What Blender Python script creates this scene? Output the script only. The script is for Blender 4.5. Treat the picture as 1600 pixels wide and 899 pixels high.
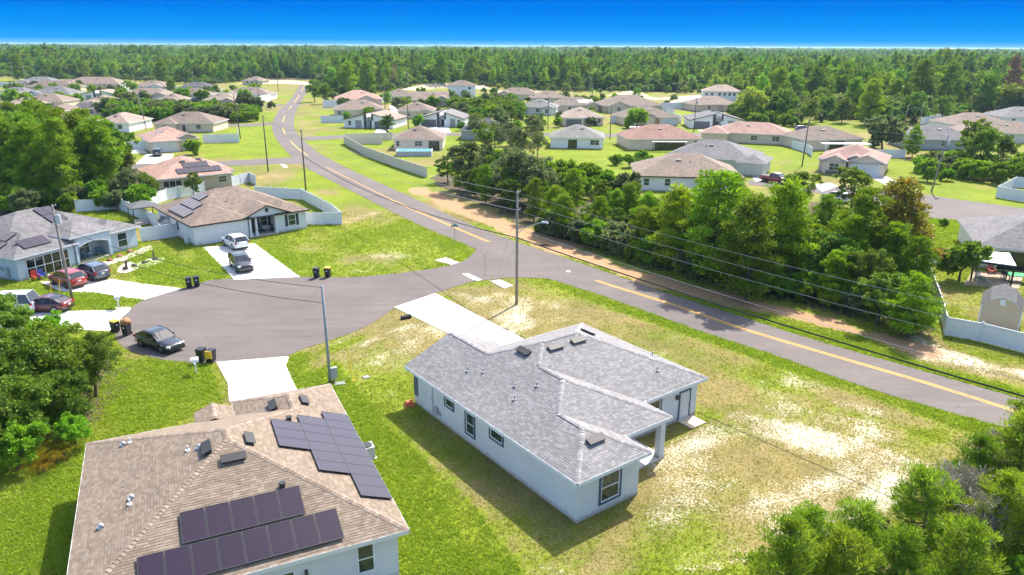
import bpy, bmesh, math, random
import numpy as np
from mathutils import Vector, Matrix
from mathutils.geometry import tessellate_polygon

for o in list(bpy.data.objects):
    bpy.data.objects.remove(o)
scene = bpy.context.scene
COL = scene.collection
rnd = random.Random(7)
nrng = np.random.default_rng(11)
R = math.radians

# ------------------------------------------------------------------ camera
cam_d = bpy.data.cameras.new('camera')
cam_d.sensor_width = 36.0
cam_d.lens = 36.0 * 1155.0 / 1600.0
cam_d.clip_start = 0.5
cam_d.clip_end = 60000.0
cam = bpy.data.objects.new('camera', cam_d)
COL.objects.link(cam)
cam.matrix_world = (Matrix.Translation((0, 0, 24.0)) @ Matrix.Rotation(R(90 - 18.0995), 4, 'X')
                    @ Matrix.Rotation(R(0.29), 4, 'Z'))
scene.camera = cam

# ------------------------------------------------------------------ sky, sun, exposure
SUN_AZ = R(59.0)      # direction the sun stands in, from +X towards +Y
SUN_EL = R(50.0)
w = bpy.data.worlds.new('World')
scene.world = w
w.use_nodes = True
nt = w.node_tree
nt.nodes.clear()
out = nt.nodes.new('ShaderNodeOutputWorld')
bg = nt.nodes.new('ShaderNodeBackground')
sky = nt.nodes.new('ShaderNodeTexSky')
sky.sky_type = 'NISHITA'
sky.sun_disc = False
sky.sun_elevation = SUN_EL
sky.sun_rotation = math.pi / 2 - SUN_AZ
sky.altitude = 30
sky.air_density = 1.0
sky.dust_density = 2.2
sky.ozone_density = 1.0
bg.inputs['Strength'].default_value = 0.15
# the photograph's low sky is a deep clear azure with a pale band on the horizon
tc = nt.nodes.new('ShaderNodeTexCoord')
sep = nt.nodes.new('ShaderNodeSeparateXYZ')
nt.links.new(tc.outputs['Generated'], sep.inputs[0])
mp = nt.nodes.new('ShaderNodeMapRange')
mp.inputs['From Min'].default_value = 0.0
mp.inputs['From Max'].default_value = 0.07
nt.links.new(sep.outputs['Z'], mp.inputs['Value'])
cr = nt.nodes.new('ShaderNodeValToRGB')
cr.color_ramp.interpolation = 'EASE'
els = cr.color_ramp.elements
SKYC = [(0.0, (0.24, 0.60, 1.0)), (0.04, (0.10, 0.50, 1.0)), (0.11, (0.01, 0.38, 1.0)), (0.40, (0.0, 0.29, 0.97)), (0.65, (0.0, 0.21, 0.91)), (1.0, (0.0, 0.165, 0.83))]
els[0].position, els[0].color = SKYC[0][0], SKYC[0][1] + (1,)
els[1].position, els[1].color = SKYC[-1][0], SKYC[-1][1] + (1,)
for p_, c_ in SKYC[1:-1]:
    e_ = els.new(p_)
    e_.color = c_ + (1,)
nt.links.new(mp.outputs['Result'], cr.inputs['Fac'])
gain = nt.nodes.new('ShaderNodeVectorMath')
gain.operation = 'SCALE'
gain.inputs['Scale'].default_value = 2.6
nt.links.new(cr.outputs['Color'], gain.inputs[0])
mp2 = nt.nodes.new('ShaderNodeMapRange')
mp2.interpolation_type = 'SMOOTHSTEP'
mp2.inputs['From Min'].default_value = 0.06
mp2.inputs['From Max'].default_value = 0.24
nt.links.new(sep.outputs['Z'], mp2.inputs['Value'])
mx = nt.nodes.new('ShaderNodeMix')
mx.data_type = 'RGBA'
nt.links.new(mp2.outputs['Result'], mx.inputs['Factor'])
nt.links.new(gain.outputs[0], mx.inputs[6])
nt.links.new(sky.outputs[0], mx.inputs[7])
nt.links.new(mx.outputs[2], bg.inputs['Color'])
nt.links.new(bg.outputs[0], out.inputs['Surface'])

sd = bpy.data.lights.new('sun', 'SUN')
sd.energy = 3.7
sd.angle = R(0.7)
sd.color = (1.0, 0.95, 0.86)
sun = bpy.data.objects.new('sun', sd)
COL.objects.link(sun)
sv = Vector((math.cos(SUN_AZ) * math.cos(SUN_EL), math.sin(SUN_AZ) * math.cos(SUN_EL), math.sin(SUN_EL)))
sun.rotation_mode = 'QUATERNION'
sun.rotation_quaternion = sv.to_track_quat('Z', 'Y')
sun.location = sv * 200

vs = scene.view_settings
vs.view_transform = 'Standard'
vs.look = 'None'
vs.gamma = 1.0
vs.use_curve_mapping = False
vs.exposure = 1.36
scene.render.engine = 'CYCLES'
scene.cycles.max_bounces = 5
scene.cycles.diffuse_bounces = 2
scene.cycles.glossy_bounces = 3
scene.cycles.transmission_bounces = 4
scene.cycles.volume_bounces = 0
scene.cycles.transparent_max_bounces = 6

# ------------------------------------------------------------------ materials
MATS = {}
def _new(name):
    m = bpy.data.materials.new(name)
    m.use_nodes = True
    n = m.node_tree.nodes
    n.clear()
    o = n.new('ShaderNodeOutputMaterial')
    b = n.new('ShaderNodeBsdfPrincipled')
    m.node_tree.links.new(b.outputs[0], o.inputs[0])
    MATS[name] = m
    return m, n, m.node_tree.links, b, o
def mixc(n, l, fac, a, b, blend='MIX'):
    x = n.new('ShaderNodeMix')
    x.data_type = 'RGBA'
    x.blend_type = blend
    for sock, v in ((x.inputs['Factor'], fac), (x.inputs[6], a), (x.inputs[7], b)):
        if isinstance(v, (int, float)):
            sock.default_value = v
        elif isinstance(v, tuple):
            sock.default_value = v + (1,) if len(v) == 3 else v
        else:
            l.new(v, sock)
    return x.outputs[2]
def noise(n, l, scale, detail=4, rough=0.6, coord='Object', dist=0.0, vec=None):
    t = n.new('ShaderNodeTexNoise')
    t.inputs['Scale'].default_value = scale
    t.inputs['Detail'].default_value = detail
    t.inputs['Roughness'].default_value = rough
    t.inputs['Distortion'].default_value = dist
    if vec is None:
        c = n.new('ShaderNodeTexCoord')
        l.new(c.outputs[coord], t.inputs['Vector'])
    else:
        l.new(vec, t.inputs['Vector'])
    return t.outputs['Fac']
def ramp(n, l, v, lo, hi):
    r_ = n.new('ShaderNodeMapRange')
    r_.inputs['From Min'].default_value = lo
    r_.inputs['From Max'].default_value = hi
    l.new(v, r_.inputs['Value'])
    return r_.outputs['Result']
def bump(n, l, b, h, strength=0.3, dist=0.02):
    u = n.new('ShaderNodeBump')
    u.inputs['Strength'].default_value = strength
    u.inputs['Distance'].default_value = dist
    l.new(h, u.inputs['Height'])
    l.new(u.outputs[0], b.inputs['Normal'])
def M(name, col, rough=0.7, var=0.12, scale=3.0, metal=0.0, spec=0.4, coat=0.0, bmp=0.0, wear=None, splash=False):
    """plain surface with large soft blotches and fine grain"""
    if name in MATS:
        return MATS[name]
    m, n, l, b, o = _new(name)
    f1 = noise(n, l, scale, 5, 0.65)
    dark = tuple(c * (1 - var) for c in col)
    lite = tuple(min(1, c * (1 + var)) for c in col)
    c = mixc(n, l, ramp(n, l, f1, 0.3, 0.7), dark, lite)
    if wear:
        f2 = noise(n, l, scale * 0.31, 6, 0.7)
        c = mixc(n, l, ramp(n, l, f2, 0.5, 0.75), c, wear)
    if splash:      # soil splashed onto the foot of the wall by rain, and faint runs
        tz = n.new('ShaderNodeTexCoord')
        sz_ = n.new('ShaderNodeSeparateXYZ')
        l.new(tz.outputs['Object'], sz_.inputs[0])
        f3 = noise(n, l, 2.2, 5, 0.7)
        ad = n.new('ShaderNodeMath')
        ad.operation = 'MULTIPLY_ADD'
        l.new(f3, ad.inputs[0])
        ad.inputs[1].default_value = -0.55
        l.new(sz_.outputs['Z'], ad.inputs[2])
        c = mixc(n, l, ramp(n, l, ad.outputs[0], -0.22, 0.08), tuple(q * k_ for q, k_ in zip(col, (.62, .55, .45))), c)
    l.new(c, b.inputs['Base Color'])
    b.inputs['Roughness'].default_value = rough
    b.inputs['Metallic'].default_value = metal
    b.inputs['Specular IOR Level'].default_value = spec
    b.inputs['Coat Weight'].default_value = coat
    if bmp:
        bump(n, l, b, noise(n, l, 60, 3, 0.6), bmp, 0.01)
    return m
def glassy(name, col, rough=0.08):
    if name in MATS:
        return MATS[name]
    m, n, l, b, o = _new(name)
    f = noise(n, l, 0.9, 3, 0.5)
    l.new(mixc(n, l, ramp(n, l, f, 0.3, 0.7), tuple(c * .6 for c in col), tuple(c * 1.4 for c in col)), b.inputs['Base Color'])
    b.inputs['Roughness'].default_value = rough
    b.inputs['Specular IOR Level'].default_value = 0.8
    return m
def shingle(name, a, b_, c_, spread=1.0):
    """asphalt shingles: every tab (mesh island) takes its own tone"""
    if name in MATS:
        return MATS[name]
    m, n, l, b, o = _new(name)
    g = n.new('ShaderNodeNewGeometry')
    c1 = n.new('ShaderNodeValToRGB')
    c1.color_ramp.elements[0].color = a + (1,)
    c1.color_ramp.elements[1].color = c_ + (1,)
    e = c1.color_ramp.elements.new(0.55)
    e.color = b_ + (1,)
    l.new(g.outputs['Random Per Island'], c1.inputs['Fac'])
    f = noise(n, l, 0.45, 5, 0.6)
    c = mixc(n, l, ramp(n, l, f, 0.3, 0.75), (0.88, 0.88, 0.88), (1.1, 1.08, 1.06))
    l.new(mixc(n, l, 1.0, c1.outputs[0], c, 'MULTIPLY'), b.inputs['Base Color'])
    b.inputs['Roughness'].default_value = 0.9
    b.inputs['Specular IOR Level'].default_value = 0.25
    bump(n, l, b, noise(n, l, 90, 2, 0.7), 0.4, 0.01)
    return m
def roofmat(name, col, brick=True):
    """shingle roof seen from afar: faint courses and tabs, streaks"""
    if name in MATS:
        return MATS[name]
    m, n, l, b, o = _new(name)
    tcn = n.new('ShaderNodeTexCoord')
    vt = n.new('ShaderNodeTexVoronoi')
    vt.inputs['Scale'].default_value = 2.6
    mpn = n.new('ShaderNodeMapping')
    mpn.inputs['Scale'].default_value = (1, 1, 3.0)
    l.new(tcn.outputs['Object'], mpn.inputs['Vector'])
    l.new(mpn.outputs[0], vt.inputs['Vector'])
    bw = n.new('ShaderNodeRGBToBW')
    l.new(vt.outputs['Color'], bw.inputs[0])
    c = mixc(n, l, ramp(n, l, bw.outputs[0], 0.2, 0.8), tuple(x * 0.82 for x in col), tuple(x * 1.18 for x in col))
    wv = n.new('ShaderNodeTexWave')
    wv.bands_direction = 'Z'
    wv.inputs['Scale'].default_value = 5.3
    wv.inputs['Distortion'].default_value = 0.3
    l.new(tcn.outputs['Object'], wv.inputs['Vector'])
    c = mixc(n, l, ramp(n, l, wv.outputs['Fac'], 0.0, 0.25), mixc(n, l, 1.0, c, (0.8, 0.8, 0.8), 'MULTIPLY'), c)
    f = noise(n, l, 0.35, 6, 0.7)
    c = mixc(n, l, 1.0, c, mixc(n, l, ramp(n, l, f, 0.3, 0.7), (0.84, 0.83, 0.82), (1.12, 1.1, 1.08)), 'MULTIPLY')
    oi = n.new('ShaderNodeObjectInfo')
    c = mixc(n, l, 1.0, c, mixc(n, l, oi.outputs['Random'], (0.86, 0.86, 0.87), (1.12, 1.1, 1.08)), 'MULTIPLY')
    l.new(c, b.inputs['Base Color'])
    b.inputs['Roughness'].default_value = 0.9
    b.inputs['Specular IOR Level'].default_value = 0.25
    bump(n, l, b, bw.outputs[0], 0.3, 0.02)
    return m
def leafmat(name, a, b_, trans=0.35, hue=0.02, val=(0.75, 1.25)):
    if name in MATS:
        return MATS[name]
    m, n, l, b, o = _new(name)
    g = n.new('ShaderNodeNewGeometry')
    at = n.new('ShaderNodeAttribute')
    at.attribute_name = 'clump'
    mixf = n.new('ShaderNodeMath')
    mixf.operation = 'MULTIPLY_ADD'
    l.new(g.outputs['Random Per Island'], mixf.inputs[0])
    mixf.inputs[1].default_value = 0.45
    sc = n.new('ShaderNodeMath')
    sc.operation = 'MULTIPLY'
    sc.inputs[1].default_value = 0.55
    l.new(at.outputs['Fac'], sc.inputs[0])
    l.new(sc.outputs[0], mixf.inputs[2])
    c = mixc(n, l, mixf.outputs[0], a, b_)
    oi = n.new('ShaderNodeObjectInfo')
    hs = n.new('ShaderNodeHueSaturation')
    mr = n.new('ShaderNodeMapRange')
    mr.inputs['To Min'].default_value = 0.5 - hue
    mr.inputs['To Max'].default_value = 0.5 + hue
    l.new(oi.outputs['Random'], mr.inputs['Value'])
    l.new(mr.outputs[0], hs.inputs['Hue'])
    mr2 = n.new('ShaderNodeMapRange')
    mr2.inputs['To Min'].default_value = val[1]
    mr2.inputs['To Max'].default_value = val[0]
    wn = n.new('ShaderNodeTexWhiteNoise')
    wn.noise_dimensions = '1D'
    l.new(oi.outputs['Random'], wn.inputs['W'])
    l.new(wn.outputs['Value'], mr2.inputs['Value'])
    l.new(mr2.outputs[0], hs.inputs['Value'])
    l.new(c, hs.inputs['Color'])
    l.new(hs.outputs[0], b.inputs['Base Color'])
    b.inputs['Roughness'].default_value = 0.6
    b.inputs['Specular IOR Level'].default_value = 0.25
    tr = n.new('ShaderNodeBsdfTranslucent')
    l.new(mixc(n, l, 1.0, hs.outputs[0], (1.25, 1.2, 0.6), 'MULTIPLY'), tr.inputs['Color'])
    ms = n.new('ShaderNodeMixShader')
    ms.inputs[0].default_value = trans
    l.new(b.outputs[0], ms.inputs[1])
    l.new(tr.outputs[0], ms.inputs[2])
    l.new(ms.outputs[0], o.inputs[0])
    return m

# ------------------------------------------------------------------ mesh helpers
class MB:
    def __init__(self):
        self.v, self.f = [], []
    def quad(self, *pts):
        b = len(self.v)
        self.v += [tuple(p) for p in pts]
        self.f.append(tuple(range(b, b + len(pts))))
        return self
    def box(self, c, s, rz=0.0, top=1.0, taper_y=None):
        ty = top if taper_y is None else taper_y
        cs, sn = math.cos(rz), math.sin(rz)
        b = len(self.v)
        for dz, k, ky in ((-1, 1, 1), (1, top, ty)):
            for dx, dy in ((-1, -1), (1, -1), (1, 1), (-1, 1)):
                x, y = dx * s[0] / 2 * k, dy * s[1] / 2 * ky
                self.v.append((c[0] + x * cs - y * sn, c[1] + x * sn + y * cs, c[2] + dz * s[2] / 2))
        for q in ((3, 2, 1, 0), (4, 5, 6, 7), (0, 1, 5, 4), (1, 2, 6, 5), (2, 3, 7, 6), (3, 0, 4, 7)):
            self.f.append(tuple(b + i for i in q))
        return self
    def b2(self, x0, x1, y0, y1, z0, z1):
        return self.box(((x0 + x1) / 2, (y0 + y1) / 2, (z0 + z1) / 2), (abs(x1 - x0), abs(y1 - y0), abs(z1 - z0)))
    def tube(self, pts, radii, n=8, cap=True):
        pts = [Vector(p) for p in pts]
        if isinstance(radii, (int, float)):
            radii = [radii] * len(pts)
        base = len(self.v)
        for i, p in enumerate(pts):
            d = (pts[min(i + 1, len(pts) - 1)] - pts[max(i - 1, 0)]).normalized()
            a = Vector((0, 0, 1)) if abs(d.z) < 0.9 else Vector((1, 0, 0))
            s = d.cross(a).normalized()
            t = s.cross(d)
            for k in range(n):
                an = 2 * math.pi * k / n
                self.v.append(tuple(p + (s * math.cos(an) + t * math.sin(an)) * radii[i]))
        for i in range(len(pts) - 1):
            for k in range(n):
                a, b = base + i * n + k, base + i * n + (k + 1) % n
                self.f.append((a, b, b + n, a + n))
        if cap:
            self.f.append(tuple(base + k for k in reversed(range(n))))
            self.f.append(tuple(base + (len(pts) - 1) * n + k for k in range(n)))
        return self
    def prism(self, poly, z0, z1):
        b, n = len(self.v), len(poly)
        self.v += [(p[0], p[1], z0) for p in poly] + [(p[0], p[1], z1) for p in poly]
        for t in tessellate_polygon([[Vector((p[0], p[1], 0)) for p in poly]]):
            a, c, d = [Vector((poly[i][0], poly[i][1], 0)) for i in t]
            if (c - a).cross(d - a).z < 0:
                t = tuple(reversed(t))
            self.f.append(tuple(b + n + i for i in t))
        for i in range(n):
            j = (i + 1) % n
            self.f.append((b + i, b + j, b + n + j, b + n + i))
        return self
    def mesh(self, name, mat, smooth=False):
        me = bpy.data.meshes.new(name)
        me.from_pydata(self.v, [], self.f)
        if mat:
            me.materials.append(mat)
        if smooth:
            me.polygons.foreach_set('use_smooth', [True] * len(me.polygons))
        me.update()
        return me
    def build(self, name, mat, parent=None, smooth=False, loc=(0, 0, 0), rz=0.0):
        return link(name, self.mesh(name, mat, smooth), parent, loc, rz)
def link(name, me, parent=None, loc=(0, 0, 0), rz=0.0):
    o = bpy.data.objects.new(name, me)
    COL.objects.link(o)
    o.location = loc
    o.rotation_euler = (0, 0, rz)
    if parent is not None:
        o.parent = parent
    return o
def tag(o, label=None, cat=None, group=None, kind=None):
    if label:
        o['label'] = label
    if cat:
        o['category'] = cat
    if group:
        o['group'] = group
    if kind:
        o['kind'] = kind
    return o
def thing(name, label, cat, loc=(0, 0, 0), rz=0.0, group=None):
    o = bpy.data.objects.new(name, None)
    COL.objects.link(o)
    o.empty_display_size = 0.3
    o.location = (loc[0], loc[1], loc[2] if len(loc) > 2 else 0)
    o.rotation_euler = (0, 0, rz)
    return tag(o, label, cat, group)
def copy_tree(o, parent=None):
    c = o.copy()
    COL.objects.link(c)
    c.parent = parent
    for ch in KIDS.get(o.name, []):
        copy_tree(ch, c)
    return c
KIDS = {}
def kids(root):
    """remember the children of a finished thing so that copies stay cheap"""
    KIDS[root.name] = list(root.children)
    for c in root.children:
        KIDS[c.name] = list(c.children)
def np_mesh(name, verts, quads, mat, attr=None, tris=False):
    me = bpy.data.meshes.new(name)
    k = 3 if tris else 4
    me.vertices.add(len(verts))
    me.vertices.foreach_set('co', np.asarray(verts, np.float32).ravel())
    me.loops.add(len(quads) * k)
    me.loops.foreach_set('vertex_index', np.asarray(quads, np.int32).ravel())
    me.polygons.add(len(quads))
    me.polygons.foreach_set('loop_start', np.arange(0, len(quads) * k, k, dtype=np.int32))
    me.update(calc_edges=True)
    if attr is not None:
        a = me.attributes.new('clump', 'FLOAT', 'POINT')
        a.data.foreach_set('value', np.asarray(attr, np.float32))
    if mat:
        me.materials.append(mat)
    return me
def inside(px, py, poly):
    r_ = np.zeros(px.shape, bool)
    n = len(poly)
    for i in range(n):
        x0, y0 = poly[i][:2]
        x1, y1 = poly[(i + 1) % n][:2]
        if y0 == y1:
            continue
        c = ((y0 > py) != (y1 > py)) & (px < (x1 - x0) * (py - y0) / (y1 - y0) + x0)
        r_ ^= c
    return r_
def dist_line(px, py, pts):
    d = np.full(px.shape, 1e9)
    for (x0, y0), (x1, y1) in zip(pts[:-1], pts[1:]):
        dx, dy = x1 - x0, y1 - y0
        t = np.clip(((px - x0) * dx + (py - y0) * dy) / (dx * dx + dy * dy + 1e-9), 0, 1)
        d = np.minimum(d, np.hypot(px - x0 - t * dx, py - y0 - t * dy))
    return d
_perm = np.random.default_rng(5).random((256, 256))
def vnoise(x, y):
    xi, yi = np.floor(x).astype(int), np.floor(y).astype(int)
    fx, fy = x - xi, y - yi
    fx, fy = fx * fx * (3 - 2 * fx), fy * fy * (3 - 2 * fy)
    g = lambda a, b: _perm[a & 255, b & 255]
    return (g(xi, yi) * (1 - fx) + g(xi + 1, yi) * fx) * (1 - fy) + (g(xi, yi + 1) * (1 - fx) + g(xi + 1, yi + 1) * fx) * fy
def fbm(x, y, sc, octv=4):
    s, a, t = 0, 1.0, 0
    for k in range(octv):
        s = s + a * vnoise(x / sc + 17 * k, y / sc + 31 * k)
        t += a
        a *= 0.55
        sc /= 2.1
    return s / t
def smooth_line(pts, n=6):
    """Catmull-Rom through the given points"""
    P_ = [np.array(p[:2], float) for p in pts]
    P_ = [2 * P_[0] - P_[1]] + P_ + [2 * P_[-1] - P_[-2]]
    r_ = []
    for i in range(1, len(P_) - 2):
        a, b, c, d = P_[i - 1:i + 3]
        for k in range(n):
            t = k / n
            r_.append(tuple(0.5 * ((2 * b) + (-a + c) * t + (2 * a - 5 * b + 4 * c - d) * t * t + (-a + 3 * b - 3 * c + d) * t ** 3)))
    r_.append(tuple(P_[-2]))
    return r_
def resample(pts, n):
    P_ = np.array(pts, float)
    s = np.concatenate([[0], np.cumsum(np.hypot(*np.diff(P_, axis=0).T))])
    t = np.linspace(0, s[-1], n)
    return np.stack([np.interp(t, s, P_[:, 0]), np.interp(t, s, P_[:, 1])], 1)
def offset_line(pts, d):
    P_ = np.array(pts, float)
    g = np.gradient(P_, axis=0)
    g /= np.maximum(np.hypot(g[:, 0], g[:, 1])[:, None], 1e-9)
    return P_ + np.stack([-g[:, 1], g[:, 0]], 1) * d
def strip(name, left, right, z, mat, parent=None, thick=0.0):
    mb = MB()
    n = len(left)
    for i in range(n):
        mb.v.append((left[i][0], left[i][1], z))
        mb.v.append((right[i][0], right[i][1], z))
    for i in range(n - 1):
        mb.f.append((2 * i, 2 * i + 1, 2 * i + 3, 2 * i + 2))
    return mb.build(name, mat, parent)

# ------------------------------------------------------------------ roads, drives (outlines in metres)
ROAD_N = smooth_line([(-133.98, 481.65), (-103.52, 354.15), (-90.35, 293.42), (-80.17, 252.41), (-71.39, 223.02), (-60.88, 194.2), (-50.72, 169.76), (-41.59, 150.62), (-31.31, 132.66), (-23.63, 119.39), (-13.63, 102.22), (-7.33, 92.93), (-4.64, 88.85), (-0.01, 82.39), (3.5, 77.44), (5.57, 74.72), (9.08, 70.97), (12.3, 66.81), (16.99, 60.87), (21.16, 56.35), (24.62, 51.91), (27.79, 48.35), (32.06, 44.58), (34.72, 42.31)])
ROAD_F = smooth_line([(-128.09, 482.24), (-100.97, 367.93), (-83.76, 293.83), (-74.05, 255), (-63.58, 219.91), (-53.97, 194.49), (-44.84, 173.14), (-35.2, 154.2), (-27.53, 140.27), (-15.8, 119.59), (-6.92, 103.57), (-0.03, 93.08), (6.24, 84.96), (11.3, 78.05), (16.28, 71.29), (19.75, 67.1), (23.24, 62.69), (27.15, 58.07), (30.76, 54.39), (33.93, 50.99), (36.84, 48.05), (39.16, 45.56)])
ROAD_C = smooth_line([(-131.04, 481.95), (-102.74, 363.15), (-86.94, 293.63), (-77.45, 254.81), (-67.6, 221.44), (-57.6, 194.34), (-47.95, 171.96), (-38.37, 152.4), (-29.34, 136.03), (-19.69, 118.96), (-10.13, 103.5), (-3.34, 92.68), (3, 83.8), (8.77, 76.13), (13.73, 70.84), (18.03, 65.12), (22.32, 59.89), (26.25, 55.88), (29.8, 52.44), (32.74, 48.93), (35.36, 45.8), (36.81, 44.1)])
CULDESAC = smooth_line([(-2.5, 92.37), (-4.44, 89.78), (-4.64, 87.35), (-6.19, 82.55), (-10.75, 79.13), (-16.74, 76.86), (-20.87, 76.67), (-25.06, 76.72), (-31.62, 75.68), (-32.99, 74.31), (-34.12, 72.34), (-36.3, 68.88), (-36.02, 64.16), (-34.83, 60.47), (-32.97, 57.56), (-30.88, 55.81), (-28.15, 54.42), (-25.32, 53.76), (-23.35, 53.91), (-20.46, 54.39), (-18.16, 55.32), (-17.39, 56.66), (-15.33, 58.79), (-13.51, 61.23), (-12.14, 64.17), (-11.1, 67.19), (-7.81, 71.31), (-4.44, 75.12), (-1.94, 76.18), (-0.01, 76.91), (3.47, 76.5), (5.6, 75.17)], 5)
SIDE_L = ([(-81.22, 155.3), (-73.54, 157.34), (-64.85, 159.46), (-56.56, 163.53), (-49.29, 166.74)], [(-77.51, 147.85), (-69.96, 149.31), (-61.81, 151.64), (-53.84, 155.33), (-45.01, 157.4)])
SIDE_L2 = ([(-100.43, 235.59), (-85.7, 239.33), (-77.56, 245.98)], [(-97.33, 228.1), (-83.02, 231.61), (-74.87, 235.88)])
SIDE_L3 = ([(-128.49, 303.53), (-108.69, 313.16), (-97.52, 322.73)], [(-125.31, 295.83), (-105.92, 304.98), (-95.23, 312.33)])
CROSS = ([(-58.2, 205.7), (-39.03, 213.55), (-18.72, 216.91), (9.07, 218.17), (25.71, 217.27), (57.42, 220.35), (87.33, 226.01)], [(-54.53, 197.2), (-37.67, 205.84), (-18.12, 209.74), (8.75, 210.14), (24.72, 208.53), (54.98, 210.61), (83.82, 216.6)])
MID_ROAD = ([(81.55, 220.61), (92.3, 228.9), (98.02, 230.97)], [(74.53, 208.41), (89.46, 216.85), (96.28, 222.11)])
BACK_R = ([(45, 140.28), (53.57, 137.07), (61.48, 133.34), (68.93, 129.18), (72.89, 123.5), (80.75, 114.9), (85.88, 108.18)], [(43.33, 134.77), (50.7, 129.29), (56.55, 121.99), (60.21, 108.02), (65.31, 106.43), (70.6, 99.45), (74.86, 93.27)])
SAND_ROAD = ([(68.22, 345.59), (93.94, 387.86), (121.81, 416.91)], [(65.94, 333.78), (89.34, 368.45), (116.95, 399.97)])

DRIVES = {
    'new_house': [(-11.34, 67.09), (-7.81, 71.31), (1.01, 59.16), (0.03, 55.55), (-1.54, 55.53)],
    'tan_house': [(-23.45, 53.91), (-18, 55.12), (-17.73, 53.3), (-15.27, 48.18), (-18.91, 45.97), (-19.95, 47.12), (-21.11, 50.02)],
    'blue_house': [(-49.99, 74.47), (-42.87, 75.49), (-39.5, 74.2), (-34.1, 72.45), (-36.31, 68.78), (-42.16, 70.97), (-45.93, 71.32)],
    'far_left': [(-46.74, 63.17), (-44.4, 65.08), (-39.37, 65.77), (-36.13, 65.73), (-35.96, 63.83), (-34.7, 60.32), (-42.09, 61.3), (-43.88, 58.85)],
    'white_house': [(-38.36, 88.81), (-32.66, 90.8), (-23.02, 76.64), (-29.77, 75.48)],
}
APRONS = [[(-9.18, 83.44), (-7.87, 84.84), (-6.11, 82.55), (-7, 81.48)], [(-2.48, 75.6), (-1.25, 76.08), (0.2, 73.98), (-0.8, 72.88)], [(-38.02, 66.69), (-36.5, 66.71), (-36.14, 65.87), (-37.53, 65.85)]]
FARDRIVES = [
    [(-84.03, 170.65), (-77.81, 170.87), (-72.87, 157.37), (-79.11, 155.37)], [(-41.08, 226.23), (-36.87, 226.43), (-36.68, 213.66), (-39.39, 213.53)], [(-26.56, 234.37), (-20.21, 234.68), (-17.8, 216.95), (-22.4, 216.74)],
    [(69.59, 146.16), (73.45, 146.28), (71.2, 126.87), (68.24, 129.17)], [(55.2, 135.11), (59.12, 137.23), (59.41, 133.92), (54.21, 128.19)], [(46.51, 143.22), (50.78, 144.83), (49.82, 138.33), (45.57, 138.2)], [(36.36, 239.4), (43.55, 239.75), (40.95, 219.61), (35.3, 219.35)],
    [(56.28, 229.01), (62.2, 229.29), (59.89, 220.47), (55.71, 220.28)], [(-51.42, 315.2), (-51.28, 345.26), (-41.66, 287.55), (-42.48, 266.22)], [(-97.9, 190.05), (-97.23, 194.06), (-84.38, 171.7), (-88, 171.56)]]
HOUSE_FOOT = []      # filled by the houses, used to keep grass off

def asphalt(name, c):
    m, n, l, b, o = _new(name)
    f1 = noise(n, l, 0.12, 6, 0.65)
    f2 = noise(n, l, 9, 5, 0.75)
    f3 = noise(n, l, 0.9, 5, 0.7, dist=0.6)
    col = mixc(n, l, ramp(n, l, f1, 0.3, 0.7), tuple(x * 0.85 for x in c), tuple(x * 1.14 for x in c))
    col = mixc(n, l, 1.0, col, mixc(n, l, ramp(n, l, f2, 0.25, 0.75), (0.8, 0.8, 0.8), (1.2, 1.2, 1.2)), 'MULTIPLY')
    col = mixc(n, l, ramp(n, l, f3, 0.62, 0.8), col, tuple(x * 0.72 for x in c))
    tm_ = n.new('ShaderNodeTexCoord')
    mm_ = n.new('ShaderNodeMapping')
    mm_.inputs['Rotation'].default_value = (0, 0, R(28))
    mm_.inputs['Scale'].default_value = (0.07, 0.9, 1)
    l.new(tm_.outputs['Object'], mm_.inputs['Vector'])
    f4 = noise(n, l, 1.0, 5, 0.7, vec=mm_.outputs[0], dist=0.8)
    col = mixc(n, l, 1.0, col, mixc(n, l, ramp(n, l, f4, 0.3, 0.7), (0.86, 0.86, 0.87), (1.13, 1.11, 1.1)), 'MULTIPLY')
    vt = n.new('ShaderNodeTexVoronoi')
    vt.feature = 'DISTANCE_TO_EDGE'
    vt.inputs['Scale'].default_value = 0.16
    tcn = n.new('ShaderNodeTexCoord')
    wob = n.new('ShaderNodeTexNoise')
    wob.inputs['Scale'].default_value = 0.6
    wob.inputs['Detail'].default_value = 5
    l.new(tcn.outputs['Object'], wob.inputs['Vector'])
    vadd = n.new('ShaderNodeVectorMath')
    vadd.operation = 'MULTIPLY_ADD'
    l.new(wob.outputs['Color'], vadd.inputs[0])
    vadd.inputs[1].default_value = (2.5, 2.5, 0)
    l.new(tcn.outputs['Object'], vadd.inputs[2])
    l.new(vadd.outputs[0], vt.inputs['Vector'])
    col = mixc(n, l, ramp(n, l, vt.outputs['Distance'], 0.002, 0.008), mixc(n, l, 1.0, col, (0.86, 0.86, 0.86), 'MULTIPLY'), col)
    l.new(col, b.inputs['Base Color'])
    b.inputs['Roughness'].default_value = 0.92
    b.inputs['Specular IOR Level'].default_value = 0.25
    bump(n, l, b, noise(n, l, 45, 3, 0.7), 0.5, 0.01)
    return m
ASPH = asphalt('asphalt_road', (0.135, 0.115, 0.106))
ASPH2 = asphalt('asphalt_circle', (0.128, 0.108, 0.100))
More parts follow.
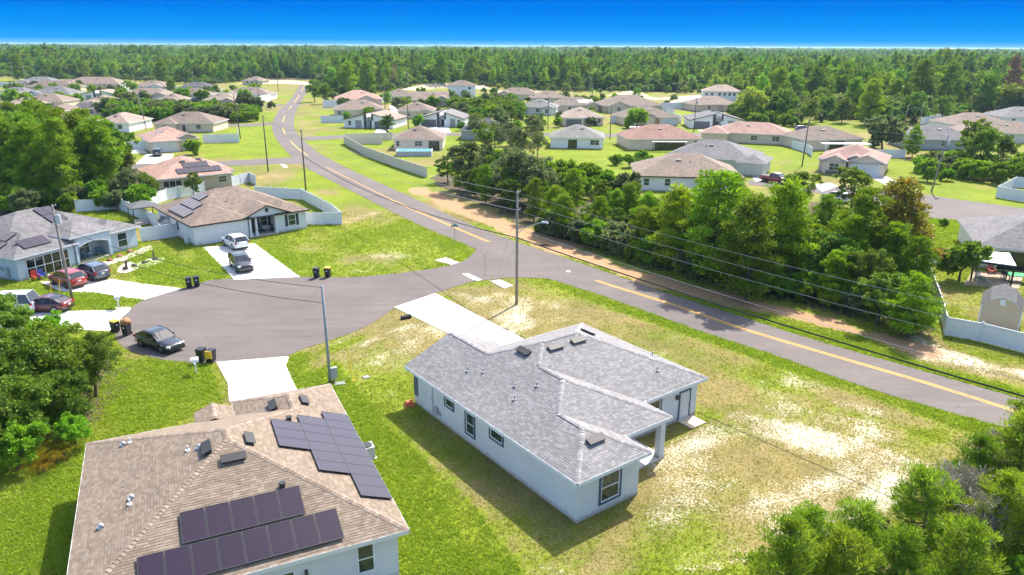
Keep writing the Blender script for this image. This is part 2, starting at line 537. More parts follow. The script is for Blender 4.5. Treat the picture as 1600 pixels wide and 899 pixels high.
def concrete(name, c):
    m, n, l, b, o = _new(name)
    f1 = noise(n, l, 0.6, 6, 0.65)
    f2 = noise(n, l, 14, 4, 0.7)
    col = mixc(n, l, ramp(n, l, f1, 0.3, 0.7), tuple(x * 0.9 for x in c), tuple(x * 1.07 for x in c))
    col = mixc(n, l, 1.0, col, mixc(n, l, ramp(n, l, f2, 0.25, 0.75), (0.93, 0.93, 0.93), (1.05, 1.05, 1.05)), 'MULTIPLY')
    f3 = noise(n, l, 0.25, 7, 0.75, dist=1.2)
    col = mixc(n, l, ramp(n, l, f3, 0.6, 0.85), col, tuple(x * 0.72 for x in c))
    l.new(col, b.inputs['Base Color'])
    b.inputs['Roughness'].default_value = 0.85
    bump(n, l, b, f2, 0.2, 0.005)
    return m
CONC = concrete('concrete_drive', (0.55, 0.50, 0.43))
CONC_OLD = concrete('concrete_old', (0.36, 0.31, 0.27))
CONC_NEW = concrete('concrete_new', (0.58, 0.55, 0.51))

# ------------------------------------------------------------------ ground sheet
def axis(spans):
    a = []
    for lo, hi, st in spans:
        a += list(np.arange(lo, hi, st))
    return np.array(a + [spans[-1][1]])
gx = axis([(-30000, -6000, 4000), (-6000, -900, 500), (-900, -260, 40), (-260, -75, 6), (-75, 95, 0.62), (95, 280, 6), (280, 900, 40), (900, 6000, 500), (6000, 30000, 4000)])
gy = axis([(-400, -20, 60), (-20, 18, 4), (18, 105, 0.62), (105, 240, 2.2), (240, 520, 5), (520, 1500, 60), (1500, 6000, 500), (6000, 40000, 4000)])
X, Y = np.meshgrid(gx, gy)
def ground_fields(x, y):
    """lush 0..1, sand 0..1, litter 0..1 at metre positions"""
    n1 = fbm(x, y, 16, 4)
    n2 = fbm(x + 300, y + 90, 5, 4)
    n3 = fbm(x - 50, y + 700, 1.9, 3)
    lush = 0.44 + (n1 - 0.5) * 1.5 + (n2 - 0.5) * 0.9
    sand = (n2 - 0.5) * 1.1 + (n3 - 0.5) * 0.9 + (0.5 - n1) * 0.9 - 0.16
    litter = np.zeros_like(x)
    for poly, dl, ds in ZONES:
        m_ = inside(x, y, poly)
        lush = np.where(m_, lush + dl, lush)
        sand = np.where(m_, sand + ds, sand)
    far_ = np.clip((y - 235) / 60, 0, 1)
    lush = lush - .14 * far_ + (n1 - .5) * .8 * far_
    sand = sand + .08 * far_
    for line, hw, ds in SANDLINES:
        d = dist_line(x, y, line) + (n2 - 0.5) * hw * 1.6
        k = np.clip(1 - d / hw, 0, 1)
        sand = sand + ds * k
        lush = lush - ds * k * 0.8
    for line, hw, dl in LUSHLINES:
        d = dist_line(x, y, line) + (n2 - 0.5) * hw * 1.2
        k = np.clip(1.4 - d / hw, 0, 1)
        lush = lush + dl * k
        sand = sand - dl * k
    dirt = np.zeros_like(x)
    for line, hw, ds in DIRTLINES:
        d = dist_line(x, y, line) + (n2 - 0.5) * hw * 1.5 + (n3 - .5) * hw * 0.6
        dirt = np.maximum(dirt, np.clip(1.5 - 1.5 * d / hw, 0, 1) * ds)
    for poly in LITTER:
        m_ = inside(x + (n2 - .5) * 5, y + (n3 - .5) * 5, poly)
        litter = np.where(m_, 0.75 + (n3 - 0.5) * 0.8, litter)
    return np.clip(lush, 0, 1), np.clip(sand, 0, 1), np.clip(litter, 0, 1), np.clip(dirt, 0, 1)
ZONES = [   # polygon, added lushness, added sand
    ([(-4.81, 29.22), (-8.73, 36.67), (-11.93, 46.04), (-15.69, 50.08), (-14.42, 54.85), (-8.53, 44.25), (-2.05, 34.87), (0.68, 29.26)], 0.55, -0.25),
    ([(-28.71, 35.86), (-26.3, 39.25), (-20.3, 29.1), (-24.24, 29.07)], 0.6, -0.4),
    ([(-31.85, 54.63), (-23.69, 53.47), (-19.88, 45.96), (-25.16, 42.36), (-29.73, 47.81)], 0.4, -0.3),
    ([(-49.54, 90.78), (-41.35, 92.57), (-29.57, 75.72), (-33.62, 73.86), (-38.65, 73.12)], 0.35, -0.15),
    ([(-28.94, 101.88), (-23.98, 104), (-8.08, 90.02), (-4.86, 85.6), (-7.43, 82.26), (-14.27, 78.82), (-22.35, 77), (-32.09, 89.55)], 0.05, 0.14),
    ([(-47.66, 184.49), (-39.36, 178.9), (-16.64, 135.72), (-18.56, 132.37)], 0.35, -0.2),
    ([(-86.99, 237.25), (-86.44, 299.82), (-46.52, 162.92), (-65.93, 162.25), (-81.35, 189.42)], 0.3, -0.2),
    ([(-56.54, 220.23), (-8.46, 241.18), (-6.16, 174.56), (-53.48, 194.51)], 0.25, -0.15),
    ([(9.63, 232.32), (90.12, 236.19), (66.4, 171.87), (23.72, 136.89), (6.96, 164.76)], 0.22, -0.1),
    ([(60.98, 108.04), (65.3, 105.6), (57.09, 91.3), (51.31, 89.63)], 0.7, -0.6),
    ([(70.38, 134.88), (90.11, 129.15), (79.48, 112.97), (71.81, 128.66)], 0.4, -0.2),
    ([(-7.3, 72.78), (-0, 74.41), (11.84, 64.01), (20.6, 54.65), (30.55, 45.1), (19.61, 39.69), (13.41, 46.32), (5.92, 63.93), (0.02, 60.64)], -0.24, 0.24),
    ([(7.41, 36.82), (10.28, 41.9), (15.65, 46.34), (22.62, 42.03), (25.51, 39.02), (22.27, 35.68), (16.56, 32.24), (9.25, 29.32), (3.12, 29.28)], -0.30, 0.30),
    ([(-16.99, 54.81), (-15.2, 58.22), (-10.84, 65.4), (-5.61, 60.56), (-8.07, 53.66), (-11.41, 50.13)], -0.15, 0.18),
]
SANDLINES = [   # line, half width m, amount
    ([(18.91, 41.99), (20.79, 39.7), (23.19, 39), (21.8, 36.95), (18.77, 35.05), (15.1, 32.75)], 2.6, 0.24),
    ([(16.22, 48.33), (18.9, 45.44), (20.56, 42.01), (22.93, 40.09)], 2.2, 0.2),
    ([(22.67, 37.95), (18.86, 34.46), (16.46, 31.22), (16.3, 29.38)], 1.0, 0.58),
    ([(1.6, 29.27), (0.07, 31.09), (-1.91, 32.09)], 1.6, 0.36), ([(-1.15, 29.25), (-2.71, 34.28), (-4.55, 38.74), (-6.7, 43.39), (-8.86, 49.08)], 0.6, 0.29),
    ([(33.89, 55.45), (36.14, 54.84), (39.72, 52.44), (42.96, 50.76)], 3.0, 0.61), ([(35.39, 59.62), (34.97, 57.48), (36.51, 55.49)], 2.2, 0.58),
    ([(-43.73, 163.01), (-32.31, 131.98), (-25.41, 120.41), (-19.56, 110.61)], 3.5, 0.29),
    ([(3.82, 69.3), (9.47, 63.98), (13.01, 57.88), (17.49, 52.76), (20.86, 48.38), (24.61, 46.44)], 1.7, 0.30),
    ([(-6.5, 71.13), (-2.56, 70.18), (1.25, 67.37)], 2.0, 0.25),
    ([(7.74, 38.86), (10.53, 41.11), (13.16, 41.93)], 1.4, 0.36), ([(12.23, 34.4), (16.39, 36.26), (20.17, 38.27)], 1.3, 0.32),
    ([(-9.19, 62.08), (-11.23, 60.49), (-12.35, 57.55)], 1.2, 0.32), ([(-30.82, 54.64), (-27.6, 51.06), (-26.11, 48.89)], 1.6, 0.25), ([(-38.21, 84.98), (-33.4, 78.49)], 1.6, 0.29),
    ([(-27.91, 34.65), (-27.55, 37.49), (-27.54, 40.74)], 0.9, 0.36), ([(74.37, 145.55), (72.76, 134.95), (72.95, 128.69)], 4, 0.36), ([(45.34, 176.44), (54.35, 166.4), (60.4, 155.59), (63.53, 138.03)], 4, 0.32),
    ([(79.38, 138.49), (84.71, 135.29), (87.81, 129.09)], 3, 0.36), ([(-18.39, 131.1), (-10.89, 123.55), (-5.92, 110.93)], 2, 0.22),
]
SANDLINES += [([(-24, 101.99), (-20.53, 110.59), (-14.43, 101.41), (-9.18, 93.23)], 2.4, .42), ([(-26.25, 88.74), (-19.83, 84.76), (-14.6, 85.42), (-9.3, 86.09)], 3.0, .34), ([(-40.72, 87.25), (-36.55, 80.95), (-32.59, 77.3)], 1.8, .5), ([(-47.45, 70.08), (-43.39, 68.57), (-40.29, 67.49)], 1.2, .3), ([(-41.89, 173.25), (-29.19, 152.69), (-18.73, 133.67)], 2.2, .34), ([(-45.71, 141.91), (-39.84, 138.48), (-33.09, 125.83)], 3.5, .34), ([(35.9, 61.13), (34.7, 57.47), (35.76, 56), (37.99, 54.48), (40.48, 52.1)], 1.6, .5), ([(-174.14, 494.06), (-138, 497.83), (-127.78, 490.44)], 9, 1.3), ([(-59.28, 438.01), (-39.76, 467.76), (-16.88, 485.37)], 10, 1.2), ([(-241.14, 600.5), (-222.38, 590.44), (-202.66, 569.35)], 12, 1.2),
              ([(50.19, 389.48), (70.5, 367.05), (98.53, 393.29)], 9, 1.3), ([(108.83, 361), (140.03, 363.26)], 9, 1.3), ([(-7.76, 429.8), (13.52, 419.46), (30.37, 409.31)], 8, 1.0), ([(180.18, 370.62), (189.88, 371.33)], 7, 0.9), ([(121.95, 239.65), (130.32, 244.02)], 4, 0.9)]
LUSHLINES = [
    ([(5.38, 73.84), (12.12, 65.73), (20.81, 55.29), (24.25, 50.99), (27.34, 47.44), (31.6, 43.96)], 0.9, 0.6),
    ([(0.66, 72.27), (6.21, 67.45), (11.32, 60.8), (15.6, 55.22), (19.24, 50.49), (24.19, 45.49), (27.19, 42.89)], 1.0, 0.3),
    ([(-40.59, 145.85), (-23.06, 116.3), (-13.34, 99.9), (-7.32, 90.66)], 1.6, 0.5), ([(-4.86, 85.6), (-10.59, 77.92), (-16.51, 75.71), (-21.98, 75.61)], 0.8, 0.5),
    ([(11.49, 79.52), (16.54, 72.53), (23.56, 63.68), (27.5, 58.93), (31.14, 55.16), (37.24, 48.66)], 1.2, 0.6),
    ([(29.11, 46.49), (30.81, 45.57), (31.16, 44.66)], 1.2, 0.4), ([(-17.5, 54.81), (-17.06, 52.35), (-15.69, 50.08)], 1.0, 0.5), ([(-40.41, 173.31), (-24.86, 142.54), (-18.14, 129.24)], 3.0, 0.4),
    ([(-6.41, 70.12), (-9.52, 64.55), (-13.17, 58.97), (-16.47, 54.82)], 0.8, 0.3), ([(-51.52, 70.41), (-47.94, 70.88), (-42.76, 68.58), (-38.87, 67.14)], 1.0, 0.35)]
DIRTLINES = [
    ([(-17.16, 128.66), (-10.31, 116.62), (-3.75, 104.46), (0.82, 96.53), (4.83, 90.59), (9.77, 83.65), (14.06, 77.62), (17.52, 74.04), (21.24, 70.36), (24.38, 68.09)], 2.3, 1.0),
    ([(24.38, 68.09), (27.15, 65.43), (30.27, 61.52), (33.49, 57.73), (34.45, 56.52)], 1.7, 0.95),
    ([(-5.92, 110.93), (2.57, 98.01), (8.05, 90.34)], 1.6, 0.8)]
LITTER = [[(-13.95, 132.5), (-4.05, 113.33), (4.26, 96.6), (10.91, 87.06), (17.79, 78.65), (24.6, 70.81), (29.12, 67.42), (33.52, 62.35), (35.56, 59.62), (38.92, 63.57), (48.26, 83.81), (49.42, 107.77), (50.31, 119.69), (38.92, 116.84), (26.54, 116.53), (16.28, 116.27), (5.46, 126.87), (-15.37, 146.64)],
          [(-72.96, 102.9), (-69.34, 114.15), (-59.23, 111.99), (-60.26, 125.1), (-75.38, 151.2), (-104.22, 150.26)], [(-30, 37.81), (-28.79, 41.51), (-27.76, 44.94), (-28.96, 49.93), (-34.43, 56.57), (-44.66, 60.03)], [(11.85, 28.85), (17.11, 34.44), (23.66, 36.96), (30.05, 42.1), (37.01, 45.63), (29.52, 29.43), (16.53, 20.71), (7.46, 22.05)]][:3]
def tri_area_filter(): pass
lush, sandf, litt, dirtf = ground_fields(X, Y)
FRONT = [(-440.8, 613.77), (-404.4, 605.12), (-323.19, 544), (-275.99, 549.58), (-216.38, 516.31), (-193.99, 491.99), (-181, 539.75), (-169.64, 562.16), (-134.74, 534.97), (-91.81, 388.45), (-71.66, 424.19), (-66.01, 488.5), (-34.11, 500.05), (-0.6, 456.99), (34.77, 421.28), (57.82, 435.56), (91.03, 420.14), (125.01, 454.68), (103.82, 336.34), (98.69, 293.01), (107.55, 277.1), (122.23, 267.89), (138.4, 263.99), (153.92, 285.02), (175.59, 297.56), (212.35, 315.27), (239.69, 323.67)]
def front_y(x):
    return np.interp(x, np.array(FRONT)[:, 0], np.array(FRONT)[:, 1])
far_forest = np.clip((Y - front_y(X) - 2) / 8, 0, 1)
litt = np.maximum(litt, far_forest * 0.9)
m, n, l, b, o = _new('ground_cover')
at = n.new('ShaderNodeAttribute')
at.attribute_name = 'cover'
sp = n.new('ShaderNodeSeparateColor')
l.new(at.outputs['Color'], sp.inputs[0])
fa = noise(n, l, 2.6, 6, 0.75)
fb = noise(n, l, 0.7, 5, 0.7)
fc = noise(n, l, 11, 4, 0.8)
def jitter(v, nz, amp, lo, hi):
    a_ = n.new('ShaderNodeMath')
    a_.operation = 'MULTIPLY_ADD'
    l.new(nz, a_.inputs[0])
    a_.inputs[1].default_value = amp
    l.new(v, a_.inputs[2])
    return ramp(n, l, a_.outputs[0], lo + amp * 0.5, hi + amp * 0.5)
fe = noise(n, l, 6.5, 3, 0.7)
fg = noise(n, l, 0.11, 4, 0.6)
green = mixc(n, l, ramp(n, l, fc, 0.25, 0.75), (0.11, 0.15, 0.011), (0.23, 0.28, 0.022))
straw = mixc(n, l, ramp(n, l, fe, 0.3, 0.7), (0.10, 0.10, 0.028), (0.34, 0.26, 0.115))
sandc = mixc(n, l, ramp(n, l, fa, 0.3, 0.7), (0.36, 0.29, 0.19), (0.60, 0.53, 0.42))
dirtc = mixc(n, l, ramp(n, l, fa, 0.25, 0.75), (0.27, 0.15, 0.075), (0.46, 0.30, 0.17))
littc = mixc(n, l, ramp(n, l, fe, 0.3, 0.7), (0.045, 0.034, 0.02), (0.15, 0.125, 0.07))
fh = noise(n, l, 0.33, 5, 0.7)
c = mixc(n, l, jitter(sp.outputs[0], fa, 1.5, 0.1, 0.5), straw, green)
c = mixc(n, l, jitter(sp.outputs[0], fh, 2.4, -0.25, 0.35), straw, c)
c = mixc(n, l, jitter(sp.outputs[0], fe, 1.6, -0.35, 0.1), (0.25, 0.18, 0.09), c)
c = mixc(n, l, jitter(sp.outputs[1], fe, 1.9, 0.42, 0.86), c, sandc)
fd = noise(n, l, 8.0, 3, 0.6)
c = mixc(n, l, jitter(sp.outputs[1], fd, 3.0, 0.72, 0.86), c, (0.60, 0.54, 0.46))
c = mixc(n, l, 1.0, c, mixc(n, l, ramp(n, l, fg, 0.3, 0.7), (0.74, 0.80, 0.72), (1.16, 1.13, 1.08)), 'MULTIPLY')
c = mixc(n, l, 1.0, c, mixc(n, l, ramp(n, l, fb, 0.3, 0.7), (0.80, 0.82, 0.8), (1.15, 1.14, 1.1)), 'MULTIPLY')
c = mixc(n, l, 1.0, c, mixc(n, l, ramp(n, l, fc, 0.25, 0.75), (0.6, 0.62, 0.6), (1.32, 1.3, 1.3)), 'MULTIPLY')
c = mixc(n, l, jitter(sp.outputs[2], fa, 0.8, 0.3, 0.6), c, littc)
at2 = n.new('ShaderNodeAttribute')
at2.attribute_name = 'dirt'
c = mixc(n, l, jitter(at2.outputs['Fac'], fa, 0.9, 0.25, 0.7), c, dirtc)
l.new(c, b.inputs['Base Color'])
b.inputs['Roughness'].default_value = 0.95
b.inputs['Specular IOR Level'].default_value = 0.1
bump(n, l, b, fc, 0.9, 0.06)
GROUND = m
nx, ny = len(gx), len(gy)
verts = np.stack([X.ravel(), Y.ravel(), np.zeros(X.size)], 1)
idx = np.arange(nx * ny).reshape(ny, nx)
quads = np.stack([idx[:-1, :-1], idx[:-1, 1:], idx[1:, 1:], idx[1:, :-1]], -1).reshape(-1, 4)
gm = np_mesh('ground', verts, quads, GROUND)
ca = gm.attributes.new('cover', 'FLOAT_COLOR', 'POINT')
ca.data.foreach_set('color', np.stack([lush.ravel(), sandf.ravel(), litt.ravel(), np.ones(X.size)], 1).astype(np.float32).ravel())
da = gm.attributes.new('dirt', 'FLOAT', 'POINT')
da.data.foreach_set('value', dirtf.astype(np.float32).ravel())
tag(link('ground', gm), kind='structure')

# heaped sand banks at the edge of the cleared lots
SANDM = M('bank_sand', (0.52, 0.40, 0.28), 0.95, 0.2, 0.25, wear=(0.40, 0.26, 0.16))
def bank(line, hw, hh):
    P_ = np.array(smooth_line(line, 10))
    tn = np.gradient(P_, axis=0)
    tn /= np.hypot(tn[:, 0], tn[:, 1])[:, None]
    nn = np.stack([-tn[:, 1], tn[:, 0]], 1)
    mb = MB()
    K = 9
    for i, p in enumerate(P_):
        e_ = math.sin(math.pi * (i + .02) / (len(P_) - .96)) ** .5
        for k in range(K):
            u = (k / (K - 1) - .5) * 2
            j = rnd.uniform(-.4, .4)
            mb.v.append((p[0] + nn[i, 0] * u * hw + j, p[1] + nn[i, 1] * u * hw + j, -.05 + max(0, hh * e_ * (1 - u * u) * rnd.uniform(.75, 1.2))))
    for i in range(len(P_) - 1):
        for k in range(K - 1):
            a = i * K + k
            mb.f.append((a, a + 1, a + K + 1, a + K))
    tag(mb.build('sand_bank', SANDM, smooth=True), kind='structure')
bank([(-59.86, 431.5), (-49.84, 452.41), (-39.15, 460.5), (-27.23, 454.51), (-14.87, 448.75)], 7, 2.6)
bank([(49.55, 384.4), (60.11, 390.26), (65.07, 380.69)], 6, 2.2)
bank([(106.2, 344.24), (121.45, 353.41), (135.74, 350.31)], 8, 2.8)
bank([(-232.86, 577.19), (-218.56, 567.44), (-196.63, 548.27)], 8, 2.4)
bank([(-169.74, 503.18), (-153.9, 509.32), (-130.7, 498.59)], 6, 1.6)
bank([(-9.29, 417.51), (6.31, 407.31), (25.87, 392.7)], 6, 1.6)
bank([(175.85, 361.51), (183.57, 359.92)], 6, 2.0)
# ------------------------------------------------------------------ road surfaces
NR = 160
rn, rf, rc = resample(ROAD_N, NR), resample(ROAD_F, NR), resample(ROAD_C, NR)
road = tag(strip('main_road', rn, rf, 0.030, ASPH), kind='structure')
cul = tag(MB().prism(CULDESAC, -0.05, 0.024).build('cul_de_sac', ASPH2), kind='structure')
for nm, (a_, b_), z_ in (('side_street', SIDE_L, .020), ('side_street', SIDE_L2, .020), ('side_street', SIDE_L3, .020), ('cross_street', CROSS, .020),
                     ('side_street', MID_ROAD, .026), ('back_street', BACK_R, .020)):
    tag(strip(nm, resample(a_, 40), resample(b_, 40), z_, ASPH), kind='structure')
tag(strip('sand_road', resample(SAND_ROAD[0], 20), resample(SAND_ROAD[1], 20), 0.02, M('white_sand', (0.62, 0.55, 0.45), 0.95, 0.12, 0.3)), kind='structure')
DOBJ = {}
for k, poly in DRIVES.items():
    DOBJ[k] = tag(MB().prism(poly, -0.08, 0.045).build('driveway', CONC_NEW if k != 'tan_house' else CONC), kind='structure')
for poly in FARDRIVES:
    tag(MB().prism(poly, -0.08, 0.04).build('driveway', CONC), kind='structure')
for poly in APRONS:
    tag(MB().prism(poly, -0.08, 0.050).build('concrete_apron', CONC_OLD), kind='structure')
# saw-cut joints: shallow dark grooves laid as strips a few mm proud
JOINT = M('joint_dark', (0.33, 0.31, 0.28), 0.95, 0.1)
for dk, a_, b_ in (('tan_house', (-21.71, 51.13), (-16.74, 51.76)), ('tan_house', (-20.27, 54.45), (-17.44, 47.74)), ('new_house', (-9.62, 69.1), (-0.51, 57.01)), ('new_house', (-7.52, 63.73), (-4.17, 66.93)), ('new_house', (-4.74, 60.27), (-1.45, 63.49)), ('white_house', (-33.77, 82.31), (-27.68, 83.51)), ('blue_house', (-43.55, 71.15), (-42.41, 75.27))):
    d = Vector((b_[0] - a_[0], b_[1] - a_[1], 0)).normalized()
    s_ = Vector((-d.y, d.x, 0)) * 0.018
    MB().quad(*[(p[0] + q.x, p[1] + q.y, 0.049) for p, q in ((a_, -s_), (b_, -s_), (b_, s_), (a_, s_))]).build('expansion_joint', JOINT, DOBJ[dk])
# painted markings, parts of the road
YEL = M('yellow_paint', (0.62, 0.34, 0.035), 0.8, 0.18, 2.5, wear=(0.30, 0.2, 0.1))
WHT = M('white_paint_road', (0.72, 0.70, 0.68), 0.8, 0.1, 2.0)
CL = np.array(smooth_line(resample(ROAD_C, 60), 4))
cs = np.concatenate([[0], np.cumsum(np.hypot(*np.diff(CL, axis=0).T))])
def cpos(p):
    return cs[np.argmin(np.hypot(CL[:, 0] - p[0], CL[:, 1] - p[1]))]
def stripe(s0, s1, off, wd, mat, name):
    k = max(2, int((s1 - s0) / 1.0))
    t = np.linspace(s0, s1, k)
    P_ = np.stack([np.interp(t, cs, CL[:, 0]), np.interp(t, cs, CL[:, 1])], 1)
    strip(name, offset_line(P_, off + wd / 2), offset_line(P_, off - wd / 2), 0.036, mat, road)
sA, sB, sC, sD = cpos((-19.69, 118.96)), cpos((-3.34, 92.68)), cpos((8.77, 76.13)), cs[-1]
for off in (-0.15, 0.15):
    stripe(sA, sB, off, 0.13, YEL, 'centre_line')
    stripe(sC, sD, off, 0.13, YEL, 'centre_line')
stripe(cpos((-38.37, 152.4)), sA, 0.15, 0.14, YEL, 'centre_line')
t0 = cpos((-48.1, 171.95))
for (p, q) in (((-57.6, 194.34), (-46.4, 168.88)), ((-70.07, 228.49), (-64.16, 211.63)), ((-75.09, 246.11), (-80.76, 269.09)), ((-87.8, 296.62), (-91.8, 316)), ((-95.3, 330.32), (-107.34, 382.06)), ((-114.85, 414.36), (-125.61, 459.51))):
    stripe(min(cpos(p), cpos(q)), max(cpos(p), cpos(q)), 0.0, 0.28, YEL, 'lane_dash')
MB().quad(*[(p[0], p[1], 0.036) for p in ((-5.53, 78.12), (-4.9, 78.38), (-3.24, 75.93), (-3.92, 75.58))]).build('stop_line', WHT, cul)
MB().quad(*[(p[0], p[1], 0.036) for p in ((6.02, 79.42), (6.4, 79.68), (6.58, 79.19), (6.2, 78.93))]).build('road_reflector', WHT, road)
MB().quad(*[(p[0], p[1], 0.036) for p in ((-49.05, 156.37), (-48.25, 156.4), (-46.21, 152.14), (-47.12, 152.11))]).build('stop_line', WHT, road)

# ------------------------------------------------------------------ building parts
FRAME = M('window_frame_white', (0.72, 0.73, 0.74), 0.5, 0.05)
PANE = glassy('window_pane', (0.03, 0.045, 0.045))
PANE2 = glassy('window_pane_dark', (0.012, 0.014, 0.016), 0.15)
FASCIA = M('fascia_white', (0.66, 0.67, 0.70), 0.6, 0.06)
FASCIA_D = M('fascia_dark', (0.05, 0.047, 0.045), 0.6, 0.1)
GDOOR = M('garage_door_white', (0.62, 0.63, 0.65), 0.55, 0.05)
GDOOR_G = M('garage_door_grey', (0.16, 0.15, 0.155), 0.55, 0.08)
DOOR = M('door_dark', (0.06, 0.05, 0.05), 0.5, 0.1)
VENT = M('roof_vent_dark', (0.028, 0.027, 0.028), 0.6, 0.15)
PIPE = M('vent_pipe_grey', (0.30, 0.30, 0.31), 0.5, 0.1)
_wm = {}
def ring(mb, w, h, t, y0, y1, z0=0.0):
    """rectangular ring in the xz plane, between y0 and y1"""
    mb.b2(-w / 2, w / 2, y0, y1, z0 + h - t, z0 + h)
    mb.b2(-w / 2, w / 2, y0, y1, z0, z0 + t)
    mb.b2(-w / 2, -w / 2 + t, y0, y1, z0 + t, z0 + h - t)
    mb.b2(w / 2 - t, w / 2, y0, y1, z0 + t, z0 + h - t)
def window(root, x, y, ang, w, h, z0, trim=None, tw=0.13, pane=None, muntin=True, split=1, frame=None):
    frame = frame or FRAME
    key = ('w', frame.name, w, h, trim.name if trim else '', tw, (pane or PANE).name, muntin, split)
    if key not in _wm:
        fr, pn = MB(), MB()
        ring(fr, w, h, 0.06, -0.035, 0.03)
        if muntin:
            fr.b2(-w / 2 + .06, w / 2 - .06, -0.03, 0.02, h / 2 - .025, h / 2 + .025)
        for k in range(1, split):
            xx = -w / 2 + w * k / split
            fr.b2(xx - .035, xx + .035, -0.032, 0.02, 0.06, h - 0.06)
        pn.quad((-w / 2 + .05, -0.008, .05), (w / 2 - .05, -0.008, .05), (w / 2 - .05, -0.008, h - .05), (-w / 2 + .05, -0.008, h - .05))
        tm = None
        if trim:
            t_ = MB()
            ring(t_, w + 2 * tw, h + 2 * tw, tw, -0.06, 0.03, -tw)
            tm = t_.mesh('window_trim', trim)
        _wm[key] = (fr.mesh('window_frame', frame), pn.mesh('window_pane', pane or PANE), tm)
    fm, pm, tm = _wm[key]
    o = link('window', fm, root, (x, y, z0), ang)
    link('pane', pm, o)
    if tm:
        link('trim', tm, o)
    return o
def garage(root, x, y, ang, w=4.9, h=2.15, mat=None, sections=4):
    mat = mat or GDOOR
    key = ('g', w, h, mat.name)
    if key not in _wm:
        mb = MB()
        for k in range(sections):
            z0 = h * k / sections
            mb.b2(-w / 2, w / 2, -0.03, 0.03, z0 + .008, z0 + h / sections - .008)
            for j in range(8):
                xx = -w / 2 + w * (j + .5) / 8
                mb.b2(xx - w * .047, xx + w * .047, -0.045, -0.02, z0 + .09, z0 + h / sections - .09)
        fr = MB()
        fr.b2(-w / 2 - .12, -w / 2, -0.05, 0.03, 0, h + .12)
        fr.b2(w / 2, w / 2 + .12, -0.05, 0.03, 0, h + .12)
        fr.b2(-w / 2, w / 2, -0.05, 0.03, h, h + .12)
        _wm[key] = (mb.mesh('garage_door', mat), fr.mesh('garage_frame', FRAME))
    o = link('garage_door', _wm[key][0], root, (x, y, 0.03), ang)
    link('door_frame', _wm[key][1], o)
    return o
def door(root, x, y, ang, w=0.95, h=2.05, mat=None, trim=None):
    mat = mat or DOOR
    key = ('d', w, h, mat.name, trim.name if trim else '')
    if key not in _wm:
        mb = MB().b2(-w / 2, w / 2, -0.03, 0.03, 0, h)
        for zz in (0.25, 1.15):
            mb.b2(-w / 2 + .15, w / 2 - .15, -0.042, -0.02, zz, zz + .7)
        fr = MB()
        fr.b2(-w / 2 - .1, -w / 2, -0.06, 0.03, 0, h + .1)
        fr.b2(w / 2, w / 2 + .1, -0.06, 0.03, 0, h + .1)
        fr.b2(-w / 2, w / 2, -0.06, 0.03, h, h + .1)
        hd = MB().tube([(w / 2 - .1, -0.03, 1.0), (w / 2 - .1, -0.1, 1.0)], .03, 8)
        _wm[key] = (mb.mesh('door', mat), fr.mesh('door_frame', trim or FRAME), hd.mesh('handle', PIPE))
    o = link('door', _wm[key][0], root, (x, y, 0.05), ang)
    link('door_frame', _wm[key][1], o)
    link('handle', _wm[key][2], o)
    return o
PANEL_FR = M('solar_frame', (0.05, 0.05, 0.055), 0.4, 0.1, metal=0.3)
def solarmat(name, col, rough):
    m, n, l, b, o = _new(name)
    tcn = n.new('ShaderNodeTexCoord')
    br = n.new('ShaderNodeTexBrick')
    br.offset = 0.0
    br.inputs['Scale'].default_value = 1.0
    br.inputs['Brick Width'].default_value = 0.165
    br.inputs['Row Height'].default_value = 0.165
    br.inputs['Mortar Size'].default_value = 0.004
    br.inputs['Color1'].default_value = col + (1,)
    br.inputs['Color2'].default_value = tuple(x * 1.25 for x in col) + (1,)
    br.inputs['Mortar'].default_value = tuple(x * 1.7 for x in col) + (1,)
    l.new(tcn.outputs['Object'], br.inputs['Vector'])
    f = noise(n, l, 3.0, 5, 0.7)
    l.new(mixc(n, l, ramp(n, l, f, 0.5, 0.9), br.outputs['Color'], tuple(x * 1.5 + .006 for x in col)), b.inputs['Base Color'])
    b.inputs['Roughness'].default_value = rough
    b.inputs['Specular IOR Level'].default_value = 0.4
    b.inputs['Sheen Weight'].default_value = 0.4
    b.inputs['Sheen Roughness'].default_value = 0.45
    b.inputs['Sheen Tint'].default_value = (1.0, 0.82, 0.68, 1)     # warm sheen imitates a pale sky reflected at grazing angles
    return m
SOLAR = solarmat('solar_cells', (0.013, 0.006, 0.018), 0.28)
def solar_panel(root, mat4, w, h):
    """one panel lying in its local xy plane, corner at the origin"""
    key = ('s', round(w, 2), round(h, 2))
    if key not in _wm:
        mb = MB()
        t = 0.035
        mb.b2(0, w, 0, t, 0, .04); mb.b2(0, w, h - t, h, 0, .04)
        mb.b2(0, t, t, h - t, 0, .04); mb.b2(w - t, w, t, h - t, 0, .04)
        mb.b2(.2, .26, .2, .26, -.1, .0); mb.b2(w - .26, w - .2, h - .26, h - .2, -.1, .0)
        cell = MB().quad((t, t, .034), (w - t, t, .034), (w - t, h - t, .034), (t, h - t, .034))
        _wm[key] = (mb.mesh('solar_panel', PANEL_FR), cell.mesh('solar_cells', SOLAR))
    o = link('solar_panel', _wm[key][0], root)
    o.matrix_local = mat4
    link('cell_sheet', _wm[key][1], o)
    return o
def roof_vent(root, p, rz, slope, ln=1.2):
    """low box vent lying on a slope; local +y runs up the slope"""
    key = ('v', ln)
    if key not in _wm:
        mb = MB().box((0, 0, .07), (ln, .38, .14), top=.94)
        mb.box((0, -.02, .155), (ln * 1.06, .48, .03))
        _wm[key] = mb.mesh('roof_vent', VENT)
    o = link('roof_vent', _wm[key], root)
    o.matrix_local = Matrix.Translation(p) @ Matrix.Rotation(rz, 4, 'Z') @ Matrix.Rotation(slope, 4, 'X')
    return o
